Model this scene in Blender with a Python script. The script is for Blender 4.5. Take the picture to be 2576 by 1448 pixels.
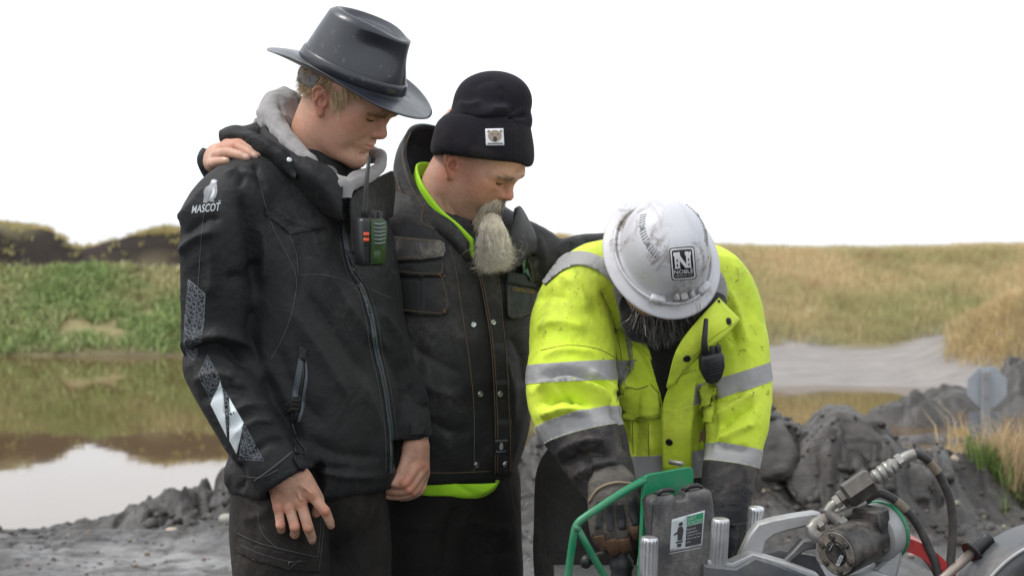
import bpy, bmesh, math, random
import numpy as np
from mathutils import Vector, Matrix
from mathutils.bvhtree import BVHTree

R = math.radians
scene = bpy.context.scene
for _o in list(bpy.data.objects):
    bpy.data.objects.remove(_o, do_unlink=True)
COL = scene.collection

# ------------------------------------------------------------------ camera
FPX = 4300.0            # focal length in units of a 2575 px wide frame
CAM = np.array([0.0, 0.0, 1.42])
TILT = math.atan((724.0 - 600.0) / FPX)
cam_data = bpy.data.cameras.new('camera')
cam = bpy.data.objects.new('camera', cam_data)
COL.objects.link(cam)
cam.location = CAM
cam.rotation_euler = (R(90) - TILT, 0, 0)
cam_data.sensor_width = 36.0
cam_data.lens = 36.0 * FPX / 2575.0
cam_data.clip_start = 0.1
cam_data.clip_end = 2000.0
cam_data.dof.use_dof = True
cam_data.dof.focus_distance = 3.42
cam_data.dof.aperture_fstop = 6.0
scene.camera = cam
scene.render.resolution_x, scene.render.resolution_y = 1024, 575

# ------------------------------------------------------------------ sky and sun (overcast)
SUN_EL, SUN_AZ = 56.0, -98.0      # azimuth: degrees clockwise from +Y (behind the camera, left)
world = bpy.data.worlds.new('World')
scene.world = world
world.use_nodes = True
_nt = world.node_tree
_nt.nodes.clear()
_out = _nt.nodes.new('ShaderNodeOutputWorld')
_bg = _nt.nodes.new('ShaderNodeBackground')
_sky = _nt.nodes.new('ShaderNodeTexSky')
_sky.sky_type = 'NISHITA'
_sky.sun_disc = False
_sky.sun_elevation = R(SUN_EL)
_sky.sun_rotation = R(SUN_AZ)
_sky.dust_density = 4.0
_tc = _nt.nodes.new('ShaderNodeTexCoord')
_mp = _nt.nodes.new('ShaderNodeMapping')
_mp.inputs['Scale'].default_value = (1.0, 1.0, 4.0)
_no = _nt.nodes.new('ShaderNodeTexNoise')
_no.inputs['Scale'].default_value = 2.2
_no.inputs['Detail'].default_value = 5.0
_cr = _nt.nodes.new('ShaderNodeValToRGB')
_cr.color_ramp.elements[0].position = 0.3
_cr.color_ramp.elements[0].color = (8.6, 9.1, 9.7, 1)
_cr.color_ramp.elements[1].position = 0.7
_cr.color_ramp.elements[1].color = (10.7, 10.95, 11.3, 1)
_mx = _nt.nodes.new('ShaderNodeMix')
_mx.data_type = 'RGBA'
_mx.inputs['Factor'].default_value = 0.93       # cloud cover
_nt.links.new(_tc.outputs['Generated'], _mp.inputs['Vector'])
_nt.links.new(_mp.outputs['Vector'], _no.inputs['Vector'])
_nt.links.new(_no.outputs['Fac'], _cr.inputs['Fac'])
_nt.links.new(_sky.outputs['Color'], _mx.inputs[6])
_nt.links.new(_cr.outputs['Color'], _mx.inputs[7])
_nt.links.new(_mx.outputs[2], _bg.inputs['Color'])
_bg.inputs['Strength'].default_value = 0.08
_nt.links.new(_bg.outputs['Background'], _out.inputs['Surface'])

sun_data = bpy.data.lights.new('sun', 'SUN')
sun_data.energy = 1.5
sun_data.angle = R(18)
sun_data.color = (1.0, 0.97, 0.92)
sun = bpy.data.objects.new('sun', sun_data)
COL.objects.link(sun)
_sd = Vector((math.sin(R(SUN_AZ)) * math.cos(R(SUN_EL)), math.cos(R(SUN_AZ)) * math.cos(R(SUN_EL)), math.sin(R(SUN_EL))))
sun.rotation_euler = (-_sd).to_track_quat('-Z', 'Y').to_euler()
sun.location = (0, 0, 30)

scene.view_settings.view_transform = 'Standard'
scene.view_settings.look = 'None'
scene.view_settings.exposure = 0.70
scene.view_settings.gamma = 1.0
scene.view_settings.use_curve_mapping = False
scene.cycles.use_denoising = True
scene.cycles.max_bounces = 8
scene.cycles.transparent_max_bounces = 8
# ------------------------------------------------------------------ picture <-> place
D0 = 3.5                 # distance of the group from the camera
S = D0 / FPX             # metres per frame pixel at that distance
_fw = np.array([0, math.cos(TILT), -math.sin(TILT)])
_up = np.array([0, math.sin(TILT), math.cos(TILT)])
_rt = np.array([1.0, 0, 0])

def ray(u, v):
    return _fw + _rt * ((u - 1287.5) / FPX) + _up * ((724.0 - v) / FPX)

def PD(u, v, d):         # the point at distance d (along Y) seen at u, v
    r = ray(u, v)
    return CAM + r * (d / r[1])

def P(u, v, w=0.0):      # the same, distance given in pixels from the group's plane
    return PD(u, v, D0 + w * S)

def PL(pts):
    return [P(*p) for p in pts]

def project(co):
    q = co - CAM
    z = q @ _fw
    return 1287.5 + (q @ _rt) / z * FPX, 724.0 - (q @ _up) / z * FPX

WATER = -0.45            # level of the pond; the men stand at 0

# ------------------------------------------------------------------ noise
def _hash(i, j, k, seed):
    n = (i.astype(np.int64) * 374761393 + j.astype(np.int64) * 668265263 + k.astype(np.int64) * 2147483647 + seed * 974711) & 0xFFFFFFFF
    n = ((n ^ (n >> 13)) * 1274126177) & 0xFFFFFFFF
    n = n ^ (n >> 16)
    return (n & 0xFFFF).astype(np.float32) / 32767.5 - 1.0

def noise3(p, seed=0):
    p = np.asarray(p, dtype=np.float64)
    f = np.floor(p)
    t = (p - f)
    t = t * t * (3 - 2 * t)
    i, j, k = f[:, 0], f[:, 1], f[:, 2]
    r = 0
    for dx in (0, 1):
        wx = t[:, 0] if dx else 1 - t[:, 0]
        for dy in (0, 1):
            wy = t[:, 1] if dy else 1 - t[:, 1]
            for dz in (0, 1):
                wz = t[:, 2] if dz else 1 - t[:, 2]
                r = r + wx * wy * wz * _hash(i + dx, j + dy, k + dz, seed)
    return r

def fbm(p, octaves=4, seed=0, gain=0.5):
    p = np.asarray(p, dtype=np.float64)
    a, s, r = 1.0, 0.0, 0
    for o in range(octaves):
        r = r + a * noise3(p * (2.03 ** o), seed + o * 17)
        s += a
        a *= gain
    return r / s

# ------------------------------------------------------------------ objects
def tag(o, label=None, cat=None, group=None, kind=None):
    if label: o['label'] = label
    if cat: o['category'] = cat
    if group: o['group'] = group
    if kind: o['kind'] = kind
    return o

def link(name, mesh, mat=None, parent=None):
    o = bpy.data.objects.new(name, mesh)
    COL.objects.link(o)
    if mat is not None and mesh is not None:
        if isinstance(mat, (list, tuple)):
            for m in mat: mesh.materials.append(m)
        else:
            mesh.materials.append(mat)
    if parent is not None:
        o.parent = parent
        o.matrix_parent_inverse = parent.matrix_basis.inverted()
    return o

def empty(name, loc, label=None, cat=None, group=None):
    o = bpy.data.objects.new(name, None)
    COL.objects.link(o)
    o.empty_display_size = 0.1
    o.location = Vector([float(c) for c in loc])
    tag(o, label, cat, group)
    return o

def mesh_np(name, co, faces, smooth=True):
    """co (n,3); faces: array (m,3|4) or list of arrays."""
    me = bpy.data.meshes.new(name)
    fl = faces if isinstance(faces, list) else [faces]
    fl = [np.asarray(f, dtype=np.int32) for f in fl if len(f)]
    nl = sum(f.size for f in fl)
    nf = sum(len(f) for f in fl)
    me.vertices.add(len(co))
    me.vertices.foreach_set('co', np.ascontiguousarray(co, dtype=np.float32).ravel())
    me.loops.add(nl)
    me.loops.foreach_set('vertex_index', np.concatenate([f.ravel() for f in fl]))
    me.polygons.add(nf)
    tot = np.concatenate([np.full(len(f), f.shape[1], dtype=np.int32) for f in fl])
    st = np.concatenate([[0], np.cumsum(tot)[:-1]]).astype(np.int32)
    me.polygons.foreach_set('loop_start', st)
    me.polygons.foreach_set('loop_total', tot)
    if smooth:
        me.polygons.foreach_set('use_smooth', np.ones(nf, dtype=bool))
    me.update(calc_edges=True)
    me.validate()
    return me

def attr(me, name, vals):
    a = me.attributes.new(name, 'FLOAT', 'POINT')
    a.data.foreach_set('value', np.ascontiguousarray(vals, dtype=np.float32))

def attr_col(me, name, cols):
    a = me.attributes.new(name, 'FLOAT_COLOR', 'POINT')
    c = np.ones((len(cols), 4), dtype=np.float32)
    c[:, :3] = cols
    a.data.foreach_set('color', c.ravel())

# ------------------------------------------------------------------ signed distance volumes -> one continuous mesh
BIG = 0.2
def catmull(pts, rads, n=6):
    pts = np.asarray(pts, float); rads = np.asarray(rads, float)
    if len(pts) < 3:
        t = np.linspace(0, 1, n + 1)[:, None]
        return pts[0] * (1 - t) + pts[1] * t, (rads[0] * (1 - t[:, 0]) + rads[1] * t[:, 0])
    q = np.concatenate([[2 * pts[0] - pts[1]], pts, [2 * pts[-1] - pts[-2]]])
    rr = np.concatenate([[rads[0]], rads, [rads[-1]]])
    o, ro = [], []
    for i in range(1, len(q) - 2):
        for s in range(n):
            t = s / n
            a = 2 * q[i]; b = q[i + 1] - q[i - 1]
            c = 2 * q[i - 1] - 5 * q[i] + 4 * q[i + 1] - q[i + 2]
            d = -q[i - 1] + 3 * q[i] - 3 * q[i + 1] + q[i + 2]
            o.append(0.5 * (a + b * t + c * t * t + d * t ** 3))
            ts = t * t * (3 - 2 * t)
            ro.append(rr[i] * (1 - ts) + rr[i + 1] * ts)
    o.append(q[-2]); ro.append(rr[-2])
    return np.array(o), np.array(ro)

class Vol:
    def __init__(self, lo, hi, h):
        self.lo = np.asarray(lo, float); self.h = h
        self.n = np.ceil((np.asarray(hi, float) - self.lo) / h).astype(int) + 1
        self.v = np.full(tuple(self.n), BIG, dtype=np.float32)
        self.ax = [(self.lo[i] + h * np.arange(self.n[i])).astype(np.float32) for i in range(3)]
    def box(self, lo, hi):
        a = np.clip(np.floor((np.asarray(lo) - self.lo) / self.h).astype(int), 0, self.n)
        b = np.clip(np.ceil((np.asarray(hi) - self.lo) / self.h).astype(int) + 1, 0, self.n)
        return a, b
    def apply(self, lo, hi, fn, k=0.0, mode='u'):
        pad = max(k, 0.0) + 3 * self.h
        a, b = self.box(np.asarray(lo) - pad, np.asarray(hi) + pad)
        if np.any(b <= a): return self
        sl = tuple(slice(a[i], b[i]) for i in range(3))
        X = self.ax[0][sl[0]][:, None, None]; Y = self.ax[1][sl[1]][None, :, None]; Z = self.ax[2][sl[2]][None, None, :]
        d = fn(X, Y, Z).astype(np.float32)
        v = self.v[sl]
        if mode == 'u':
            r = np.minimum(v, d)
            if k > 0:
                hh = np.maximum(k - np.abs(v - d), 0) / k
                r = r - hh * hh * (k * 0.25)
        elif mode == 's':
            r = np.maximum(v, -d)
            if k > 0:
                hh = np.maximum(k - np.abs(v + d), 0) / k
                r = r + hh * hh * (k * 0.25)
        else:
            r = np.maximum(v, d)
        self.v[sl] = r
        return self
    def ell(self, c, r, k=0.01, mode='u', M=None):
        c = np.asarray(c, float); r = np.asarray(r, float) * np.ones(3)
        m = float(r.max())
        def fn(X, Y, Z):
            x, y, z = X - c[0], Y - c[1], Z - c[2]
            if M is not None:
                x, y, z = [M[0][i] * x + M[1][i] * y + M[2][i] * z for i in range(3)]
            k0 = np.sqrt((x / r[0]) ** 2 + (y / r[1]) ** 2 + (z / r[2]) ** 2)
            k1 = np.sqrt((x / r[0] ** 2) ** 2 + (y / r[1] ** 2) ** 2 + (z / r[2] ** 2) ** 2) + 1e-9
            return k0 * (k0 - 1) / k1
        return self.apply(c - m, c + m, fn, k, mode)
    def tube(self, pts, rads, k=0.01, mode='u', n=5, flat=None, inner=None):
        """round-cone chain; flat=(dir, ratio) squashes the section along dir."""
        p, r = catmull(pts, rads, n)
        pad = r.max() * (1.0 if flat is None else max(1.0, flat[1]))
        lo, hi = p.min(0) - pad, p.max(0) + pad
        def fn(X, Y, Z):
            best = None
            for i in range(len(p) - 1):
                a, b = p[i], p[i + 1]
                ba = b - a
                L = float(ba @ ba) + 1e-12
                x, y, z = X - a[0], Y - a[1], Z - a[2]
                t = np.clip((x * ba[0] + y * ba[1] + z * ba[2]) / L, 0, 1)
                x, y, z = x - t * ba[0], y - t * ba[1], z - t * ba[2]
                if flat is None:
                    d = np.sqrt(x * x + y * y + z * z) - (r[i] + (r[i + 1] - r[i]) * t)
                else:
                    e, q = flat
                    s = x * e[0] + y * e[1] + z * e[2]
                    g = s * s * (1 / q ** 2 - 1)
                    d = np.sqrt(np.maximum(x * x + y * y + z * z + g, 0)) - (r[i] + (r[i + 1] - r[i]) * t)
                    if q < 1: d = d * q
                best = d if best is None else np.minimum(best, d)
            return best
        return self.apply(lo, hi, fn, k, mode)
    def loft(self, secs, k=0.01, mode='u', M=None, o=(0, 0, 0), rnd=0.02):
        """secs: (t, cx, cy, a, b, yaw_deg, expo) along local z; M columns = local axes in world, o origin."""
        secs = sorted(secs)
        A = np.array([[float(q) for q in s] for s in secs])
        o = np.asarray(o, float)
        Mx = np.eye(3) if M is None else np.asarray(M, float)
        m = max(A[:, 3].max(), A[:, 4].max())
        pts = []
        for s in A:
            for sx in (-1, 1):
                for sy in (-1, 1):
                    pts.append(o + Mx @ np.array([s[1] + sx * m, s[2] + sy * m, s[0]]))
        pts = np.array(pts)
        tt = np.linspace(A[0, 0], A[-1, 0], 160)
        # smooth (monotone-ish) interpolation of the section table
        C = []
        for c in range(1, 7):
            y = A[:, c]; x = A[:, 0]
            mk = np.gradient(y, x) if len(x) > 2 else np.full(len(x), (y[-1] - y[0]) / (x[-1] - x[0]))
            i = np.clip(np.searchsorted(x, tt) - 1, 0, len(x) - 2)
            hh = x[i + 1] - x[i]; u = (tt - x[i]) / hh
            C.append((2 * u ** 3 - 3 * u ** 2 + 1) * y[i] + (u ** 3 - 2 * u ** 2 + u) * hh * mk[i] + (-2 * u ** 3 + 3 * u ** 2) * y[i + 1] + (u ** 3 - u ** 2) * hh * mk[i + 1])
        def fn(X, Y, Z):
            x, y, z = X - o[0], Y - o[1], Z - o[2]
            lx = Mx[0, 0] * x + Mx[1, 0] * y + Mx[2, 0] * z
            ly = Mx[0, 1] * x + Mx[1, 1] * y + Mx[2, 1] * z
            lz = Mx[0, 2] * x + Mx[1, 2] * y + Mx[2, 2] * z
            f = lambda c: np.interp(lz, tt, C[c]).astype(np.float32)
            cx, cy, a, b, yw, ex = [f(c) for c in range(6)]
            px, py = lx - cx, ly - cy
            cs, sn = np.cos(np.radians(yw)), np.sin(np.radians(yw))
            qx, qy = px * cs + py * sn, -px * sn + py * cs
            d = ((np.abs(qx / a) ** ex + np.abs(qy / b) ** ex) ** (1 / ex) - 1) * np.minimum(a, b)
            e = np.maximum(lz - A[-1, 0], A[0, 0] - lz)
            # rounded cap
            q1 = np.maximum(d + rnd, 0); q2 = np.maximum(e + rnd, 0)
            return np.minimum(np.maximum(d + rnd, e + rnd), 0) + np.sqrt(q1 * q1 + q2 * q2) - rnd
        return self.apply(pts.min(0), pts.max(0), fn, k, mode)
    def cut(self, c, n, k=0.0):
        """remove everything on the side n points to."""
        c = np.asarray(c, float); n = np.asarray(n, float); n = n / np.linalg.norm(n)
        lo = self.lo; hi = self.lo + self.h * (self.n - 1)
        return self.apply(lo, hi, lambda X, Y, Z: -((X - c[0]) * n[0] + (Y - c[1]) * n[1] + (Z - c[2]) * n[2]), k, 's')
    def trim(self, p, d, rad, k=0.002):
        """square off a sleeve end: cut beyond the plane (p, d) within rad."""
        p = np.asarray(p, float); d = np.asarray(d, float); d = d / np.linalg.norm(d)
        def fn(X, Y, Z):
            x, y, z = X - p[0], Y - p[1], Z - p[2]
            return np.maximum(-(x * d[0] + y * d[1] + z * d[2]), np.sqrt(x * x + y * y + z * z) - rad)
        return self.apply(p - rad, p + rad, fn, k, 's')
    def shell(self, t):
        """hollow the solid: wall of thickness t inside the surface."""
        self.v = np.maximum(self.v, -(self.v + t))
        return self
    def nets(self):
        v = self.v; ins = v < 0
        nx, ny, nz = v.shape
        s = np.zeros((nx - 1, ny - 1, nz - 1), dtype=np.int8)
        for dx in (0, 1):
            for dy in (0, 1):
                for dz in (0, 1):
                    s += ins[dx:nx - 1 + dx, dy:ny - 1 + dy, dz:nz - 1 + dz]
        act = (s > 0) & (s < 8)
        I, J, K = np.nonzero(act)
        idx = np.full(act.shape, -1, dtype=np.int32)
        idx[I, J, K] = np.arange(len(I))
        acc = np.zeros((len(I), 3)); cnt = np.zeros(len(I))
        cor = [(0, 0, 0), (1, 0, 0), (0, 1, 0), (1, 1, 0), (0, 0, 1), (1, 0, 1), (0, 1, 1), (1, 1, 1)]
        for a in range(8):
            for b in range(a + 1, 8):
                A, B = cor[a], cor[b]
                if sum(abs(A[i] - B[i]) for i in range(3)) != 1: continue
                va = v[I + A[0], J + A[1], K + A[2]].astype(np.float64); vb = v[I + B[0], J + B[1], K + B[2]].astype(np.float64)
                m = (va < 0) != (vb < 0)
                t = np.where(m, va / np.where(m, va - vb, 1), 0)
                for i in range(3):
                    acc[:, i] += np.where(m, A[i] + (B[i] - A[i]) * t, 0)
                cnt += m
        co = acc / cnt[:, None] + np.stack([I, J, K], 1)
        co = self.lo + co * self.h
        F = []
        for ax in range(3):
            a0 = [slice(None)] * 3; a1 = [slice(None)] * 3
            a0[ax] = slice(0, -1); a1[ax] = slice(1, None)
            d = ins[tuple(a0)] != ins[tuple(a1)]
            o1, o2 = (ax + 1) % 3, (ax + 2) % 3
            sl = [slice(None)] * 3; sl[o1] = slice(1, -1); sl[o2] = slice(1, -1)
            e = np.stack(np.nonzero(d[tuple(sl)]), 1)
            if not len(e): continue
            e[:, o1] += 1; e[:, o2] += 1
            st = ins[e[:, 0], e[:, 1], e[:, 2]]
            q = []
            for (p1, p2) in ((-1, -1), (0, -1), (0, 0), (-1, 0)):
                c = e.copy(); c[:, o1] += p1; c[:, o2] += p2
                q.append(idx[c[:, 0], c[:, 1], c[:, 2]])
            q = np.stack(q, 1)
            q[~st] = q[~st][:, ::-1]
            q = q[(q >= 0).all(1)]
            F.append(q)
        return co, np.concatenate(F)

def relax(co, faces, it=2, lam=0.5):
    e = np.concatenate([faces[:, [i, (i + 1) % faces.shape[1]]] for i in range(faces.shape[1])])
    for _ in range(it):
        acc = np.zeros_like(co); cnt = np.zeros(len(co))
        for c in range(3):
            acc[:, c] = np.bincount(e[:, 0], co[e[:, 1], c], len(co)) + np.bincount(e[:, 1], co[e[:, 0], c], len(co))
        cnt = np.bincount(e[:, 0], minlength=len(co)) + np.bincount(e[:, 1], minlength=len(co))
        co = co * (1 - lam) + lam * acc / np.maximum(cnt, 1)[:, None]
    return co

def vnormals(co, faces):
    a, b, c = co[faces[:, 0]], co[faces[:, 1]], co[faces[:, 2]]
    n = np.cross(b - a, c - a)
    if faces.shape[1] == 4:
        n = n + np.cross(c - a, co[faces[:, 3]] - a)
    out = np.zeros_like(co)
    for k in range(faces.shape[1]):
        for c_ in range(3):
            out[:, c_] += np.bincount(faces[:, k], n[:, c_], len(co))
    return out / (np.linalg.norm(out, axis=1)[:, None] + 1e-12)

def poly_dist(px, py, line):
    """distance to a polyline and the position (0..1) along it, in frame pixels."""
    line = np.asarray(line, float)
    seg = np.linalg.norm(line[1:] - line[:-1], axis=1)
    tot = seg.sum(); best = np.full(px.shape, 1e9); pos = np.zeros(px.shape); side = np.zeros(px.shape); run = 0
    for i in range(len(seg)):
        a, b = line[i], line[i + 1]
        dx, dy = (b - a) / max(seg[i], 1e-9)
        t = np.clip((px - a[0]) * dx + (py - a[1]) * dy, 0, seg[i])
        ex, ey = px - a[0] - t * dx, py - a[1] - t * dy
        d = np.hypot(ex, ey)
        m = d < best
        best = np.where(m, d, best); pos = np.where(m, (run + t) / tot, pos); side = np.where(m, np.sign(dx * ey - dy * ex), side)
        run += seg[i]
    return best, pos, side

def smooth_line(pts, n=6):
    p = np.array([(q[0], q[1], 0) for q in pts], float)
    c, _ = catmull(p, np.ones(len(p)), n)
    return c[:, :2]

def folds(co, faces, strokes, front=True):
    """push cloth folds into a mesh: strokes = (line, width_px, height_px[, skew])."""
    n = vnormals(co, faces)
    u, v = project(co)
    view = CAM - co
    view /= np.linalg.norm(view, axis=1)[:, None]
    face = np.clip((n * view).sum(1) * 2.5 + 0.15, 0, 1) if front else np.ones(len(co))
    disp = np.zeros(len(co))
    for st in strokes:
        line, w, h = smooth_line(st[0]), st[1], st[2]
        skew = st[3] if len(st) > 3 else 0.0
        lo, hi = line.min(0) - 3 * w, line.max(0) + 3 * w
        m = (u > lo[0]) & (u < hi[0]) & (v > lo[1]) & (v < hi[1]) & (face > 0)
        if not m.any(): continue
        d, t, sd = poly_dist(u[m], v[m], line)
        ww = w * (1 + skew * sd)
        tp = np.clip(np.minimum(t, 1 - t) * 5, 0, 1)
        tp = tp * tp * (3 - 2 * tp)
        disp[m] += h * (0.5 * np.exp(-(d / ww) ** 2) + 0.5 * np.exp(-1.7 * d / ww)) * (0.12 + 0.88 * tp)
    return co + n * (disp * face * S)[:, None]

def cloth_noise(co, faces, amp=4.0, scale=6.0, stretch=(1, 1, 1), seed=3, ridged=True):
    n = vnormals(co, faces)
    f = fbm(co * scale * np.asarray(stretch), 3, seed)
    if ridged:
        f = 0.5 - np.abs(f) * 2.0
    return co + n * (f * amp * S)[:, None]

class Surf:
    """a built mesh that other pieces can be laid on."""
    def __init__(self, co, faces):
        self.bvh = BVHTree.FromPolygons([tuple(c) for c in co.tolist()], faces.tolist())
    def hit(self, u, v):
        d = Vector(ray(u, v)).normalized()
        return self.bvh.ray_cast(Vector(CAM), d)[:2]
    def on(self, u, v, off=0.0):
        p, n = self.hit(u, v)
        if p is None:
            best = None                      # slipped off the edge: nearest surface point
            r = Vector(ray(u, v)).normalized()
            for d in np.linspace(D0 - 0.5, D0 + 0.5, 21):
                q, nn, _, dist = self.bvh.find_nearest(Vector(CAM) + r * float(d))
                if q is not None and (best is None or dist < best[2]): best = (q, nn, dist)
            p, n = best[0], best[1]
        return np.array(p + n * off), np.array(n)

class MB:
    """collects pieces of ONE mesh."""
    def __init__(self):
        self.co = []; self.f = []; self.n = 0
    def add(self, co, faces):
        co = np.asarray(co, float)
        self.co.append(co)
        for f in faces: self.f.append([int(i) + self.n for i in f])
        self.n += len(co)
        return self
    def box(self, c, size, M=None, bev=0.0):
        c = np.asarray(c, float); h = np.asarray(size, float) / 2
        M = np.eye(3) if M is None else np.asarray(M, float)
        bev = min(bev, h.min() * 0.98)
        if bev <= 0:
            v = np.array([[sx, sy, sz] for sx in (-1, 1) for sy in (-1, 1) for sz in (-1, 1)]) * h
            f = [(0, 1, 3, 2), (4, 6, 7, 5), (0, 4, 5, 1), (2, 3, 7, 6), (0, 2, 6, 4), (1, 5, 7, 3)]
        else:
            v = []
            for sx in (-1, 1):
                for sy in (-1, 1):
                    for sz in (-1, 1):
                        s = np.array([sx, sy, sz]) * h
                        for a in range(3):
                            q = s.copy() - np.array([sx, sy, sz]) * bev
                            q[a] = s[a]
                            v.append(q)
            v = np.array(v)
            bm = bmesh.new()
            for q in v: bm.verts.new(q)
            r = bmesh.ops.convex_hull(bm, input=bm.verts)
            bm.verts.index_update()
            v = np.array([q.co[:] for q in bm.verts])
            f = [[q.index for q in fc.verts] for fc in bm.faces]
            bm.free()
        return self.add(c + v @ M.T, f)
    def tube(self, pts, rads, seg=12, caps=True, closed=False):
        pts = np.asarray(pts, float); rads = np.asarray(rads, float) * np.ones(len(pts))
        n = len(pts)
        tan = np.gradient(pts, axis=0) if not closed else (np.roll(pts, -1, 0) - np.roll(pts, 1, 0))
        tan /= np.linalg.norm(tan, axis=1)[:, None] + 1e-12
        ref = np.array([0, 0, 1.0]) if abs(tan[0][2]) < 0.9 else np.array([1.0, 0, 0])
        e1 = np.cross(tan[0], ref); e1 /= np.linalg.norm(e1)
        v = []
        for i in range(n):
            e1 = e1 - tan[i] * (e1 @ tan[i]); e1 /= np.linalg.norm(e1) + 1e-12
            e2 = np.cross(tan[i], e1)
            for k in range(seg):
                a = 2 * math.pi * k / seg
                v.append(pts[i] + rads[i] * (math.cos(a) * e1 + math.sin(a) * e2))
        f = []
        for i in range(n - (0 if closed else 1)):
            j = (i + 1) % n
            for k in range(seg):
                l = (k + 1) % seg
                f.append((i * seg + k, i * seg + l, j * seg + l, j * seg + k))
        if caps and not closed:
            f.append(list(range(seg))[::-1]); f.append([(n - 1) * seg + k for k in range(seg)])
        return self.add(np.array(v), f)
    def lathe(self, prof, c, axis=(0, 0, 1), seg=32, wob=None, caps=False):
        """prof: (radius, height) pairs along axis."""
        a = np.asarray(axis, float); a = a / np.linalg.norm(a)
        ref = np.array([0, 0, 1.0]) if abs(a[2]) < 0.9 else np.array([1.0, 0, 0])
        e1 = np.cross(ref, a); e1 /= np.linalg.norm(e1); e2 = np.cross(a, e1)
        c = np.asarray(c, float); v = []; f = []
        for i, (r, h) in enumerate(prof):
            for k in range(seg):
                t = 2 * math.pi * k / seg
                rr = r if wob is None else r + wob(t, i)
                v.append(c + a * h + rr * (math.cos(t) * e1 + math.sin(t) * e2))
        for i in range(len(prof) - 1):
            for k in range(seg):
                l = (k + 1) % seg
                f.append((i * seg + k, i * seg + l, (i + 1) * seg + l, (i + 1) * seg + k))
        if caps:
            f.append(list(range(seg))[::-1]); f.append([(len(prof) - 1) * seg + k for k in range(seg)])
        return self.add(np.array(v), f)
    def prism(self, poly, M, o, depth, bev=0.0):
        """poly in local x,y; extruded +-depth/2 along local z; M columns local axes."""
        poly = [np.asarray(p, float) for p in poly]
        n = len(poly); M = np.asarray(M, float); o = np.asarray(o, float)
        ctr = sum(poly) / n
        rings = [(1, depth / 2)] if bev <= 0 else [(0, depth / 2 - bev), (1, depth / 2)]
        v = []
        lay = [(-depth / 2, bev), (-depth / 2 + bev, 0), (depth / 2 - bev, 0), (depth / 2, bev)] if bev > 0 else [(-depth / 2, 0), (depth / 2, 0)]
        # inset by moving vertices along averaged edge normals
        ins = []
        area = sum(poly[i][0] * poly[(i + 1) % n][1] - poly[(i + 1) % n][0] * poly[i][1] for i in range(n))
        sg = 1 if area > 0 else -1
        for i in range(n):
            e0 = poly[i] - poly[i - 1]; e1 = poly[(i + 1) % n] - poly[i]
            n0 = np.array([-e0[1], e0[0]]) / (np.linalg.norm(e0) + 1e-12); n1 = np.array([-e1[1], e1[0]]) / (np.linalg.norm(e1) + 1e-12)
            m = n0 + n1; m = m / max(float(m @ m) / 2, 0.5)
            ins.append(m * sg)
        for z, b in lay:
            for i in range(n):
                q = poly[i] + ins[i] * b
                v.append(o + M @ np.array([q[0], q[1], z]))
        f = []
        for l in range(len(lay) - 1):
            for i in range(n):
                j = (i + 1) % n
                f.append((l * n + i, l * n + j, (l + 1) * n + j, (l + 1) * n + i) if sg > 0 else (l * n + j, l * n + i, (l + 1) * n + i, (l + 1) * n + j))
        a = list(range(n)); b = [(len(lay) - 1) * n + i for i in range(n)]
        f.append(a[::-1] if sg > 0 else a); f.append(b if sg > 0 else b[::-1])
        return self.add(np.array(v), f)
    def build(self, name, mat=None, parent=None, smooth=True, angle=None):
        me = bpy.data.meshes.new(name)
        co = np.concatenate(self.co)
        me.from_pydata(co.tolist(), [], self.f)
        bm = bmesh.new(); bm.from_mesh(me)
        bmesh.ops.recalc_face_normals(bm, faces=bm.faces)
        if smooth:
            for f in bm.faces: f.smooth = True
            if angle is not None:
                for e in bm.edges:
                    if len(e.link_faces) == 2 and e.calc_face_angle(0) > R(angle): e.smooth = False
        bm.to_mesh(me); bm.free()
        return link(name, me, mat, parent)

def grid_clip(poly, step):
    """polygon (u,v) -> (points, faces) cut on a grid so that it can follow a surface."""
    bm = bmesh.new()
    vs = [bm.verts.new((p[0], p[1], 0)) for p in poly]
    f = bm.faces.new(vs)
    bmesh.ops.triangulate(bm, faces=[f])
    a = np.asarray(poly, float)
    for ax in (0, 1):
        lo, hi = a[:, ax].min(), a[:, ax].max()
        x = math.floor(lo / step) * step + step
        while x < hi:
            c = [0, 0, 0]; c[ax] = x; nn = [0, 0, 0]; nn[ax] = 1
            bmesh.ops.bisect_plane(bm, geom=bm.verts[:] + bm.edges[:] + bm.faces[:], plane_co=c, plane_no=nn)
            x += step
    bm.verts.index_update()
    co = np.array([v.co[:2] for v in bm.verts]); fc = [[v.index for v in f.verts] for f in bm.faces]
    bm.free()
    return co, fc

def decal(name, polys, surf, mat, parent, off=0.0012, step=9.0, skirt=True):
    """flat pieces (print, patches, tape) lying on a surface; polys in frame pixels."""
    bm = bmesh.new()
    for poly in polys:
        co, fc = grid_clip(poly, step)
        vs = [bm.verts.new(surf.on(float(a), float(b), off)[0]) for a, b in co]
        for f in fc:
            try: bm.faces.new([vs[i] for i in f])
            except ValueError: pass
    for f in bm.faces:
        f.smooth = True
        f.normal_update()
        c = f.calc_center_median()
        if f.normal.dot(Vector(CAM) - c) < 0: f.normal_flip()
    if skirt and off > 0.0009:
        be = [e for e in bm.edges if len(e.link_faces) == 1]
        r = bmesh.ops.extrude_edge_only(bm, edges=be)
        for v in [g for g in r['geom'] if isinstance(g, bmesh.types.BMVert)]:
            d = (v.co - Vector(CAM)).normalized()
            v.co += d * (off * 1.6)
    me = bpy.data.meshes.new(name)
    bm.to_mesh(me); bm.free()
    return link(name, me, mat, parent)

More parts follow.
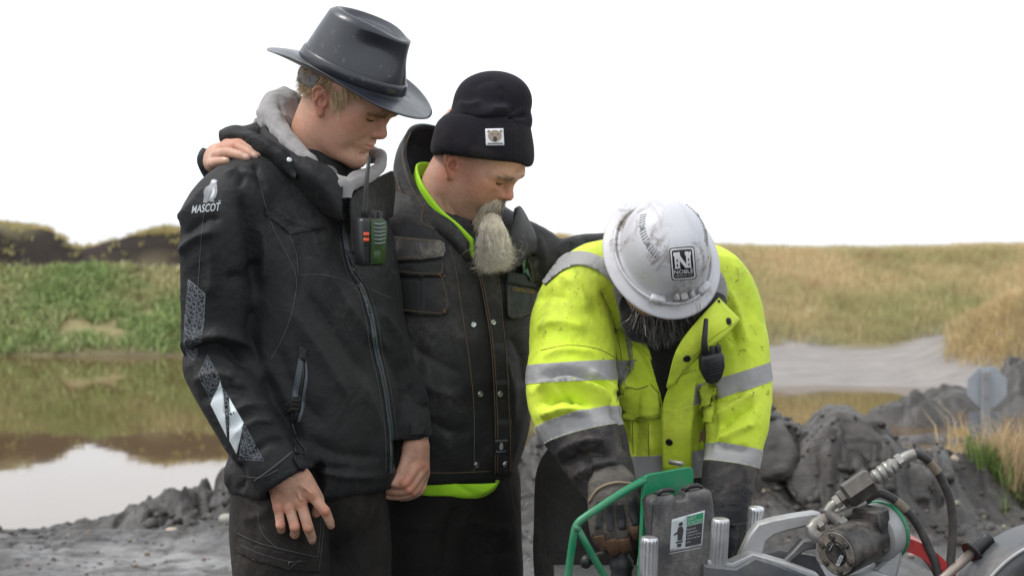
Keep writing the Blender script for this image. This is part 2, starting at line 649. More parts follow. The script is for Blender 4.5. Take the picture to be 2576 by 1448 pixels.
def seam(name, lines, surf, mat, parent, r=0.0009, off=0.0004, n=5, seg=5, step=6.0):
    """threads, piping, zips: thin tubes that follow a surface."""
    mb = MB()
    for ln in lines:
        p = smooth_line(ln, n) if len(ln) > 2 else np.array([np.array(ln[0]) * (1 - t) + np.array(ln[1]) * t for t in np.linspace(0, 1, n + 2)])
        L = np.concatenate([[0], np.cumsum(np.linalg.norm(np.diff(p, axis=0), axis=1))])
        m = max(3, int(L[-1] / step))
        s = np.linspace(0, L[-1], m)
        q = np.stack([np.interp(s, L, p[:, 0]), np.interp(s, L, p[:, 1])], 1)
        mb.tube([surf.on(a, b, off)[0] for a, b in q], r, seg)
    o = mb.build(name, mat, parent)
    if len(lines) > 1: o['kind'] = 'stuff'           # thread: too fine to pick apart
    return o

def strip(ln, w, n=6):
    """polyline + width -> polygon (frame pixels)."""
    p = smooth_line(ln, n) if len(ln) > 2 else np.asarray(ln, float)
    t = np.gradient(p, axis=0); t /= np.linalg.norm(t, axis=1)[:, None]
    nn = np.stack([-t[:, 1], t[:, 0]], 1)
    ww = np.asarray(w, float) * np.ones(1) if np.ndim(w) == 0 else np.interp(np.linspace(0, 1, len(p)), np.linspace(0, 1, len(w)), w)
    ww = ww[:, None] if np.ndim(w) else ww
    return np.concatenate([p + nn * ww / 2, (p - nn * ww / 2)[::-1]]).tolist()

def text_polys(txt, size=1.0, bold=0.0):
    """triangles of a word in its own units, left-aligned on the baseline."""
    cu = bpy.data.curves.new('t', 'FONT'); cu.body = txt; cu.size = size; cu.offset = bold
    cu.resolution_u = 3
    ob = bpy.data.objects.new('t', cu); COL.objects.link(ob)
    dg = bpy.context.evaluated_depsgraph_get()
    me = bpy.data.meshes.new_from_object(ob.evaluated_get(dg))
    co = np.array([v.co[:2] for v in me.vertices]); fc = [list(p.vertices) for p in me.polygons]
    bpy.data.objects.remove(ob); bpy.data.curves.remove(cu); bpy.data.meshes.remove(me)
    return co, fc

def text_decal(name, txt, surf, mat, parent, o, ex, ey, off=0.0016, bold=0.0, on=None):
    """word fitted to the frame parallelogram: o = lower left, ex = along, ey = up (frame pixels)."""
    co, fc = text_polys(txt, 1.0, bold)
    lo, hi = co.min(0), co.max(0)
    q = (co - lo) / (hi - lo)
    f = on or (lambda a, b: surf.on(a, b, off)[0])
    v = [f(o[0] + a * ex[0] + b * ey[0], o[1] + a * ex[1] + b * ey[1]) for a, b in q]
    me = bpy.data.meshes.new(name)
    me.from_pydata([tuple(map(float, x)) for x in v], [], fc)
    me.update()
    return link(name, me, mat, parent)

def grid_faces(nr, nc):
    i = np.arange(nr * nc).reshape(nr, nc)
    return np.stack([i[:-1, :-1].ravel(), i[:-1, 1:].ravel(), i[1:, 1:].ravel(), i[1:, :-1].ravel()], 1)

# ------------------------------------------------------------------ materials
MATS = {}
class NT:
    def __init__(self, name):
        self.m = bpy.data.materials.new(name); self.m.use_nodes = True
        self.t = self.m.node_tree
        self.b = self.t.nodes['Principled BSDF']
        self.tc = None
    def n(self, kind, **kw):
        nd = self.t.nodes.new(kind)
        for k, v in kw.items():
            if k in nd.inputs: nd.inputs[k].default_value = v
            else: setattr(nd, k, v)
        return nd
    def l(self, a, b): self.t.links.new(a, b)
    def coord(self, kind='Object'):
        if self.tc is None: self.tc = self.n('ShaderNodeTexCoord')
        return self.tc.outputs[kind]
    def mapped(self, scale=(1, 1, 1), rot=(0, 0, 0)):
        mp = self.n('ShaderNodeMapping'); mp.inputs['Scale'].default_value = scale; mp.inputs['Rotation'].default_value = rot
        self.l(self.coord(), mp.inputs['Vector']); return mp.outputs['Vector']
    def noise(self, scale, detail=4, rough=0.55, vec=None, dist=0.0):
        nd = self.n('ShaderNodeTexNoise', Scale=scale, Detail=detail, Roughness=rough, Distortion=dist)
        self.l(vec if vec is not None else self.coord(), nd.inputs['Vector']); return nd.outputs['Fac']
    def ramp(self, fac, stops):
        nd = self.n('ShaderNodeValToRGB')
        el = nd.color_ramp.elements
        while len(el) < len(stops): el.new(0.5)
        for e, (p, c) in zip(el, stops):
            e.position = p
            e.color = (c, c, c, 1) if np.isscalar(c) else (*c[:3], 1)
        self.l(fac, nd.inputs['Fac']); return nd.outputs['Color']
    def mix(self, fac, a, b, blend='MIX'):
        nd = self.n('ShaderNodeMix', data_type='RGBA', blend_type=blend)
        for s, x in ((0, fac), (6, a), (7, b)):
            if hasattr(x, 'is_output') or hasattr(x, 'links'): self.l(x, nd.inputs[s])
            elif s == 0: nd.inputs[0].default_value = x
            else: nd.inputs[s].default_value = (*x[:3], 1)
        return nd.outputs[2]
    def math(self, op, a, b=0.0):
        nd = self.n('ShaderNodeMath', operation=op)
        for s, x in ((0, a), (1, b)):
            if hasattr(x, 'links'): self.l(x, nd.inputs[s])
            else: nd.inputs[s].default_value = x
        return nd.outputs[0]
    def attr(self, name, out='Fac'):
        nd = self.n('ShaderNodeAttribute'); nd.attribute_name = name; return nd.outputs[out]
    def bump(self, h, strength=0.3, dist=0.002, prev=None):
        nd = self.n('ShaderNodeBump', Strength=strength, Distance=dist)
        self.l(h, nd.inputs['Height'])
        if prev is not None: self.l(prev, nd.inputs['Normal'])
        return nd.outputs['Normal']
    def set(self, **kw):
        for k, v in kw.items():
            k = k.replace('_', ' ')
            key = {'Base': 'Base Color', 'Spec': 'Specular IOR Level', 'Sheen': 'Sheen Weight', 'SSS': 'Subsurface Weight', 'Coat': 'Coat Weight'}.get(k, k)
            i = self.b.inputs[key]
            if hasattr(v, 'links'): self.l(v, i)
            elif i.type == 'RGBA': i.default_value = (*v[:3], 1)
            else: i.default_value = v
        return self

def mat_plain(name, col, rough=0.6, metal=0.0, spec=0.5, var=0.0, vscale=30.0, bump=0.0, bscale=200.0):
    if name in MATS: return MATS[name]
    t = NT(name)
    if var > 0:
        f = t.noise(vscale, 5)
        c = t.mix(f, [x * (1 - var) for x in col], [min(1, x * (1 + var)) for x in col])
        t.set(Base=c)
    else:
        t.set(Base=col)
    t.set(Roughness=rough, Metallic=metal, Spec=spec)
    if bump > 0:
        t.set(Normal=t.bump(t.noise(bscale, 3), bump, 0.002))
    MATS[name] = t.m
    return t.m
# ------------------------------------------------------------------ ground, pond, banks
rng = np.random.default_rng(11)
def sstep(x, a, b):
    t = np.clip((x - a) / (b - a), 0, 1)
    return t * t * (3 - 2 * t)

def zv(v, y):            # height that shows at frame row v from distance y
    return 1.42 - (v - 600.0) / FPX * y

def col_u(x, y):
    return 1287.5 + x / np.maximum(y, 0.5) * FPX

def far_shore(u):
    return 27.3 - 5.6 * sstep(u, 1250, 1950)

def ground_h(x, y, fine=False):
    x = np.asarray(x, float); y = np.asarray(y, float)
    u = col_u(x, y)
    p = np.stack([x, y, np.zeros_like(x)], 1)
    n1 = fbm(p * 0.35, 4, 5); n2 = fbm(p * 1.3, 3, 9)
    near = -0.95 * sstep(y, 7.9, 12.2)
    z = near + 0.03 * n2
    ys = far_shore(u)
    right = sstep(u, 1450, 1900)
    # left steep cut bank with its dark earth face and grassy lip
    t = y - ys - 0.35 * n1
    notch = np.exp(-((u - 195) / 85.0) ** 2) * 0.5
    top = zv(np.interp(u, [-900, -100, 0, 120, 200, 290, 400, 470, 700, 1350, 1450, 1520], [552, 557, 566, 580, 630, 612, 584, 588, 600, 596, 616, 622]), ys + 2.6)
    slope = -0.45 + 1.25 * np.clip(t / 1.7, 0, 1) ** 0.9
    face = (top - 0.8) * sstep(t, 1.65, 2.35)
    lb = np.where(t < 0, -0.45 + 0.35 * t, slope + face) + 0.05 * n2 * sstep(t, 0.2, 0.8) + 0.14 * np.abs(fbm(p * 2.6, 3, 61)) * np.exp(-((t - 2.0) / 0.5) ** 2)
    lb = lb - 0.02 * np.maximum(t - 6, 0)
    # right: flat pale silt, then the grassy slope up to the crest
    tr = y - ys
    crest = zv(np.interp(u, [1400, 1500, 1800, 2100, 2300, 2600, 3600], [604, 622, 640, 636, 641, 639, 632]), 28.6)
    silt = -0.45 + 0.36 * np.clip(tr / 3.4, 0, 1) + 0.08 * sstep(tr, 2.6, 3.3)
    hill = (crest + 0.01) * np.clip((tr - 3.0) / 4.2, 0, 1) ** 0.85 + 0.10 * n1 * sstep(tr, 3.5, 6) - 0.02 * np.maximum(tr - 10, 0)
    hump = 0.95 * np.exp(-((x - 6.95) / 1.05) ** 2 - ((y - 22.6) / 1.7) ** 2)
    rb = np.where(tr < 0, -0.45 + 0.2 * tr, silt + hill) + hump + 0.015 * n2 + (0.022 * fbm(np.stack([x * 3.5, y * 3.5, 0 * x], 1), 4, 19) + 0.05 * np.clip(fbm(np.stack([x * 2.2, y * 2.2, 0 * x], 1), 3, 29), 0, 1) * sstep(tr, 1.6, 2.8)) * (tr > 0)
    far = lb * (1 - right) + rb * right
    return np.where(y < 15.5, z, np.maximum(far, -0.95))

# one ground sheet, finer near the place the camera looks at
ny = 285
yr = np.concatenate([np.linspace(-14, 6, 24)[:-1], 6 * (110 / 6.0) ** np.linspace(0, 1, ny), np.array([150, 240, 420, 700.0])])
sx = np.linspace(-1, 1, 301)
sx = np.sign(sx) * (0.45 * np.abs(sx) + 0.55 * np.abs(sx) ** 3)
wid = 0.95 * (np.maximum(yr, -8) + 14.0)
GX = (sx[None, :] * wid[:, None]).ravel(); GY = np.repeat(yr, len(sx))
GZ = ground_h(GX, GY)
GZ = np.where(GY > 112, np.minimum(GZ, 0.6) - (GY - 112) * 0.004, GZ)
GZ = GZ - 0.12 * sstep(GY, 5.6, 6.6) * (1 - sstep(GY, 12.0, 12.6))      # room for the churned mud laid on top
gco = np.stack([GX, GY, GZ], 1)
gu = col_u(GX, GY)
gt = GY - far_shore(gu)
_n = fbm(gco * 0.8, 4, 21)
silt_m = sstep(gu, 1500, 1800) * sstep(gt, -3, -1) * (1 - sstep(gt + 0.6 * _n, 2.8, 3.3)) * (1 - sstep(gu + 120 * _n, 2380, 2480) * sstep(gt, 0.6, 1.6))
dark_m = (1 - sstep(gu, 1300, 1500)) * sstep(gt + 0.5 * _n, 1.45, 1.75) * (1 - sstep(gt + 0.5 * _n, 2.25, 2.5))
grass_m = np.clip(sstep(GY, 18, 21) * sstep(gt, -0.2, 0.15) - silt_m - dark_m, 0, 1)
gme = mesh_np('ground', gco, grid_faces(len(yr), len(sx)))
attr(gme, 'silt', silt_m); attr(gme, 'dark', dark_m); attr(gme, 'grass', grass_m)

def mud_nodes(t):
    """wet grey clay: colour, roughness, bump."""
    a = t.noise(3.0, 6, 0.6)
    b = t.noise(26.0, 6, 0.7)
    c = t.ramp(b, [(0.3, (0.0115, 0.0096, 0.0082)), (0.55, (0.030, 0.0258, 0.0222)), (0.8, (0.076, 0.0675, 0.0595))])
    c2 = t.ramp(b, [(0.3, (0.025, 0.0217, 0.0188)), (0.7, (0.080, 0.072, 0.0645))])
    col = t.mix(t.ramp(a, [(0.4, 0.0), (0.62, 1.0)]), c, c2)
    rough = t.ramp(t.noise(4.0, 4), [(0.36, 0.22), (0.62, 0.62)])
    h = t.noise(60.0, 5, 0.65)
    return col, rough, h

t = NT('ground_soil')
mc, mr, mh = mud_nodes(t)
siltc = t.mix(t.ramp(t.noise(2.4, 7, 0.7, t.mapped((0.9, 1.7, 1)), 0.6), [(0.30, 0.0), (0.68, 1.0)]), (0.225, 0.208, 0.197), (0.32, 0.298, 0.283))
darkc = t.mix(t.noise(5.0, 6, 0.7), (0.011, 0.0075, 0.0062), (0.046, 0.034, 0.029))
grassc = t.mix(t.noise(1.2, 5, 0.6), (0.34, 0.26, 0.15), (0.27, 0.27, 0.125))
c = t.mix(t.attr('silt'), mc, siltc)
c = t.mix(t.attr('dark'), c, darkc)
c = t.mix(t.attr('grass'), c, grassc)
t.set(Base=c, Roughness=0.85, Spec=0.25, Normal=t.bump(mh, 0.6, 0.03))
ground = link('ground', gme, t.m)
tag(ground, 'churned grey mud and soil running back to the grassy banks', 'ground', kind='structure')

# pond
t = NT('pond_water')
wv = t.mapped((1.0, 0.35, 1))
t.set(Base=t.mix(t.noise(0.4, 3), (0.105, 0.062, 0.026), (0.14, 0.092, 0.042)), Roughness=0.03, IOR=1.75, Spec=0.5,
      Normal=t.bump(t.noise(2.2, 3, 0.5, wv), 0.035, 0.05))
me = bpy.data.meshes.new('pond')
me.from_pydata([(-60, 9.5, WATER), (60, 9.5, WATER), (60, 40, WATER), (-60, 40, WATER)], [], [(0, 1, 2, 3)])
tag(link('pond', me, t.m), 'still brown pond reflecting the white sky and banks', 'pond', kind='structure')

# churned mud in front of the pond
def worley(x, y, s, seed):
    x = x * s; y = y * s
    ix, iy = np.floor(x), np.floor(y)
    b1 = np.full(x.shape, 9.0); cid = np.zeros(x.shape); b2 = np.full(x.shape, 9.0)
    for dx in (-1, 0, 1):
        for dy in (-1, 0, 1):
            cx, cy = ix + dx, iy + dy
            z0 = np.zeros_like(cx)
            px = cx + 0.5 + 0.45 * _hash(cx, cy, z0, seed); py = cy + 0.5 + 0.45 * _hash(cx, cy, z0, seed + 5)
            d = (px - x) ** 2 + (py - y) ** 2
            h = _hash(cx, cy, z0, seed + 11)
            m = d < b1
            b2 = np.where(m, b1, np.minimum(b2, d))
            cid = np.where(m, h, cid); b1 = np.where(m, d, b1)
    return np.sqrt(b1), np.sqrt(b2), cid

RIDGE = [(-900, 1380, 9.6), (0, 1352, 9.7), (190, 1344, 9.6), (300, 1308, 9.4), (380, 1258, 9.3), (450, 1214, 9.2), (520, 1192, 9.15), (600, 1174, 9.1), (800, 1165, 9.0),
         (1300, 1158, 8.9), (1400, 1150, 8.9), (1800, 1120, 8.8), (1890, 1102, 8.8), (1945, 1072, 8.8), (1980, 1078, 8.8), (2010, 1108, 8.8), (2060, 1085, 8.7), (2130, 1062, 8.7), (2200, 1075, 8.7), (2260, 1120, 8.75),
         (2310, 1160, 8.9), (2380, 1172, 9.1), (2450, 1196, 9.3), (2575, 1215, 9.6), (2900, 1235, 9.6), (3800, 1250, 9.6)]
_ra = np.array(RIDGE, float)
def mud_h(x, y):
    u = col_u(x, y)
    rv, ry = np.interp(u, _ra[:, 0], _ra[:, 1]), np.interp(u, _ra[:, 0], _ra[:, 2])
    p = np.stack([x, y, np.zeros_like(x)], 1)
    rz = zv(rv, ry)
    base = 0.02 - 0.9 * sstep(y, 7.9, 11.0)
    t = (y - ry + 0.12 * fbm(p * 1.5, 3, 41))
    prof = np.where(t < 0, np.exp(-(t / 0.62) ** 2), np.exp(-(t / 0.75) ** 2))
    z = base * (1 - prof) + np.maximum(rz, base) * prof
    big = (0.22 + 0.78 * np.clip(prof * 1.3, 0, 1)) * (0.35 + 0.65 * sstep(u, 250, 520))
    amt = 0.42 + 0.58 * np.clip(prof * 1.3, 0, 1) * (0.4 + 0.6 * sstep(u, 250, 520))
    amt = amt * (1 - 0.75 * np.exp(-((u - 420) / 330) ** 2 - ((y - 7.6) / 0.45) ** 2))
    wx, wy = x + 0.07 * fbm(p * 5, 3, 3), y + 0.07 * fbm(p * 5, 3, 13)
    w1, w2, c1 = worley(wx * 0.9 + 3, wy * 0.6, 2.6, 15)                    # slabs turned over by the digger
    tilt = c1 * ((wx * 2.6) % 1.0 - 0.5)
    z = z + big * 0.10 * (np.minimum(w2 - w1, 0.22) * 2.2 + 0.7 * c1 + 0.5 * tilt - 0.2)
    w1, w2, c1 = worley(wx, wy * 0.75, 6.5, 2)                              # clods
    rough = np.clip(0.65 + 1.6 * fbm(p * 1.7, 3, 51), 0.15, 1.0)
    z = z + amt * rough * (0.070 * (np.minimum(w2 - w1, 0.28) * 2.0 + 0.55 * c1) - 0.03)
    w1, w2, c1 = worley(wx, wy * 0.8, 17.0, 7)
    z = z + amt * rough * (0.020 * (np.minimum(w2 - w1, 0.4) * 1.5 + 0.5 * c1))
    st_ = fbm(np.stack([wx * 2.4, wy * 1.7, 0 * wx], 1), 3, 37) * 5.0
    z = z + big * 0.045 * (np.floor(st_) + sstep(st_ - np.floor(st_), 0.72, 0.98))       # broken shelves
    z = z + 0.05 * big * fbm(p * 3.2, 4, 31) + 0.006 * fbm(p * 22, 3, 33)
    puddle = np.exp(-(((u - 2440) / 120) ** 2 + ((y - 7.7) / 0.45) ** 2) * 1.2)
    z = z * (1 - 0.8 * puddle) - 0.10 * puddle
    return z
ur = np.concatenate([np.arange(-2200, -420, 26), np.arange(-420, 3060, 6.8), np.arange(3060, 4800, 26)])
ym = 6.0 + (12.4 - 6.0) * np.linspace(0, 1, 320)
MX = ((ur[None, :] - 1287.5) / FPX * ym[:, None]).ravel(); MY = np.repeat(ym, len(ur))
MZ = mud_h(MX, MY)
edge = sstep(MY, 6.0, 6.25)
MZ = MZ * edge + (1 - edge) * -0.14
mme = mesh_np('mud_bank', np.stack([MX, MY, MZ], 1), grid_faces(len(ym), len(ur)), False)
_mu = col_u(MX, MY)
attr(mme, 'pale', 1.4 * np.exp(-((_mu - 380) / 330) ** 2 - ((MY - 7.45) / 0.38) ** 2) + 0.5 * np.exp(-((_mu - 2300) / 160) ** 2 - ((MY - 7.6) / 0.4) ** 2))      # two paler patches on the mud
t = NT('wet_mud')
mc, mr, mh = mud_nodes(t)
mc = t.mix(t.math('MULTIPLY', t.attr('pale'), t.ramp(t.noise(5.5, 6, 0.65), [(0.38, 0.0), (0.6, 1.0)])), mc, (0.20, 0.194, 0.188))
t.set(Base=mc, Roughness=mr, Spec=0.5, Normal=t.bump(mh, 0.55, 0.012))
MUD = t.m
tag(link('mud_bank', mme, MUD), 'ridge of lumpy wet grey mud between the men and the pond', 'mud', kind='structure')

# loose clods and pebbles (uncountable)
def clod(seed, sub=2, rough=0.35):
    bm = bmesh.new()
    bmesh.ops.create_icosphere(bm, subdivisions=sub, radius=1.0)
    co = np.array([v.co[:] for v in bm.verts]); fc = np.array([[v.index for v in f.verts] for f in bm.faces])
    bm.free()
    n = fbm(co * 1.1 + seed * 7.3, 3, seed)
    co = co * (1 + rough * n[:, None]) * np.array([1.0, 0.85, 0.68])
    return co, fc
def scatter(protos, pos, size, name, mat, label, cat, kind='stuff', cols=None):
    C, F, A, off = [], [], [], 0
    for i in range(len(pos)):
        co, fc = protos[i % len(protos)]
        a = rng.uniform(0, 6.28); cs, sn = math.cos(a), math.sin(a)
        b = rng.normal(0, 0.4); cb, sb = math.cos(b), math.sin(b)
        q = co @ np.array([[cs, sn, 0], [-sn, cs, 0], [0, 0, 1]]) @ np.array([[1, 0, 0], [0, cb, sb], [0, -sb, cb]])
        C.append(q * size[i] + pos[i]); F.append(fc + off); off += len(co)
        if cols is not None: A.append(np.repeat(cols[i][None, :], len(co), 0))
    me = mesh_np(name, np.concatenate(C), np.concatenate(F), cols is not None)
    if cols is not None: attr_col(me, 'tint', np.concatenate(A))
    o = link(name, me, mat)
    return tag(o, label, cat, kind=kind)
protos = [clod(s, 2, 0.6) for s in range(8)]
N = 1500
cu = rng.uniform(-300, 2900, N); cy = np.where(rng.uniform(size=N) < 0.3, 7.0 + 1.2 * rng.uniform(size=N), 8.1 + 1.2 * rng.beta(1.8, 1.8, N))
cx = (cu - 1287.5) / FPX * cy
cz = mud_h(cx, cy)
sz = np.where(cy > 8.1, 0.010 + 0.075 * rng.beta(0.9, 4.5, N), 0.007 + 0.03 * rng.beta(0.9, 6.0, N))
keep = (cz > WATER) & ~((cu > 2330) & (cu < 2560) & (cy < 8.1)) & ~((cu < 620) & (cy < 7.9) & (sz > 0.012))
scatter(protos, np.stack([cx, cy, cz - sz * 0.1], 1)[keep], sz[keep], 'mud_clods', MUD, 'loose lumps of grey clay strewn over the mud ridge', 'clods')
t = NT('pebble'); t.set(Base=t.attr('tint', 'Color'), Roughness=0.6, Normal=t.bump(t.noise(90, 3), 0.3, 0.004))
PEB = t.m
N = 170
cu = rng.uniform(-300, 2900, N); cy = 7.1 + 1.9 * rng.beta(1.6, 2.0, N); cx = (cu - 1287.5) / FPX * cy; cz = mud_h(cx, cy)
sz = 0.006 + 0.02 * rng.beta(1, 4, N)
tint = np.array([0.26, 0.21, 0.165])[None, :] * rng.uniform(0.4, 1.2, (N, 1)) + rng.uniform(-0.02, 0.04, (N, 3))
scatter([clod(s, 2, 0.15) for s in (11, 12, 13)], np.stack([cx, cy, cz + sz * 0.25], 1), sz, 'pebbles', PEB, 'small tan and grey pebbles pressed into the mud', 'pebbles', cols=np.clip(tint, 0.02, 1))
# a few stones big enough to tell apart
for (u, v, y, s, c, lab) in [(432, 1362, 8.35, 0.033, (0.40, 0.32, 0.25), 'tan stone lying on the mud at the edge of the pond'),
                             (572, 1368, 8.2, 0.04, (0.30, 0.28, 0.24), 'pale upright stone beside the dark trouser leg'),
                             (2395, 1212, 9.2, 0.035, (0.38, 0.30, 0.23), 'rounded tan stone on the mud behind the hoses'),
                             (2560, 1222, 9.6, 0.05, (0.36, 0.33, 0.30), 'pale stone at the right end of the mud ridge')]:
    co, fc = clod(hash((u, v)) % 50, 3, 0.18)
    p = PD(u, v, y)
    me = mesh_np('stone', co * s + np.array([p[0], p[1], float(mud_h(np.array([p[0]]), np.array([p[1]]))[0]) + s * 0.35]), fc)
    attr_col(me, 'tint', np.repeat(np.array(c)[None, :], len(co), 0))
    tag(link('stone', me, PEB), lab, 'stone', 'stones on the mud')

# mud heaps standing in the far side of the pond
def heap(name, u, y, w, d, hgt, seed, label, mat):
    c = PD(u, 1000, y)
    nn = 70
    gx, gy = np.meshgrid(np.linspace(-1, 1, nn), np.linspace(-1, 1, nn))
    r = np.sqrt(gx ** 2 + gy ** 2)
    p = np.stack([gx.ravel() * w, gy.ravel() * d, np.full(nn * nn, seed * 3.1)], 1)
    w1, w2, c1 = worley(p[:, 0] + 9 * seed, p[:, 1], 2.2 / w ** 0.5, seed)
    prof = np.clip(1 - r.ravel() ** 1.6, -0.3, 1)
    z = hgt * np.clip(prof, -0.3, 0.8) * (1 + 1.1 * fbm(p * 2.2, 4, seed)) + hgt * 0.42 * np.clip(prof, 0, 0.6) * (np.minimum(w2 - w1, 0.3) * 2 + 0.7 * c1)
    z = np.where(r.ravel() > 0.97, -0.5, z)
    co = np.stack([c[0] + p[:, 0], y + p[:, 1], WATER - 0.05 + z], 1)
    return tag(link(name, mesh_np(name, co, grid_faces(nn, nn)), mat), label, 'mud heap')
heap('mud_heap', 2290, 17.5, 0.55, 0.6, 0.34, 3, 'smooth grey mud heap rising from the pond left of the octagonal sign', MUD)
heap('mud_heap', 2420, 19.0, 0.62, 0.8, 0.30, 4, 'dark crumbly mud heap directly behind the octagonal sign', MUD)
heap('mud_heap', 2600, 18.6, 0.75, 0.9, 0.40, 6, 'tall dark mud heap right of the octagonal sign at the frame edge', MUD)
heap('mud_heap', 2350, 15.8, 0.5, 0.4, 0.12, 8, 'low flat mud spit in the water before the grey heap', MUD)

# big smooth slabs of clay thrown on top of the ridge
t = NT('slab_clay')
t.set(Base=t.mix(t.ramp(t.noise(6, 6, 0.65), [(0.35, 0.0), (0.65, 1.0)]), (0.028, 0.0242, 0.0212), (0.080, 0.0715, 0.0645)), Roughness=t.ramp(t.noise(9, 4), [(0.35, 0.32), (0.65, 0.6)]), Normal=t.bump(t.noise(26, 6, 0.6, t.mapped((1, 1, 3.5))), 0.6, 0.012))
SLAB = t.m
def slab_of_clay(pts, y0, depth, lean, seed, label):
    """a thrown slab: outline in the picture at distance y0, leaning back, broken edges."""
    pw = np.array([PD(u, v, y0) for u, v in pts])
    mb = MB(); mb.prism([np.array([p[0], p[2]]) for p in pw], np.stack([np.array([1.0, 0, 0]), np.array([0, 0, 1.0]), np.array([0, -1.0, 0])], 1), np.array([0, y0 + depth / 2, 0]), depth, 0.03)
    me = bpy.data.meshes.new('clay_slab'); me.from_pydata(np.concatenate(mb.co).tolist(), [], mb.f)
    bm = bmesh.new(); bm.from_mesh(me); bmesh.ops.triangulate(bm, faces=bm.faces)
    for _ in range(5):
        bmesh.ops.subdivide_edges(bm, edges=[e for e in bm.edges if e.calc_length() > 0.028], cuts=1, use_grid_fill=True)
        bmesh.ops.triangulate(bm, faces=bm.faces)
    bmesh.ops.recalc_face_normals(bm, faces=bm.faces); bm.verts.index_update()
    co = np.array([v.co[:] for v in bm.verts]); fc = np.array([[v.index for v in f.verts] for f in bm.faces]); bm.free()
    co[:, 1] += lean * (co[:, 2] - pw[:, 2].min())
    n_ = vnormals(co, fc)
    rough_ = np.clip(1.2 * fbm(co * 2.5, 3, seed + 3) + 0.25, 0, 1)
    st_ = fbm(co * np.array([2.2, 2.2, 3.4]) + co[:, [2, 0, 1]] * 0.8, 3, seed + 5) * 6.0
    co = co + n_ * (0.012 * (np.floor(st_) + sstep(st_ - np.floor(st_), 0.7, 1.0)) / 1.6)[:, None]
    co = co + n_ * (0.028 * fbm(co * 4.0, 3, seed) + 0.014 * np.abs(fbm(co * np.array([7, 7, 26]), 3, seed + 1)) + 0.022 * rough_ * fbm(co * 15, 3, seed + 2))[:, None]
    bpy.data.meshes.remove(me)
    return tag(link('clay_slab', mesh_np('clay_slab', co, fc, False), SLAB), label, 'clay slab')
slab_of_clay([(1990, 1180), (2040, 1120), (2090, 1072), (2130, 1046), (2180, 1050), (2225, 1078), (2252, 1118), (2268, 1165), (2262, 1230), (2230, 1300), (2120, 1310), (2020, 1290), (1985, 1230)], 8.35, 0.30, 0.55, 8, 'largest smooth slab of grey clay tipped on the mud ridge, behind the upper hose coupling')
slab_of_clay([(1900, 1130), (1925, 1085), (1960, 1066), (1985, 1075), (2000, 1105), (2010, 1150), (1990, 1200), (1920, 1210)], 8.45, 0.25, 0.5, 21, 'smaller clay slab beside the yellow sleeve, left of the largest slab')
slab_of_clay([(2270, 1190), (2310, 1165), (2345, 1172), (2360, 1200), (2350, 1260), (2290, 1280), (2262, 1240)], 8.5, 0.22, 0.5, 33, 'rounded clay lump under the hose arc, right of the largest slab')

# ------------------------------------------------------------------ grass and weeds
def blades(pos, hgt, wid, lean, cols, name, mat, label, cat, per=7, spread=0.06, kind='stuff', droop=0.35):
    n = len(pos)
    P0 = np.repeat(pos, per, 0); m = len(P0)
    a = rng.uniform(0, 6.283, m); rr = spread * np.sqrt(rng.uniform(0, 1, m)) * np.repeat(wid / wid.mean(), per)
    P0 = P0 + np.stack([np.cos(a) * rr, np.sin(a) * rr, np.zeros(m)], 1)
    H = np.repeat(hgt, per) * rng.uniform(0.55, 1.1, m); W = np.repeat(wid, per) * rng.uniform(0.6, 1.2, m)
    d = rng.uniform(0, 6.283, m); L = np.repeat(lean, per) * rng.uniform(0.2, 1.3, m)
    dr = np.stack([np.cos(d), np.sin(d), np.zeros(m)], 1)
    b = rng.uniform(0, 6.283, m); sd = np.stack([np.cos(b), np.sin(b), np.zeros(m)], 1)
    mid = P0 + dr * (L * H * 0.35)[:, None]; mid[:, 2] += H * 0.6
    tip = P0 + dr * (L * H * (1.0 + droop))[:, None]; tip[:, 2] += H * (1 - 0.25 * L)
    V = np.stack([P0 - sd * W[:, None] / 2, P0 + sd * W[:, None] / 2, mid + sd * W[:, None] * 0.4, mid - sd * W[:, None] * 0.4, tip], 1).reshape(-1, 3)
    i = np.arange(m) * 5
    me = mesh_np(name, V, [np.stack([i, i + 1, i + 2, i + 3], 1), np.stack([i + 3, i + 2, i + 4], 1)])
    C = np.repeat(cols, per, 0) * rng.uniform(0.75, 1.25, (m, 1))
    attr_col(me, 'tint', np.repeat(np.clip(C, 0.01, 0.9), 5, 0))
    return tag(link(name, me, mat), label, cat, kind=kind)
def leaf_mat(name, tr=0.25):
    t = NT(name); c = t.attr('tint', 'Color')
    t.set(Base=c, Roughness=0.7, Spec=0.15)
    mixn = t.n('ShaderNodeMixShader'); tl = t.n('ShaderNodeBsdfTranslucent')
    t.l(c, tl.inputs['Color']); mixn.inputs[0].default_value = tr
    outn = t.t.nodes['Material Output']
    t.l(t.b.outputs[0], mixn.inputs[1]); t.l(tl.outputs[0], mixn.inputs[2]); t.l(mixn.outputs[0], outn.inputs['Surface'])
    return t.m
STRAW = leaf_mat('straw_leaf'); GREEN = leaf_mat('green_leaf')
def patch(n, ulo, uhi, tlo, thi, power=1.0, wide=0):
    u = rng.uniform(ulo, uhi, n)
    if wide: u = np.concatenate([u, rng.uniform(uhi, uhi + 1500, n // 4) if wide > 0 else rng.uniform(ulo - 1600, ulo, n // 4)]); n = len(u)
    ys = far_shore(u)
    y = ys + tlo + (thi - tlo) * rng.uniform(0, 1, n) ** power
    x = (u - 1287.5) / FPX * y
    return u, x, y, ground_h(x, y)
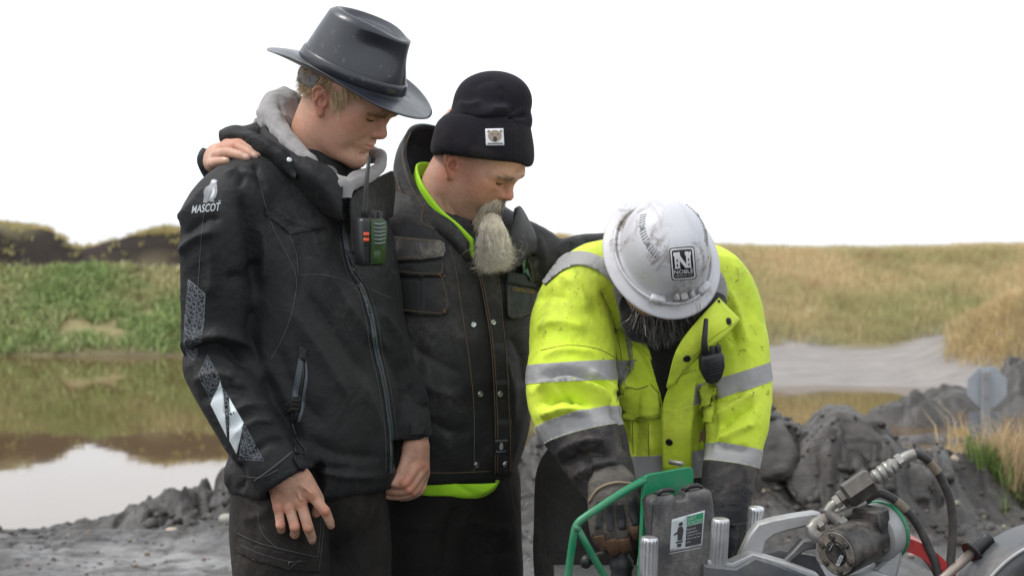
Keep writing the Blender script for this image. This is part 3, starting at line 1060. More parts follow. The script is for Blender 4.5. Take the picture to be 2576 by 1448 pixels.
# the long tan slope on the right
u, x, y, z = patch(18500, 1400, 2850, 2.9, 9.5, 1.0, 1)
g = fbm(np.stack([x * 0.6, y * 0.5, z * 0], 1), 4, 71); g2 = fbm(np.stack([x * 2.2, y * 1.4, z * 0], 1), 3, 72)
keep = (g2 > -0.55) & ((u > 1480) | (y > 27.5))
mixg = np.clip(0.22 + 0.8 * g + 0.45 * g2 - 0.03 * (y - 27), 0, 1)[:, None]
colr = (1 - mixg) * np.array([0.64, 0.50, 0.30]) + mixg * np.array([0.38, 0.39, 0.18])
red = np.clip(g2 * 1.6 - 0.55, 0, 0.6)[:, None]
colr = colr * (1 - red) + red * np.array([0.46, 0.26, 0.17])
hh = 0.13 + 0.10 * rng.uniform(0, 1, len(x)) + 0.07 * g
blades(np.stack([x, y, z - 0.03], 1)[keep], hh[keep], np.full(keep.sum(), 0.009), np.full(keep.sum(), 0.5), colr[keep], 'dry_grass', STRAW, 'long tan and olive grass covering the slope beyond the pond', 'grass', per=6, spread=0.11)
# nearer hump at the right edge
nn = 6200
x = rng.normal(6.9, 1.2, nn); y = rng.normal(22.4, 1.5, nn); z = ground_h(x, y)
g = fbm(np.stack([x, y, z * 0], 1), 3, 73)[:, None]
k2 = (z > -0.20) & (y > 20.6) & (col_u(x, y) > 2395)
blades(np.stack([x, y, z - 0.03], 1)[k2], np.full(k2.sum(), 0.24), np.full(k2.sum(), 0.011), np.full(k2.sum(), 0.5), (np.array([0.62, 0.46, 0.27]) * (0.9 + 0.3 * g) + np.array([0, 0.03, 0]))[k2], 'orange_grass', STRAW, 'orange tan grass on the near hump at the right edge', 'grass', per=7, spread=0.12)
# left bank: leafy green weeds on the slope, dry grass on the lip
u, x, y, z = patch(11500, -300, 1750, 0.0, 1.75, 0.85, -1)
g = fbm(np.stack([x * 0.7, z * 2.2, y * 0], 1), 4, 81); g2 = fbm(np.stack([x * 2.5, z * 5, y * 0], 1), 3, 82)
keep = (g2 > -0.32)
mixg = np.clip(0.78 + 0.9 * g + 0.4 * g2 - 0.35 * (z - 0.3), 0, 1)[:, None]
colr = (1 - mixg) * np.array([0.62, 0.53, 0.33]) + mixg * np.array([0.33, 0.42, 0.175])
blades(np.stack([x, y, z - 0.02], 1)[keep], (0.10 + 0.12 * rng.uniform(0, 1, len(x)))[keep], np.full(keep.sum(), 0.035), np.full(keep.sum(), 0.8), colr[keep], 'green_weeds', GREEN, 'leafy green weeds and grass on the steep bank left', 'weeds', per=6, spread=0.13)
u, x, y, z = patch(3200, -300, 1480, 2.3, 4.2, 1.3, -1)
g = fbm(np.stack([x * 0.8, y * 0.5, z * 0], 1), 3, 83)
keep = g > -0.12
mixg = np.clip(0.35 + g, 0, 1)[:, None]
colr = (1 - mixg) * np.array([0.55, 0.41, 0.20]) + mixg * np.array([0.36, 0.35, 0.14])
blades(np.stack([x, y, z - 0.03], 1)[keep], (0.09 + 0.16 * rng.uniform(0, 1, len(x)) * np.clip(0.4 + 1.6 * g, 0.2, 1))[keep], np.full(keep.sum(), 0.017), np.full(keep.sum(), 0.5), colr[keep], 'bank_grass', STRAW, 'dry grass fringing the top of the dark earth bank', 'grass', per=7, spread=0.12)
u, x, y, z = patch(220, -500, 1300, 1.5, 2.3)
blades(np.stack([x, y, z - 0.02], 1), np.full(220, 0.13), np.full(220, 0.025), np.full(220, 0.7), np.repeat(np.array([[0.42, 0.38, 0.17]]), 220, 0), 'cliff_weeds', GREEN, 'scattered weeds clinging to the dark earth face', 'weeds', per=6, spread=0.08)
# clump of pale and green grass at the near edge of the pond, right
for nm, lab, uu, su, yy, n, hg, cl, wd, ln in [
        ('grass_clump', 'clump of tall pale straw grass at the pond edge before the octagonal sign', 2395, 80, 9.75, 70, 0.36, (0.58, 0.43, 0.24), 0.007, 0.6),
        ('grass_clump', 'tangle of brown straw grass at the right edge below the sign', 2548, 40, 9.6, 80, 0.38, (0.52, 0.39, 0.23), 0.008, 0.45),
        ('grass_clump', 'fresh green grass growing low at the water right of the straw', 2508, 38, 9.5, 75, 0.19, (0.16, 0.23, 0.07), 0.009, 0.45)]:
    gu_ = rng.normal(uu, su, n); gy_ = rng.normal(yy, 0.16, n); gx_ = (gu_ - 1287.5) / FPX * gy_
    gz_ = np.maximum(np.maximum(ground_h(gx_, gy_), mud_h(gx_, gy_)), WATER - 0.1)
    blades(np.stack([gx_, gy_, gz_], 1), np.full(n, hg) * rng.uniform(0.7, 1.1, n), np.full(n, wd), np.full(n, ln), np.repeat(np.array([cl]), n, 0), nm, STRAW, lab, 'grass clump', per=9, spread=0.05, kind=None)
# ------------------------------------------------------------------ people: shared builders
def head_axes(pitch, turn, roll):
    """columns: forward, left, up. turn = degrees from profile (facing right) towards the camera."""
    p, th, ro = R(pitch), R(turn), R(roll)
    Rz = np.array([[math.cos(th), math.sin(th), 0], [-math.sin(th), math.cos(th), 0], [0, 0, 1]])
    Ry = np.array([[math.cos(p), 0, math.sin(p)], [0, 1, 0], [-math.sin(p), 0, math.cos(p)]])
    Rx = np.array([[1, 0, 0], [0, math.cos(ro), -math.sin(ro)], [0, math.sin(ro), math.cos(ro)]])
    return Rz @ Ry @ Rx

def mir(fn):
    for s in (-1, 1): fn(s)

def lash_line(s, dz=0.0, off=0.0):
    """the edge of the lowered upper lid (or its crease, dz above) on the eyeball's surface."""
    o = []
    for t in np.linspace(-0.78, 0.93, 9):
        z = -0.0026 + dz + 0.0034 * max(t, 0) ** 2 + 0.0016 * min(t, 0) ** 2
        u = (z - 0.0035) / 0.0120
        o.append((0.0800 + (0.0138 + off) * math.sqrt(max(1 - t * t - u * u, 0.03)), s * (0.0300 + 0.0160 * t), z))
    return o

def build_head(M, O, neck, scale=1.0, h=0.0021, q=None):
    """one head and neck in its own frame (x forward, y left, z up); returns world mesh, local coordinates."""
    q = dict(dict(brow=0.0, nose=1.0, cheek=1.0, jaw=1.0, chin=0.0, fat=0.0, lip=1.0), **(q or {}))
    loc = [(M.T @ (np.asarray(p) - O)) / scale for p in neck[0]]
    lo = np.minimum(np.array([-0.125, -0.115, -0.135]), np.min([l - 0.115 for l in loc], 0)); hi = np.maximum(np.array([0.14, 0.115, 0.15]), np.max([l + 0.115 for l in loc], 0))
    v = Vol(lo, hi, h)
    v.ell((-0.004, 0, 0.046), (0.099, 0.0755, 0.088), 0.0)
    v.tube([(-0.020, 0, -0.010)] + loc, [0.062] + [r / scale for r in neck[1]], 0.03)
    v.ell((0.032, 0, 0.032), (0.064 + q['brow'] * 0.5, 0.066, 0.062), 0.03)
    v.ell((0.034, 0, -0.030), (0.052, 0.057 + q['fat'], 0.074), 0.03)
    v.ell((0.076, 0, -0.056), (0.0255, 0.029, 0.032), 0.024)
    v.ell((0.079 + q['chin'], 0, -0.099), (0.0165, 0.021 * q['jaw'], 0.0165), 0.022)
    def side(s):
        v.tube([(0.0, s * 0.056, -0.005), (0.008, s * (0.057 + q['fat']), -0.058), (0.050, s * 0.036 * q['jaw'], -0.094), (0.080, s * 0.006, -0.102)], [0.011, 0.0145, 0.0145, 0.013], 0.025)
        v.ell((0.058, s * 0.045, -0.010), (0.026 * q['cheek'], 0.018 * q['cheek'], 0.018), 0.03)
        v.ell((0.050, s * 0.042, -0.045), (0.03, 0.018 + q['fat'], 0.028), 0.03)
        v.ell((0.0800, s * 0.0205, -0.029), (0.0120, 0.0120, 0.013), 0.012)
        v.tube([(0.093 + q['brow'], s * 0.006, 0.0175), (0.0935 + q['brow'], s * 0.026, 0.0225), (0.074, s * 0.051, 0.0165)], [0.0085, 0.0090, 0.0078], 0.016)
        v.ell((0.1000, s * 0.0300, 0.0010), (0.0180, 0.0185, 0.0095), 0.010, 's')
        v.ell((0.0800, s * 0.0300, 0.0035), (0.0138, 0.0160, 0.0120), 0.0030)
        v.tube(lash_line(s, -0.0012), [0.0012] * 9, 0.0012, 's', n=2)
        v.tube(lash_line(s, 0.0062), [0.0008] * 9, 0.0020, 's', n=2)
    mir(side)
    n = q['nose']
    v.tube([(0.0905, 0, 0.0135), (0.0995, 0, -0.004), (0.1085 * (0.35 + 0.65 * n), 0, -0.0235)], [0.0080, 0.0086, 0.0100], 0.013)
    v.ell((0.1100 + 0.006 * (n - 1), 0, -0.0258), (0.0096 * n, 0.0106 * n, 0.0090 * n), 0.008)
    v.ell((0.100, 0, -0.0365), (0.010, 0.0055, 0.0045), 0.006)
    def side2(s):
        v.ell((0.0985, s * 0.0115 * n, -0.0305), (0.0105, 0.0068, 0.0078), 0.007)
        v.ell((0.1030, s * 0.0060, -0.0388), (0.0060, 0.0032, 0.0040), 0.0025, 's')
        v.tube([(0.1010, s * 0.0245, -0.0300), (0.0985, s * 0.0290, -0.042), (0.0915, s * 0.0355, -0.055)], [0.0012, 0.0028, 0.0018], 0.010, 's')
    mir(side2)
    lp = q['lip']; dz = 0.0055
    v.tube([(0.0820, -0.0265, -0.0640 + dz), (0.0985, -0.0115, -0.0602 + dz), (0.1018, 0, -0.0614 + dz), (0.0985, 0.0115, -0.0602 + dz), (0.0820, 0.0265, -0.0640 + dz)], [0.0026, 0.0040 * lp, 0.0038 * lp, 0.0040 * lp, 0.0026], 0.006)
    v.tube([(0.0820, -0.0255, -0.0660 + dz), (0.0970, -0.0115, -0.0702 + dz), (0.1000, 0, -0.0714 + dz), (0.0970, 0.0115, -0.0702 + dz), (0.0820, 0.0255, -0.0660 + dz)], [0.0026, 0.0044 * lp, 0.0050 * lp, 0.0044 * lp, 0.0026], 0.006)
    v.tube([(0.0790, -0.0300, -0.0655 + dz), (0.0985, -0.0135, -0.0655 + dz), (0.1060, 0, -0.0660 + dz), (0.0985, 0.0135, -0.0655 + dz), (0.0790, 0.0300, -0.0655 + dz)], [0.0013, 0.0014, 0.0014, 0.0014, 0.0013], 0.0024, 's')
    v.tube([(0.093, -0.014, -0.0825), (0.0992, 0, -0.0825), (0.093, 0.014, -0.0825)], [0.0022, 0.0026, 0.0022], 0.008, 's')
    def ear(s):
        e = lambda x, z, y=0.0: np.array((0.82 * (x + 0.012) - 0.006 - 0.38 * 0.82 * z, s * (0.0780 + 0.5 * q['fat'] + y - x * 0.46), 0.82 * z - 0.012))
        v.tube([e(-0.004, 0.018), e(-0.014, 0.020), e(-0.018, 0.0), e(-0.010, -0.020)], [0.007, 0.0088, 0.0088, 0.0072], 0.006, flat=((0.42 * s * 0.92, 0.92, 0), 0.42))
        v.tube([e(0.003, 0.004), e(0.001, 0.018), e(-0.007, 0.0295), e(-0.018, 0.0295), e(-0.0265, 0.018), e(-0.0265, 0.002), e(-0.020, -0.012), e(-0.013, -0.024)], [0.0030, 0.0034, 0.0038, 0.0040, 0.0040, 0.0036, 0.0034, 0.004], 0.003)
        v.ell(e(-0.008, -0.0290), (0.0064, 0.0048, 0.0072), 0.006)
        v.tube([e(-0.006, 0.020, 0.002), e(-0.0165, 0.010, 0.002), e(-0.0165, -0.006, 0.002), e(-0.010, -0.016, 0.002)], [0.0022, 0.0026, 0.0026, 0.0028], 0.003)
        v.ell(e(-0.0075, -0.002, 0.006), (0.0068, 0.0135, 0.0100), 0.003, 's')
        v.tube([e(-0.010, 0.0245, 0.004), e(-0.0215, 0.016, 0.004), e(-0.0225, 0.002, 0.004)], [0.003, 0.0034, 0.0028], 0.002, 's')
        v.ell(e(0.002, -0.004, 0.001), (0.0042, 0.0042, 0.0058), 0.004)
    mir(ear)
    co, fc = v.nets()
    co = relax(co, fc, 1, 0.35)
    return O + (co * scale) @ M.T, fc, co

def gauss(l, c, r):
    return np.exp(-(((l - np.asarray(c)) / np.asarray(r)) ** 2).sum(1))

def skin_tint(l, base, blush=0.5, stubble=0.0, stub_col=(0.25, 0.2, 0.17)):
    """complexion in the head's own frame: lips, ears, nose, cheeks, brows."""
    b = np.asarray(base)
    c = np.repeat(b[None, :], len(l), 0)
    a = np.abs(l); m = l.copy(); m[:, 1] = a[:, 1]
    red = np.clip(0.9 * gauss(m, (-0.010, 0.083, -0.012), (0.028, 0.016, 0.040)) + 0.75 * gauss(m, (0.108, 0, -0.026), (0.018, 0.02, 0.016)) + 0.7 * gauss(m, (0.062, 0.05, -0.022), (0.03, 0.035, 0.026))
                  + 0.35 * gauss(m, (0.09, 0.03, 0.0), (0.02, 0.02, 0.012)), 0, 1) * blush
    c = c * (1 - red[:, None]) + red[:, None] * (b * np.array([1.02, 0.62, 0.55]))
    if stubble > 0:
        s = np.clip(gauss(m, (0.05, 0.04, -0.085), (0.05, 0.04, 0.035)) + gauss(m, (0.09, 0, -0.09), (0.04, 0.05, 0.03)), 0, 1) * stubble
        c = c * (1 - s[:, None]) + s[:, None] * np.asarray(stub_col)
    lip = np.clip(gauss(m, (0.100, 0.0, -0.0605), (0.018, 0.019, 0.0060)) * 1.3, 0, 1)
    c = c * (1 - 0.6 * lip[:, None]) + 0.6 * lip[:, None] * (b * np.array([0.95, 0.52, 0.50]))
    sp = fbm(l * 190, 3, 5); bl = fbm(l * 34, 4, 6)[:, None]; fr = np.clip(fbm(l * 420, 2, 9) * 2.2 - 1.0, 0, 1)[:, None]
    c = c * (1 + 0.10 * sp[:, None]) * (1 + bl * np.array([0.06, 0.16, 0.18])) * (1 - 0.30 * fr * np.array([0.6, 1, 1]))
    return np.clip(c, 0.01, 0.9)

def skin_mat():
    t = NT('skin')
    c = t.attr('tint', 'Color')
    pores = t.noise(900, 3, 0.6)
    t.set(Base=c, Roughness=t.ramp(t.noise(120, 3), [(0.3, 0.42), (0.7, 0.6)]), Spec=0.4, SSS=0.16, Normal=t.bump(pores, 0.35, 0.0014, t.bump(t.noise(240, 5, 0.65), 0.32, 0.0025)))
    t.b.inputs['Subsurface Radius'].default_value = (1.0, 0.35, 0.2)
    t.b.inputs['Subsurface Scale'].default_value = 0.008
    return t.m
SKIN = skin_mat()

def hairs(name, roots, dirs, lens, rad, mat, parent, curl=0.0, grav=0.0, seg=5, seed=1, cols=None, wave=40.0, sides=2):
    """strands as tapering tubes, one mesh."""
    r = np.random.default_rng(seed)
    n = len(roots)
    d = dirs / (np.linalg.norm(dirs, axis=1)[:, None] + 1e-9)
    a = np.cross(d, r.normal(size=(n, 3))); a /= np.linalg.norm(a, axis=1)[:, None] + 1e-9
    b = np.cross(d, a)
    ph = r.uniform(0, 6.28, n); wv = wave * r.uniform(0.6, 1.5, n)
    C = []
    for k in range(seg + 1):
        t = k / seg
        s = (lens * t)
        p = roots + d * s[:, None] + a * (curl * lens * np.sin(ph + wv * s) * t)[:, None] + b * (curl * lens * np.cos(ph * 1.7 + wv * s) * t)[:, None]
        p[:, 2] -= grav * lens * t * t
        C.append(p)
    C = np.stack(C, 1)
    tan = np.gradient(C, axis=1); tan /= np.linalg.norm(tan, axis=2)[:, :, None] + 1e-9
    e1 = np.cross(tan, a[:, None, :]); e1 /= np.linalg.norm(e1, axis=2)[:, :, None] + 1e-9
    e2 = np.cross(tan, e1)
    rr = rad * (1 - 0.75 * np.linspace(0, 1, seg + 1) ** 1.5)
    V = np.stack([C + rr[None, :, None] * (math.cos(6.283 * k / sides) * e1 + math.sin(6.283 * k / sides) * e2) for k in range(sides)], 2)
    V = V.reshape(-1, 3)
    base = (np.arange(n) * (seg + 1) * sides)[:, None, None] + (np.arange(seg) * sides)[None, :, None]
    k = np.arange(sides)[None, None, :]; k2 = (k + 1) % sides
    F = np.stack([base + k, base + k2, base + sides + k2, base + sides + k], -1)
    if sides == 2: F = F[:, :, :1]                      # flat ribbon: one face per step
    F = F.reshape(-1, 4)
    me = mesh_np(name, V, F)
    if cols is not None:
        attr_col(me, 'tint', np.repeat(cols, (seg + 1) * sides, 0))
    return link(name, me, mat, parent)

def hair_mat(name):
    t = NT(name)
    t.set(Base=t.attr('tint', 'Color'), Roughness=0.42, Spec=0.4)
    return t.m
HAIR = hair_mat('hair')

def hand_vol(lo, hi, palm, fingers, k=0.008, h=0.0021, extra=None):
    """palm: list of (pts, radii); fingers: list of (pts, radii) in (u,v,w) pixels."""
    q_ = np.array([p for g in list(palm) + list(fingers) for p in PL(g[0])]); m_ = max(max(g[1]) for g in list(palm) + list(fingers)) * S + 0.012
    v = Vol(q_.min(0) - m_, q_.max(0) + m_, h)
    for pts, rad in palm: v.tube(PL(pts), [r * S for r in rad], 0.014)
    for f in fingers:
        pts, rad = f[0], f[1]
        w = PL(pts); rr = [r * S for r in rad]
        v.tube(w, rr, k if len(f) < 3 else f[2], n=4)
    if extra: extra(v)
    return v

def body_vol(tubes, h=0.014):
    """trunk and limbs: (pts, radii in metres[, flat])."""
    q_ = np.array([p for g in tubes for p in PL(g[0])]); m_ = max(max(g[1]) for g in tubes) * 1.3 + 0.04
    v = Vol(q_.min(0) - m_, q_.max(0) + m_, h)
    for g in tubes: v.tube(PL(g[0]), g[1], 0.03, flat=g[2] if len(g) > 2 else None)
    return v

def join_mesh(parts):
    co, fc, off = [], [], 0
    for c, f in parts:
        co.append(c); fc.append(f + off); off += len(c)
    return np.concatenate(co), np.concatenate(fc)

def body_mesh(name, parts, tints, base, label):
    """the whole body as one mesh, rooted at its feet."""
    base = np.asarray(base, float)
    obs = []
    for (co, fc), tint in zip(parts, tints):
        me = mesh_np(name, co - base, fc)
        attr_col(me, 'tint', tint)
        obs.append(link(name, me, SKIN))
    o = obs[0]
    for b in obs[1:]:                                   # weld head, trunk and hands into one surface
        m = o.modifiers.new('weld', 'BOOLEAN'); m.operation = 'UNION'; m.object = b
        try: m.solver = 'MANIFOLD'
        except TypeError: m.solver = 'EXACT'
    need = 0.7 * sum(len(p[0]) for p in parts)
    for solver in ('MANIFOLD', 'EXACT'):
        for m in o.modifiers: m.solver = solver
        dg = bpy.context.evaluated_depsgraph_get()
        me = bpy.data.meshes.new_from_object(o.evaluated_get(dg))
        bm = bmesh.new(); bm.from_mesh(me); bm.verts.ensure_lookup_table()
        seen = np.zeros(len(bm.verts), bool); best = []
        for v0 in bm.verts:                              # keep the body, drop stray crumbs
            if seen[v0.index]: continue
            st, comp = [v0], []; seen[v0.index] = True
            while st:
                x = st.pop(); comp.append(x)
                for e in x.link_edges:
                    y = e.other_vert(x)
                    if not seen[y.index]: seen[y.index] = True; st.append(y)
            if len(comp) > len(best): best = comp
        if len(best) > need:
            keep = set(best)
            bmesh.ops.delete(bm, geom=[x for x in bm.verts if x not in keep], context='VERTS')
            bm.to_mesh(me); bm.free(); break
        bm.free(); me = None
    for b in obs: bpy.data.objects.remove(b, do_unlink=True)
    if me is None:
        co, fc = join_mesh(parts)
        me = mesh_np(name, co - base, fc)
        attr_col(me, 'tint', np.concatenate(tints))
    me.name = name
    me.polygons.foreach_set('use_smooth', np.ones(len(me.polygons), dtype=bool))
    o = link(name, me, None if len(me.materials) else SKIN)
    o.location = base
    bpy.context.view_layer.update()
    return tag(o, label, 'person')

def sec(v, u, w, a, b, yaw, ex=2.3):
    p = P(u, v, w)
    return (p[2], p[0], p[1], a * S, b * S, yaw, ex)

def ribbon(name, rows, th, mat, parent, n=6, smooth=True):
    """cloth sheet through rows of 3-D points (each row a polyline), thickness th."""
    rows = [catmull(np.asarray(r, float), np.ones(len(r)), n)[0] for r in rows]
    G = np.array(rows)                                    # m x k x 3
    G = np.stack([catmull(G[:, j], np.ones(len(G)), n)[0] for j in range(G.shape[1])], 1)
    m, k = G.shape[:2]
    fc = grid_faces(m, k)
    co = G.reshape(-1, 3)
    nn = vnormals(co, fc)
    A, B = co + nn * th / 2, co - nn * th / 2
    N = len(co)
    F = [fc, fc[:, ::-1] + N]
    idx = np.arange(N).reshape(m, k)
    loop = np.concatenate([idx[0, :], idx[1:, -1], idx[-1, ::-1][1:], idx[::-1, 0][1:-1]])
    nx = np.roll(loop, -1)
    F.append(np.stack([loop, loop + N, nx + N, nx], 1))
    return link(name, mesh_np(name, np.concatenate([A, B]), np.concatenate(F)), mat, parent), (np.concatenate([A, B]), np.concatenate(F))

def fabric(name, col, rough=0.85, weave=700.0, dust=None, dust_amt=0.0, var=0.2, sheen=0.15, wr=0.35, dust_scale=4.0, wscale=(9, 9, 9), spots=None, fade=None):
    """woven cloth with soft wrinkles, wear and dried mud."""
    t = NT(name)
    a = t.noise(14, 5, 0.6)
    c = t.mix(a, [x * (1 - var) for x in col], [min(1, x * (1 + var)) for x in col])
    if fade is not None:
        c = t.mix(t.ramp(t.noise(3.4, 5, 0.6, dist=0.4), [(0.35, 0.0), (0.68, 1.0)]), c, fade)
    if dust is not None:
        m = t.noise(dust_scale, 7, 0.68, dist=0.6)
        g = t.noise(70.0, 5, 0.7)
        f = t.math('MULTIPLY', t.ramp(m, [(0.50, 0.0), (0.72, 1.0)]), t.ramp(g, [(0.35, 0.0), (0.65, 1.0)]))
        c = t.mix(t.math('MULTIPLY', f, dust_amt), c, dust)
        c = t.mix(t.math('MULTIPLY', t.ramp(t.noise(2.8, 5, 0.65), [(0.35, 0.0), (0.72, 1.0)]), dust_amt * 0.36), c, dust)
    if spots is not None:
        s = t.ramp(t.noise(38.0, 6, 0.75, dist=0.8), [(0.60, 0.0), (0.68, 1.0)])
        s2 = t.ramp(t.noise(5.5, 3), [(0.42, 0.0), (0.62, 1.0)])
        c = t.mix(t.math('MULTIPLY', t.math('MULTIPLY', s, s2), spots[1]), c, spots[0])
        s3 = t.ramp(t.noise(3.2, 6, 0.7, dist=0.5), [(0.52, 0.0), (0.78, 1.0)])
        c = t.mix(t.math('MULTIPLY', s3, spots[1] * 0.55), c, spots[0])
    t.set(Base=c, Roughness=rough, Spec=0.22, Sheen=sheen)
    wv = t.n('ShaderNodeTexWave', Scale=weave, Distortion=0.5); t.l(t.coord(), wv.inputs['Vector'])
    b1 = t.bump(wv.outputs['Fac'], 0.10, 0.0006)
    wn = t.noise(1.0, 4, 0.55, t.mapped(wscale), 0.8)
    b2 = t.bump(wn, wr, 0.022, b1)
    wn2 = t.noise(3.2, 4, 0.6, t.mapped(wscale), 1.2)
    t.set(Normal=t.bump(wn2, wr * 0.6, 0.008, b2))
    MATS[name] = t.m
    return t.m

BLACKCLOTH = fabric('black_shell_cloth', (0.0082, 0.0091, 0.0114), 0.64, dust=(0.15, 0.142, 0.128), dust_amt=0.40, sheen=0.02, wr=0.5)
TROUSER = fabric('charcoal_trouser_cloth', (0.0115, 0.0107, 0.0102), 0.85, dust=(0.12, 0.10, 0.085), dust_amt=0.5, sheen=0.02, wscale=(10, 10, 7))
RUBBER = mat_plain('black_rubber', (0.02, 0.02, 0.021), 0.5)
METAL = mat_plain('snap_metal', (0.55, 0.56, 0.58), 0.35, 1.0)
THREAD_GREY = mat_plain('grey_thread', (0.085, 0.085, 0.085), 0.9)
THREAD_TAN = mat_plain('tan_thread', (0.17, 0.115, 0.065), 0.9)
BOOT = fabric('boot_leather', (0.05, 0.04, 0.032), 0.7, dust=(0.18, 0.17, 0.155), dust_amt=0.9)

def legs(name, L, parent, mat, h=0.008):
    """trousers: L = list of tubes (pts,radii px), first = pelvis parts."""
    pts = np.array([p for t_ in L for p in PL(t_[0])]); rm = max(max(t_[1]) for t_ in L) * S * 1.25
    v = Vol(pts.min(0) - rm - 0.02, pts.max(0) + rm + 0.02, h)
    for i, (p_, r_) in enumerate(L): v.tube(PL(p_), [x * S for x in r_], 0.03)
    return v

def boot(parent, p, fwd):
    p = np.asarray(p, float); f = np.asarray(fwd, float); f = f / np.linalg.norm(f)
    s = np.array([-f[1], f[0], 0]); 
    v = Vol(p - 0.24, p + np.array([0.24, 0.24, 0.30]), 0.009)
    up = np.array([0, 0, 1.0])
    v.tube([p + up * 0.25 - f * 0.02, p + up * 0.10 - f * 0.02], [0.058, 0.052], 0.02)
    v.tube([p + up * 0.055 - f * 0.05, p + up * 0.055 + f * 0.10, p + up * 0.045 + f * 0.16], [0.045, 0.047, 0.040], 0.04)
    v.cut(p + up * 0.018, -up)
    co, fc = v.nets()
    b = link('boot', mesh_np('boot', co, fc), BOOT, parent)
    mb = MB()
    out = [p + f * (0.065 + 0.145 * math.cos(a)) + s * 0.05 * math.sin(a) * (1 + 0.12 * math.cos(a)) for a in np.linspace(0, 2 * math.pi, 24, endpoint=False)]
    mb.add(np.array([o + up * 0.001 for o in out] + [o + up * 0.024 for o in out]), [list(range(24))[::-1], list(range(24, 48))] + [(i, (i + 1) % 24, 24 + (i + 1) % 24, 24 + i) for i in range(24)])
    mb.build('sole', RUBBER, b, smooth=False)
    return b

def flap(name, poly, surf, mat, parent, off=0.004): return decal(name, [poly], surf, mat, parent, off=off, step=10)
# ------------------------------------------------------------------ young man in the black hat (left)
def shell_grid(G, th, name, mat, parent, close_center=False):
    """G: rows x columns x 3, columns wrap round; outer skin + inner skin th below it."""
    m, k = G.shape[:2]
    i = np.arange(m * k).reshape(m, k)
    j = np.roll(i, -1, 1)
    fc = np.stack([i[:-1].ravel(), j[:-1].ravel(), j[1:].ravel(), i[1:].ravel()], 1)
    co = G.reshape(-1, 3)
    nn = vnormals(co, fc)
    ctr = co.mean(0)
    N = len(co)
    F = [fc, fc[:, ::-1] + N, np.stack([i[0], j[0], j[0] + N, i[0] + N], 1)[:, ::-1]]
    if not close_center: F.append(np.stack([i[-1], j[-1], j[-1] + N, i[-1] + N], 1))
    else:
        pass
    C = np.concatenate([co, co - nn * th])
    F = np.concatenate(F)
    me = mesh_np(name, C, F)
    bm = bmesh.new(); bm.from_mesh(me); bmesh.ops.holes_fill(bm, edges=[e for e in bm.edges if len(e.link_faces) == 1], sides=0) if close_center else None
    bmesh.ops.recalc_face_normals(bm, faces=bm.faces)
    for f in bm.faces: f.smooth = True
    bm.to_mesh(me); bm.free()
    return link(name, me, mat, parent), co, fc

HM = head_axes(34, 22, 9); HO = P(872, 238, 0)
hco, hfc, hl = build_head(HM, HO, ([P(800, 330, 25), P(778, 430, 60), P(770, 505, 75)], [0.056, 0.060, 0.07]), 1.0,
                          q=dict(brow=0.007, nose=1.0, cheek=0.98, jaw=1.2, chin=0.005, fat=0.0, lip=0.62))
hco = folds(hco, hfc, [([(955, 346), (930, 362), (905, 385)], 4, -1.6), ([(905, 360), (893, 374), (888, 392)], 4, -1.6), ([(925, 300), (940, 304), (952, 302)], 3, -1.0), ([(880, 330), (890, 350), (880, 380)], 12, -2.5)])
htint = skin_tint(hl, (0.54, 0.305, 0.212), blush=0.78)
# hidden torso, arms and the two bare hands belong to the same body
bv = body_vol([
    ([(775, 470, 70), (780, 700, 60), (785, 950, 60), (790, 1180, 50)], [0.085, 0.125, 0.12, 0.125], ((0.77, -0.64, 0), 0.75)),
    ([(640, 520, -60), (545, 640, -130), (535, 870, -120), (610, 1040, -165), (700, 1180, -200)], [0.055, 0.05, 0.042, 0.038, 0.03]),
    ([(880, 520, 130), (910, 700, 155), (945, 860, 135), (1005, 1000, 95), (1046, 1090, 75)], [0.05, 0.045, 0.04, 0.034, 0.03]),
    ([(730, 1200, -10), (715, 1700, -30), (705, 2260, 0)], [0.085, 0.06, 0.045]),
    ([(850, 1200, 90), (880, 1700, 80), (880, 2260, 110)], [0.085, 0.06, 0.045])], 0.014)
bco, bfc = bv.nets()

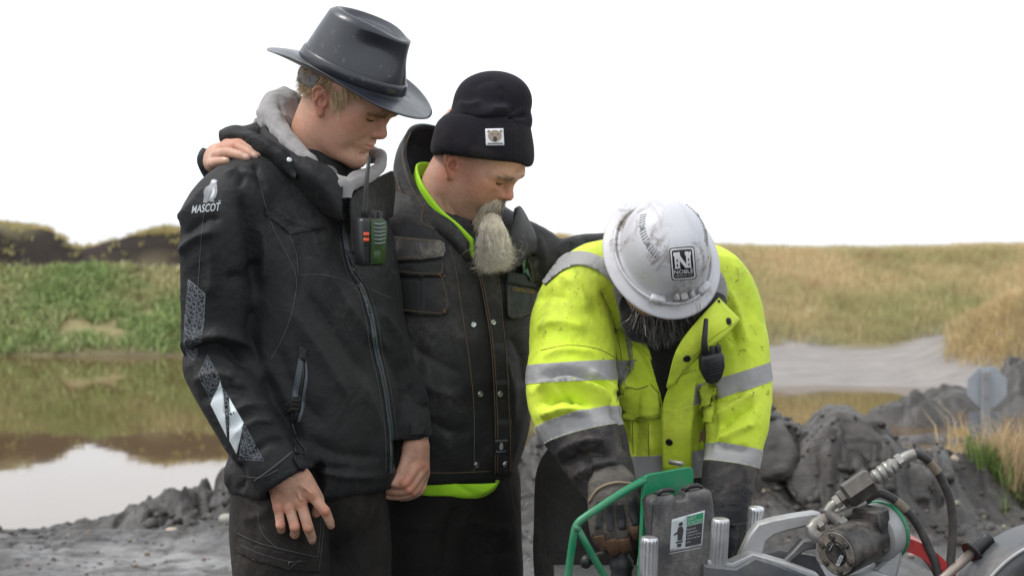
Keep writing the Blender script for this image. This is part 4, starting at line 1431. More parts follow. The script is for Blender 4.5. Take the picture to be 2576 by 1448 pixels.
def rh_extra(v):
    for (u, w_, x, r) in [(784, 1243, -212, 11), (755, 1263, -208, 10.5), (727, 1275, -203, 10), (700, 1276, -196, 9)]:
        v.ell(P(u, w_, x), r * S, 0.008)
    for (u, w_, x, r) in [(817, 1284, -213, 12.3), (775, 1326, -219, 12.6), (741, 1324, -215, 12), (705, 1320, -207, 11)]:
        v.ell(P(u, w_, x), r * S, 0.004)
    for (a, b) in [((742, 1216, -220), (757, 1256, -222)), ((752, 1214, -222), (782, 1238, -224))]:
        v.tube(PL([a, b]), [2.2 * S, 2.6 * S], 0.008)
rv = hand_vol(P(655, 1385, -270), P(850, 1140, -120),
    [([(690, 1175, -195), (716, 1203, -198)], [40, 36]), ([(752, 1196, -200), (784, 1243, -200)], [25, 15]), ([(738, 1204, -200), (756, 1262, -196)], [25, 15]),
     ([(716, 1214, -196), (728, 1274, -191)], [25, 14.5]), ([(698, 1222, -190), (700, 1274, -184)], [23, 13.5]), ([(765, 1205, -190), (800, 1255, -175), (795, 1290, -165)], [19, 15, 11])],
    [([(784, 1243, -200), (802, 1266, -206), (817, 1285, -207), (828, 1308, -195), (832.5, 1321, -184)], [14, 13.2, 12.6, 11.2, 9.2]),
     ([(756, 1262, -196), (766, 1294, -207), (775, 1326, -211), (783, 1348, -196), (785, 1358, -184)], [14, 13.4, 12.9, 11.6, 9.6]),
     ([(728, 1274, -191), (735, 1300, -204), (741, 1324, -208), (742, 1342, -188), (738, 1342, -172)], [13.4, 12.8, 12.4, 11.4, 9.6]),
     ([(700, 1274, -184), (703, 1298, -196), (706, 1319, -200), (708, 1331, -180), (706, 1328, -166)], [12.4, 11.6, 11.4, 10.4, 9])], k=0.004, extra=rh_extra)
rco, rfc = rv.nets(); rco = relax(rco, rfc, 1, 0.4)
def lh_extra(v):
    for (u, w_, x, r) in [(1052, 1167, 52, 10), (1066, 1178, 62, 9), (1070, 1190, 75, 8.5), (1017, 1214, 22, 11.5), (1029, 1229, 30, 11), (1040, 1237, 40, 10)]:
        v.ell(P(u, w_, x), r * S, 0.004)
lv = hand_vol(P(955, 1275, -30), P(1100, 1040, 160),
    [([(1044, 1050, 72), (1046, 1118, 68)], [28, 29]), ([(1042, 1118, 60), (1050, 1166, 58)], [22, 17]), ([(1050, 1118, 66), (1062, 1178, 68)], [22, 15]),
     ([(1054, 1120, 74), (1064, 1190, 80)], [20, 14]), ([(1054, 1125, 82), (1062, 1202, 90)], [19, 13]), ([(1030, 1130, 55), (1012, 1180, 40), (990, 1215, 25)], [17, 14, 10])],
    [([(1050, 1167, 58), (1034, 1190, 36), (1018, 1213, 28), (998, 1217, 38), (978, 1214, 48)], [15.5, 14.8, 14.0, 12.5, 10.5]),
     ([(1064, 1178, 68), (1046, 1205, 44), (1029, 1228, 36), (1002, 1235, 46), (978, 1234, 56)], [14, 13.4, 12.8, 11.6, 10]),
     ([(1067, 1190, 80), (1054, 1214, 56), (1040, 1236, 47), (1006, 1246, 56), (978, 1247, 66)], [13, 12.4, 12, 11, 9.6]),
     ([(1064, 1202, 90), (1062, 1220, 70), (1054, 1235, 60), (1030, 1247, 64), (1008, 1251, 72)], [12, 11.4, 11, 10.4, 9])], k=0.0045, extra=lh_extra)
lco, lfc = lv.nets(); lco = relax(lco, lfc, 1, 0.4)
def hand_tint(co, base, knuckles, dirt=0.0, seed=4):
    c = np.repeat(np.asarray(base)[None, :], len(co), 0)
    red = np.zeros(len(co))
    for k in knuckles: red += np.exp(-((co - P(*k)) ** 2).sum(1) / (0.012 ** 2))
    red = np.clip(red, 0, 1)[:, None]
    c = c * (1 - 0.7 * red) + 0.7 * red * (np.asarray(base) * np.array([1.02, 0.66, 0.58]))
    n = fbm(co * 110, 4, seed)[:, None]; n2 = fbm(co * 28, 3, seed + 8)[:, None]
    c = c * (1 + 0.14 * n) * (1 + n2 * np.array([0.06, 0.2, 0.22]))
    if dirt > 0:
        d = np.clip(fbm(co * 60, 4, seed + 3) * 1.6 - 0.25, 0, 1)[:, None] * dirt
        c = c * (1 - d) + d * np.array([0.12, 0.085, 0.06])
    return np.clip(c, 0.01, 0.9)
HB = (0.53, 0.305, 0.215)
man = body_mesh('person', [(hco, hfc), (bco, bfc), (rco, rfc), (lco, lfc)],
                [htint, np.repeat(np.array([[0.5, 0.3, 0.2]]), len(bco), 0),
                 hand_tint(rco, HB, [(784, 1243, -212), (755, 1263, -210), (727, 1275, -203), (700, 1276, -198), (817, 1284, -220), (775, 1326, -224), (741, 1324, -220), (705, 1320, -212), (832, 1322, -190)], 0.42),
                 hand_tint(lco, HB, [(1052, 1167, 50), (1066, 1178, 60), (1017, 1214, 15), (1029, 1229, 22), (1040, 1237, 32)], 0.40, 9)],
                [P(790, 2344, 30)[0], P(790, 2344, 30)[1], 0.0], 'young man in black brimmed hat and black jacket, standing at left looking down')
MAN1 = man
NAIL = mat_plain('fingernail', (0.55, 0.36, 0.29), 0.35)
def nails(body, co, fc, spots):
    s = Surf(co, fc)
    for (u, v, a, b, ang) in spots:
        cs, sn = math.cos(R(ang)), math.sin(R(ang))
        poly = [(u + a * math.cos(t) * cs - b * math.sin(t) * sn, v + a * math.cos(t) * sn + b * math.sin(t) * cs) for t in np.linspace(0, 6.283, 12, endpoint=False)]
        decal('fingernail', [poly], s, NAIL, body, off=0.0005, step=5, skirt=False)
nails(man, rco, rfc, [(832, 1318, 7.0, 5.5, 40), (785, 1357, 8, 4.2, -12)])

# eyelashes and brow
def local_tube(mb, pts, rads, M, O, seg=6):
    p, r = catmull(np.array(pts), np.array(rads), 5)
    mb.tube(O + p @ M.T, r, seg)
LASH = mat_plain('eyelash', (0.03, 0.02, 0.015), 0.7)
for s in (-1, 1):
    mb = MB(); local_tube(mb, lash_line(s, -0.0006, 0.0003), [0.0008, 0.0015, 0.0018, 0.0019, 0.0019, 0.0018, 0.0017, 0.0014, 0.0008], HM, HO)
    mb.build('eyelashes', LASH, man)
def brow_hairs(M, O, l, co, x0, col, name, parent, n=240, seed=3, ln=0.009):
    r = np.random.default_rng(seed)
    for s in (-1, 1):
        t = r.uniform(0, 1, n)
        path = np.array([(0.0995 + x0, s * 0.010, 0.0172), (0.1000 + x0, s * 0.026, 0.0205), (0.084, s * 0.051, 0.0160)])
        pp, _ = catmull(path, np.ones(3), 10)
        q = np.stack([np.interp(t, np.linspace(0, 1, len(pp)), pp[:, i]) for i in range(3)], 1)
        q[:, 2] += r.normal(0, 0.0022, n)
        bv_ = np.array(q)
        # snap to the skin
        from mathutils.kdtree import KDTree
        kd = KDTree(len(l))
        for i in np.nonzero((l[:, 0] > 0.06) & (np.abs(l[:, 2] - 0.018) < 0.02))[0]: kd.insert(tuple(l[i]), int(i))
        kd.balance()
        root = np.array([l[kd.find(tuple(z))[1]] for z in q])
        d = np.stack([np.full(n, -0.25) + 0.3 * r.normal(size=n) * 0.3 + 0.25, np.full(n, s * 0.9), np.full(n, 0.15) - 0.5 * t + 0.2 * r.normal(size=n)], 1)
        hairs(name, O + root @ M.T, d @ M.T, np.full(n, ln) * r.uniform(0.6, 1.1, n), 0.00035, HAIR, parent, seg=2, seed=seed + s, cols=np.repeat(np.array([col]), n, 0) * r.uniform(0.7, 1.3, (n, 1)))
brow_hairs(HM, HO, hl, hco, 0.004, (0.13, 0.08, 0.045), 'eyebrow', man, n=240, ln=0.0075)
# short fair hair below the hat
def skull_hair(M, O, l, co, fc, region, n, ln, col, parent, seed, comb, jit=0.25, name='hair', rad=0.0006, curl=0.14, clump=0.55):
    r = np.random.default_rng(seed)
    nn = vnormals(co, fc)
    idx = np.nonzero(region(l))[0]
    i = r.choice(idx, n)
    nl = nn[i] @ M
    d = nl * 0.35 + np.array(comb(l[i])).reshape(-1, 3) + jit * r.normal(size=(n, 3)) * 0.5 + clump * np.stack([noise3(l[i] * 85, 3), noise3(l[i] * 85, 4), noise3(l[i] * 85, 5)], 1)
    c = np.repeat(np.array([col]), n, 0) * r.uniform(0.55, 1.35, (n, 1)) * np.array([1, 0.97, 0.9])
    root = co[i] - nn[i] * 0.001 + r.normal(size=(n, 3)) * 0.0008
    return hairs(name, root, d @ M.T, ln * r.uniform(0.6, 1.2, n), rad, HAIR, parent, seg=4, curl=curl, seed=seed, cols=np.clip(c, 0.01, 0.9), wave=60)
def reg1(l):
    x, y, z = l[:, 0], np.abs(l[:, 1]), l[:, 2]
    ear = ((x + 0.010) ** 2 / 0.021 ** 2 + (z + 0.013) ** 2 / 0.034 ** 2 < 1) & (y > 0.062)
    back = (x < -0.02) & (z > -0.028 + 0.25 * (x + 0.1)) & (z < 0.058)
    sideb = (x >= -0.02) & (x < 0.030 + 0.3 * (z - 0.01)) & (z > 0.004) & (z < 0.05) & (y > 0.05)
    burn = (x > 0.006) & (x < 0.032) & (z > -0.004) & (z <= 0.02) & (y > 0.055)
    tmp = (x > 0.02) & (x < 0.055) & (z > 0.042) & (z < 0.05)
    return (back | sideb | burn | tmp) & ~ear & (y < 0.0765)
skull_hair(HM, HO, hl, hco, hfc, reg1, 9000, 0.026, (0.62, 0.48, 0.31), man, 5, lambda l: np.stack([np.full(len(l), -0.15) + 0.9 * (l[:, 0] > 0.0), np.zeros(len(l)), np.full(len(l), -0.95)], 1))

# the hat: moulded crown and wide brim
HT = head_axes(25, 26, 3); TO = P(882, 196, -2)
def hat_pt(x, y, z): return np.array([x, y, z])
K = 120
th_ = np.linspace(0, 2 * math.pi, K, endpoint=False)
rows = []
A_, B_, a_, b_ = 0.186, 0.160, 0.1185, 0.099
for t in np.linspace(1, 0, 12):
    rx = a_ + 0.004 + (A_ - a_ - 0.004) * t; ry = b_ + 0.004 + (B_ - b_ - 0.004) * t
    zz = 0.020 * np.sin(th_) ** 4 * t ** 1.6 - 0.010 * np.cos(th_) ** 2 * t ** 1.5 + 0.004 * (1 - t) ** 3
    rows.append(np.stack([rx * np.cos(th_), ry * np.sin(th_), zz], 1))
for t in np.linspace(0.04, 1, 26):
    hgt = 0.112 * t
    tp = 1 - 0.205 * t ** 1.15
    dent = 0.019 * np.exp(-((np.abs(((th_ + math.pi) % (2 * math.pi)) - math.pi) - R(50)) / R(32)) ** 2) * np.exp(-((t - 0.74) / 0.30) ** 2)
    rx = a_ * tp; ry = b_ * (1 - 0.25 * t ** 1.15)
    rad = 1 - dent / 0.1
    rows.append(np.stack([rx * rad * np.cos(th_) + 0.004 * t, ry * rad * np.sin(th_), np.full(K, hgt) + 0.004], 1))
top0 = rows[-1]
for t in np.linspace(0.12, 1, 14):
    s = 1 - t
    x = top0[:, 0] * s + 0.004 * t; y = top0[:, 1] * s
    rim = 0.009 * np.sin(np.clip(t / 0.32, 0, 1) * math.pi)
    crease = -0.026 * np.clip(t / 0.9, 0, 1) ** 1.2 * np.exp(-(y / 0.034) ** 2)
    zz = 0.116 + 0.004 * np.clip(t * 4, 0, 1) + rim + crease - 0.010 * np.clip(x / 0.09, 0, 1) ** 2
    rows.append(np.stack([x, y, zz], 1))
G = np.array(rows)
t = NT('hat_plastic')
c = t.mix(t.ramp(t.noise(55, 6, 0.75), [(0.60, 0.0), (0.74, 1.0)]), (0.013, 0.016, 0.024), (0.2, 0.21, 0.23))
t.set(Base=c, Roughness=t.ramp(t.noise(16, 5), [(0.3, 0.30), (0.7, 0.46)]), Spec=0.6, Coat=0.25, Normal=t.bump(t.noise(60, 4), 0.05, 0.002))
HATM = t.m
Gw = (TO + G.reshape(-1, 3) @ HT.T).reshape(G.shape)
hat, hatco, hatfc = shell_grid(Gw, 0.0026, 'hat', HATM, man, True)
tag(hat, 'scuffed black moulded hat with wide brim and pinched crown')
# band moulded round the crown
bp = [(0.0018, 0.006), (0.0042, 0.008), (0.0042, 0.026), (0.0030, 0.0285), (0.0, 0.029)]
bg = np.array([[((a_ * (1 - 0.205 * (z / 0.112) ** 1.15) + o) * math.cos(q_) + 0.004 * z / 0.112, (b_ * (1 - 0.25 * (z / 0.112) ** 1.15) + o) * math.sin(q_), z + 0.002) for q_ in th_] for o, z in bp])
shell_grid((TO + bg.reshape(-1, 3) @ HT.T).reshape(bg.shape), 0.002, 'hat_band', HATM, hat)
# suspension strap and ratchet at the nape
STRAP = mat_plain('suspension_plastic', (0.105, 0.118, 0.13), 0.5)
ang = np.linspace(R(100), R(262), 30)
for nm, z0, z1, m_, r0 in (('suspension_strap', -0.006, -0.040, STRAP, 0.0),):
    G2 = np.array([[((0.101 + r0) * math.cos(q_) - 0.004, (0.085 + r0) * math.sin(q_), z - 0.010 * abs(math.cos(q_)) ** 3) for q_ in ang] for z in (z0, (z0 + z1) / 2, z1)])
    ribbon(nm, [(TO + r_ @ HT.T) for r_ in G2], 0.003, m_, hat, n=2)
mb = MB(); mb.lathe([(0.001, 0.0), (0.017, 0.0), (0.019, 0.004), (0.019, 0.012), (0.016, 0.015), (0.001, 0.015)], TO + HT @ np.array((-0.1065, 0.012, -0.036)), -HT[:, 0] + 0.1 * HT[:, 1], 18, wob=lambda q_, i: 0.0012 * math.cos(9 * q_) if 1 < i < 4 else 0)
mb.build('ratchet_knob', RUBBER, hat, angle=40)
# jacket
jv = Vol(P(425, 1290, -330), P(1120, 330, 330), 0.0048)
Y1 = 50.0
jv.loft([sec(1232, 792, 40, 232, 170, Y1), sec(1200, 795, 40, 240, 178, Y1), sec(1100, 805, 42, 240, 176, Y1), sec(950, 810, 45, 240, 178, Y1), sec(800, 800, 50, 238, 172, Y1),
         sec(700, 790, 55, 242, 168, Y1), sec(600, 775, 60, 245, 158, Y1), sec(520, 760, 65, 226, 138, Y1), sec(455, 765, 66, 165, 112, Y1), sec(405, 775, 62, 118, 100, Y1), sec(378, 782, 58, 100, 92, Y1)], 0.0, rnd=0.015)
jv.tube(PL([(690, 470, -20), (600, 500, -95), (546, 580, -130), (540, 700, -140), (541, 800, -135), (537, 872, -126), (560, 950, -140), (620, 1060, -168), (680, 1155, -190), (725, 1228, -200)]),
        [x * S for x in [88, 98, 100, 98, 97, 92, 86, 80, 72, 68]], 0.022, flat=((0.64, 0.77, 0), 0.92))
jv.tube(PL([(850, 480, 105), (888, 540, 140), (912, 700, 160), (948, 860, 140), (992, 960, 108), (1028, 1050, 84), (1042, 1100, 76)]), [x * S for x in [80, 84, 82, 76, 66, 57, 52]], 0.02)
# open cuffs, cut square
_d = P(725, 1228, -200) - P(670, 1140, -188); jv.trim(P(717, 1212, -199), _d, 0.085)
jv.trim(P(1042, 1100, 76), (0.02, 0, -1), 0.08)
jv.tube([P(717, 1212, -199) - 0.02 * _d / np.linalg.norm(_d), P(730, 1235, -202)], [54 * S, 54 * S], 0.003, 's')
jv.tube(PL([(1041, 1085, 77), (1044, 1125, 74)]), [42 * S, 42 * S], 0.003, 's')
jv.ell(P(800, 1262, 40), (205 * S, 165 * S, 34 * S), 0.006, 's')
# cuff cut square to the forearm
jco, jfc = jv.nets()
jco = relax(jco, jfc, 2, 0.5)
jco = cloth_noise(jco, jfc, 5.0, 7.0, (1, 1, 0.55), 3)
F1 = [  # sleeve
    ([(448, 905), (480, 880), (545, 868), (600, 892), (640, 935)], 13, -17, 0.3), ([(450, 868), (500, 850), (560, 842), (620, 868), (655, 915)], 17, 11),
    ([(452, 600), (500, 560), (560, 545)], 14, -9), ([(446, 640), (490, 600), (555, 580)], 12, 8), ([(440, 560), (480, 520), (520, 470)], 14, 7),
    ([(520, 540), (535, 640), (528, 760)], 20, 7), ([(600, 470), (625, 560), (640, 660), (640, 760)], 17, -14), ([(655, 560), (668, 640), (660, 720)], 16, 8),
    ([(560, 700), (620, 690), (660, 650)], 13, -8), ([(640, 760), (632, 850), (655, 925)], 14, -12),
    ([(480, 960), (540, 940), (600, 950)], 13, 7), ([(500, 1010), (560, 980), (640, 985)], 12, -8), ([(580, 1100), (640, 1060), (700, 1060)], 11, 6), ([(560, 1060), (620, 1020), (690, 1020)], 12, 7), ([(620, 1150), (680, 1110), (730, 1110)], 10, -6),
    ([(660, 930), (690, 1000), (740, 1080), (760, 1140)], 15, -16),
    # chest and belly drape
    ([(690, 520), (740, 560), (815, 575)], 9, 5), ([(745, 590), (760, 680), (745, 760)], 16, -6), ([(720, 760), (800, 880), (880, 1010)], 22, 8), ([(760, 720), (850, 840), (930, 960)], 18, -8),
    ([(800, 660), (880, 780), (950, 880)], 20, 9), ([(690, 860), (740, 980), (830, 1080)], 22, -7), ([(830, 620), (900, 720), (975, 800)], 13, -6), ([(880, 690), (930, 800), (980, 900)], 13, 6),
    ([(940, 760), (1000, 850), (1020, 930)], 14, 8), ([(960, 860), (1005, 960), (1020, 1040)], 16, -6), ([(900, 940), (950, 1060), (975, 1180)], 18, 7), ([(770, 1100), (850, 1140), (960, 1150)], 16, -6),
    ([(760, 1160), (850, 1195), (960, 1200)], 9, 6), ([(740, 1135), (800, 1172), (900, 1180)], 9, -5),
    ([(985, 540), (1000, 620), (1000, 700)], 14, -6), ([(1035, 900), (1060, 960), (1080, 1040)], 12, 7), ([(1030, 960), (1050, 1010), (1090, 1030)], 10, -6), ([(560, 1150), (575, 1190), (565, 1230)], 10, 8), ([(600, 1160), (610, 1200), (600, 1240)], 10, -8),
    ([(560, 440), (600, 432), (650, 445)], 9, 6), ([(590, 420), (610, 440), (600, 470)], 8, -6), ([(640, 410), (650, 440), (665, 480)], 8, -7)]
jco = folds(jco, jfc, [(a[0], a[1], a[2] * 1.8, *a[3:]) for a in F1])
_m = mesh_np('jacket', jco, jfc)
jacket = link('jacket', _m, BLACKCLOTH, man)
tag(jacket, 'dusty black zip jacket with reflective arm print')
js = Surf(jco, jfc)
# welded zip, its tape, pullers
ZIPT = mat_plain('zip_tape', (0.055, 0.068, 0.078), 0.45)
zl = [(858, 470), (862, 540), (868, 610), (885, 680), (915, 740), (935, 810), (945, 880), (962, 950), (975, 1030), (984, 1110), (984, 1190)]
decal('zip', [strip(zl, [6, 8, 11, 12, 12, 12, 11, 12, 12])], js, ZIPT, jacket, off=0.0016, step=12)
seam('zip_teeth', [[(u + 1, v) for u, v in zl]], js, RUBBER, jacket, r=0.0012, off=0.0014)
seam('stitching', [[(u - 14, v) for u, v in zl[2:]], [(u + 15, v) for u, v in zl[3:]], [(648, 440), (668, 520), (690, 580), (722, 640), (745, 700), (735, 780), (710, 850), (680, 905)],
                   [(672, 545), (720, 572), (728, 590)], [(728, 592), (760, 578), (812, 570)], [(728, 592), (745, 640), (750, 692)], [(750, 692), (800, 690), (850, 700), (905, 722)], [(925, 725), (960, 740), (990, 752)], [(985, 548), (1003, 560)],
                   [(530, 480), (510, 560), (500, 700), (490, 860)], [(760, 872), (748, 920), (735, 1000), (735, 1060)], [(768, 905), (768, 1000), (755, 1060)], [(600, 1195), (655, 1200), (700, 1180)]], js, THREAD_GREY, jacket, r=0.0007)
def puller(surf, pts, parent, r=2.6):
    mb = MB()
    mb.tube([surf.on(u, v, 0.004)[0] for u, v in pts], r * S, 8)
    return mb.build('zip_puller', RUBBER, parent)
puller(js, [(868, 628), (876, 650), (886, 672), (880, 650), (872, 632)], jacket)
puller(js, [(886, 690), (898, 712), (908, 706), (890, 680)], jacket)
# chest storm flaps
flap('chest_flap', [(668, 520), (728, 574), (800, 566), (812, 568), (812, 574), (730, 590), (664, 538)], js, BLACKCLOTH, jacket)
# hand pocket with taped zip and its toggle
flap('pocket_tape', strip([(757, 890), (752, 940), (742, 1000)], [10, 15, 14]), js, ZIPT, jacket, 0.002)
flap('pocket_tape', strip([(768, 895), (770, 950), (760, 1020), (752, 1060)], [5, 7, 8, 7]), js, ZIPT, jacket, 0.0025)
flap('pocket_garage', [(751, 866), (772, 878), (770, 912), (750, 900)], js, BLACKCLOTH, jacket, 0.0035)
seam('pocket_zip', [[(762, 900), (762, 950), (752, 1010), (740, 1060)]], js, RUBBER, jacket, r=0.0022)
puller(js, [(738, 1062), (742, 1082), (748, 1098), (740, 1084)], jacket)
seam('puller_cord', [[(744, 1092), (752, 1108), (768, 1138), (740, 1136), (746, 1104)]], js, RUBBER, jacket, r=0.0016, off=0.003)
mb = MB()
for k in range(3): mb.tube([js.on(u, v + 9 * k, 0.008)[0] for u, v in [(724, 1018), (736, 1008), (750, 1012)]], 5 * S, 8)
mb.build('glove_cuff', TROUSER, jacket)
# cuff tab
flap('cuff_tab', [(735, 1152), (752, 1140), (770, 1172), (758, 1186), (746, 1176)], js, BLACKCLOTH, jacket, 0.006)
flap('cuff_tab', [(1030, 1066), (1066, 1070), (1066, 1092), (1030, 1092)], js, BLACKCLOTH, jacket, 0.006)
seam('cuff_seam', [[(640, 1208), (680, 1180), (735, 1135)]], js, THREAD_GREY, jacket, r=0.0012)
# reflective print on the sleeve: mesh pattern inside the outlines
LATT = mat_plain('reflective_lattice', (0.20, 0.225, 0.25), 0.5)
WHITEREF = mat_plain('reflective_white', (0.60, 0.66, 0.68), 0.45, var=0.05)
def inpoly(p, poly):
    x, y = p; c = False; n = len(poly)
    for i in range(n):
        (x1, y1), (x2, y2) = poly[i], poly[i - 1]
        if (y1 > y) != (y2 > y) and x < (x2 - x1) * (y - y1) / (y2 - y1 + 1e-12) + x1: c = not c
    return c
def lattice(poly, surf, parent, n=26, seed=1, jit=9.0):
    r = np.random.default_rng(seed)
    a = np.array(poly)
    lines = [[poly[i], poly[(i + 1) % len(poly)]] for i in range(len(poly))]
    for ang_ in (12, 42, 72, 102, 132, 162):
        d = np.array([math.cos(R(ang_)), math.sin(R(ang_))]); nn = np.array([-d[1], d[0]])
        pr = a @ nn
        for s in np.arange(pr.min(), pr.max(), 10.5):
            s = s + r.uniform(-3, 3); dd = d + nn * r.uniform(-0.12, 0.12)
            base = nn * s + d * ((a @ d).mean())
            run = [base + dd * t_ for t_ in np.arange(-90, 90, 2.0)]
            ins = [q for q in run if inpoly(q, poly)]
            if len(ins) > 3: lines.append([tuple(ins[0]), tuple(ins[-1])])
    return seam('reflective_print', lines, surf, LATT, parent, r=0.00042, off=0.0006, n=3, seg=4, step=14)
lattice([(474, 703), (516, 738), (514, 800), (507, 858), (462, 880), (466, 790)], js, jacket, seed=2)
lattice([(466, 880), (500, 874), (487, 918)], js, jacket, seed=3)
lattice([(522, 893), (556, 956), (532, 1008), (498, 945)], js, jacket, seed=4)
lattice([(560, 975), (578, 1000), (580, 1080), (566, 1085)], js, jacket, seed=5)
lattice([(613, 1062), (664, 1158), (601, 1154)], js, jacket, seed=6)
decal('reflective_panel', [[(554, 958), (562, 985), (572, 1100), (530, 1016)]], js, WHITEREF, jacket, off=0.001, step=9)
decal('reflective_panel', [[(577, 1000), (613, 1062), (596, 1142), (578, 1108)]], js, WHITEREF, jacket, off=0.001, step=9)
decal('reflective_panel', [[(553, 1118), (557, 1132), (556, 1144), (552, 1140)]], js, WHITEREF, jacket, off=0.001, step=9)
# shoulder emblem: a small bird standing over the word
EMB = mat_plain('emblem_print', (0.44, 0.47, 0.50), 0.5); EMBD = mat_plain('emblem_print_dark', (0.19, 0.20, 0.215), 0.5)
bird = [(533, 452), (540, 451), (547, 455), (545, 462), (546, 470), (547, 482), (543, 496), (536, 504), (541, 508), (530, 508), (527, 505), (520, 511), (511, 510), (520, 503), (513, 494), (512, 482), (517, 472), (527, 466), (530, 458)]
decal('emblem', [bird], js, EMBD, jacket, off=0.0008, step=6, skirt=False)
decal('emblem_belly', [[(537, 470), (541, 480), (540, 490), (533, 500), (529, 498), (534, 486)]], js, EMB, jacket, off=0.0013, step=6, skirt=False)
decal('emblem_head', [[(534, 453), (546, 455), (542, 461), (536, 463), (531, 460)]], js, EMB, jacket, off=0.0013, step=6, skirt=False)
text_decal('emblem_word', 'MASCOT', js, EMB, jacket, (482, 537), (70, -7), (3, -20), off=0.001, bold=0.012)
text_decal('emblem_mark', '®', js, EMB, jacket, (549, 511), (7, -1), (0, -7), off=0.001)

# grey hooded sweatshirt under the jacket
SWEAT = fabric('grey_sweat_cloth', (0.30, 0.287, 0.288), 0.95, var=0.08, sheen=0.3, wr=0.25, weave=900)
gv = Vol(P(610, 500, -190), P(1000, 205, 230), 0.0042)
gv.tube(PL([(695, 262, 75), (690, 300, 10), (735, 365, -70), (800, 430, -105), (850, 462, -112)]), [x * S for x in [30, 25, 20, 18, 17]], 0.02)
gv.tube(PL([(695, 262, 75), (735, 252, 140), (820, 330, 170), (920, 385, 120), (958, 395, 70), (945, 432, 10), (895, 452, -60), (860, 470, -105)]), [x * S for x in [30, 28, 24, 20, 17, 18, 17, 16]], 0.02)
gv.tube(PL([(672, 320, 60), (650, 345, 60)]), [26 * S, 20 * S], 0.02)
gv.tube(PL([(700, 300, 80), (760, 420, 40), (800, 480, 0)]), [50 * S, 70 * S, 70 * S], 0.03)
gv.tube(PL([(862, 470, -100), (872, 540, -118)]), [16 * S, 12 * S], 0.02)
# hollow where the neck stands
gv.tube(PL([(815, 270, 30), (790, 400, 50)]), [62 * S, 60 * S], 0.01, 's')
gco, gfc = gv.nets(); gco = relax(gco, gfc, 2, 0.5); gco = cloth_noise(gco, gfc, 9.0, 11.0, (1, 1, 1), 8); gco = cloth_noise(gco, gfc, 3.0, 30.0, (1, 1, 1), 18)
gco = folds(gco, gfc, [([(735, 310), (755, 330), (765, 355)], 7, -9), ([(680, 280), (730, 300), (790, 360)], 8, 8), ([(700, 250), (720, 300), (760, 340)], 7, -8), ([(670, 300), (720, 340), (790, 400)], 6, -6), ([(745, 300), (775, 340), (810, 390)], 6, -7), ([(930, 400), (900, 430), (870, 450)], 7, -7), ([(960, 385), (930, 425), (880, 440)], 6, -4)])
link('sweatshirt', mesh_np('sweatshirt', gco, gfc), SWEAT, man)
# jacket collar, standing open round the hood
FLEECE = fabric('black_lining', (0.012, 0.0125, 0.014), 0.9, wr=0.2, sheen=0.1)
ribbon('collar', [PL([(664, 288, 75), (672, 325, 0), (718, 366, -75), (778, 398, -112), (832, 424, -126), (862, 470, -130)]),
                  PL([(655, 320, 85), (660, 352, -5), (705, 392, -92), (760, 430, -130), (815, 470, -146), (858, 540, -142)]),
                  PL([(660, 400, 90), (665, 420, 0), (700, 450, -60), (760, 490, -80), (820, 540, -85), (866, 560, -90)])], 0.006, BLACKCLOTH, jacket)
ribbon('collar', [PL([(985, 430, 110), (950, 447, 40), (905, 472, -40), (878, 500, -105)]), PL([(992, 470, 130), (955, 490, 45), (915, 520, -50), (884, 560, -125)]), PL([(985, 545, 130), (950, 560, 30), (915, 590, -70), (890, 640, -135)])], 0.006, BLACKCLOTH, jacket)
# folded hood hanging on the back and its button tab
hv = Vol(P(505, 470, -230), P(790, 280, 240), 0.0042)
hv.tube(PL([(525, 352, 90), (590, 345, 10), (650, 360, -55), (700, 385, -95), (735, 410, -112)]), [x * S for x in [20, 28, 27, 20, 12]], 0.015, flat=((0.2, 0.3, 0.93), 0.72))
hv.tube(PL([(600, 350, 10), (660, 345, 70), (720, 340, 150)]), [x * S for x in [24, 40, 40]], 0.03)
hv.tube(PL([(640, 372, -50), (700, 400, -85), (745, 445, -120)]), [x * S for x in [20, 18, 8]], 0.02)
hco2, hfc2 = hv.nets(); hco2 = relax(hco2, hfc2, 2, 0.5); hco2 = cloth_noise(hco2, hfc2, 4, 12, (1, 1, 1), 5)
hco2 = folds(hco2, hfc2, [([(560, 345), (600, 352), (640, 372)], 7, -6), ([(590, 335), (640, 345), (690, 372)], 7, 5)])
hood = link('hood', mesh_np('hood', hco2, hfc2), BLACKCLOTH, jacket)
hs = Surf(np.concatenate([hco2, jco]), np.concatenate([hfc2, jfc + len(hco2)]))
mb = MB(); p_, n_ = hs.on(728, 403, 0.001); mb.lathe([(0.0005, 0.003), (0.004, 0.003), (0.0055, 0.002), (0.006, 0.0)], p_, n_, 16); mb.build('snap', METAL, jacket)
ribbon('hood_lining', [PL([(632, 322, 40), (655, 312, 60), (690, 335, 20)]), PL([(640, 300, 70), (660, 295, 80), (690, 325, 40)])], 0.004, SWEAT, man)

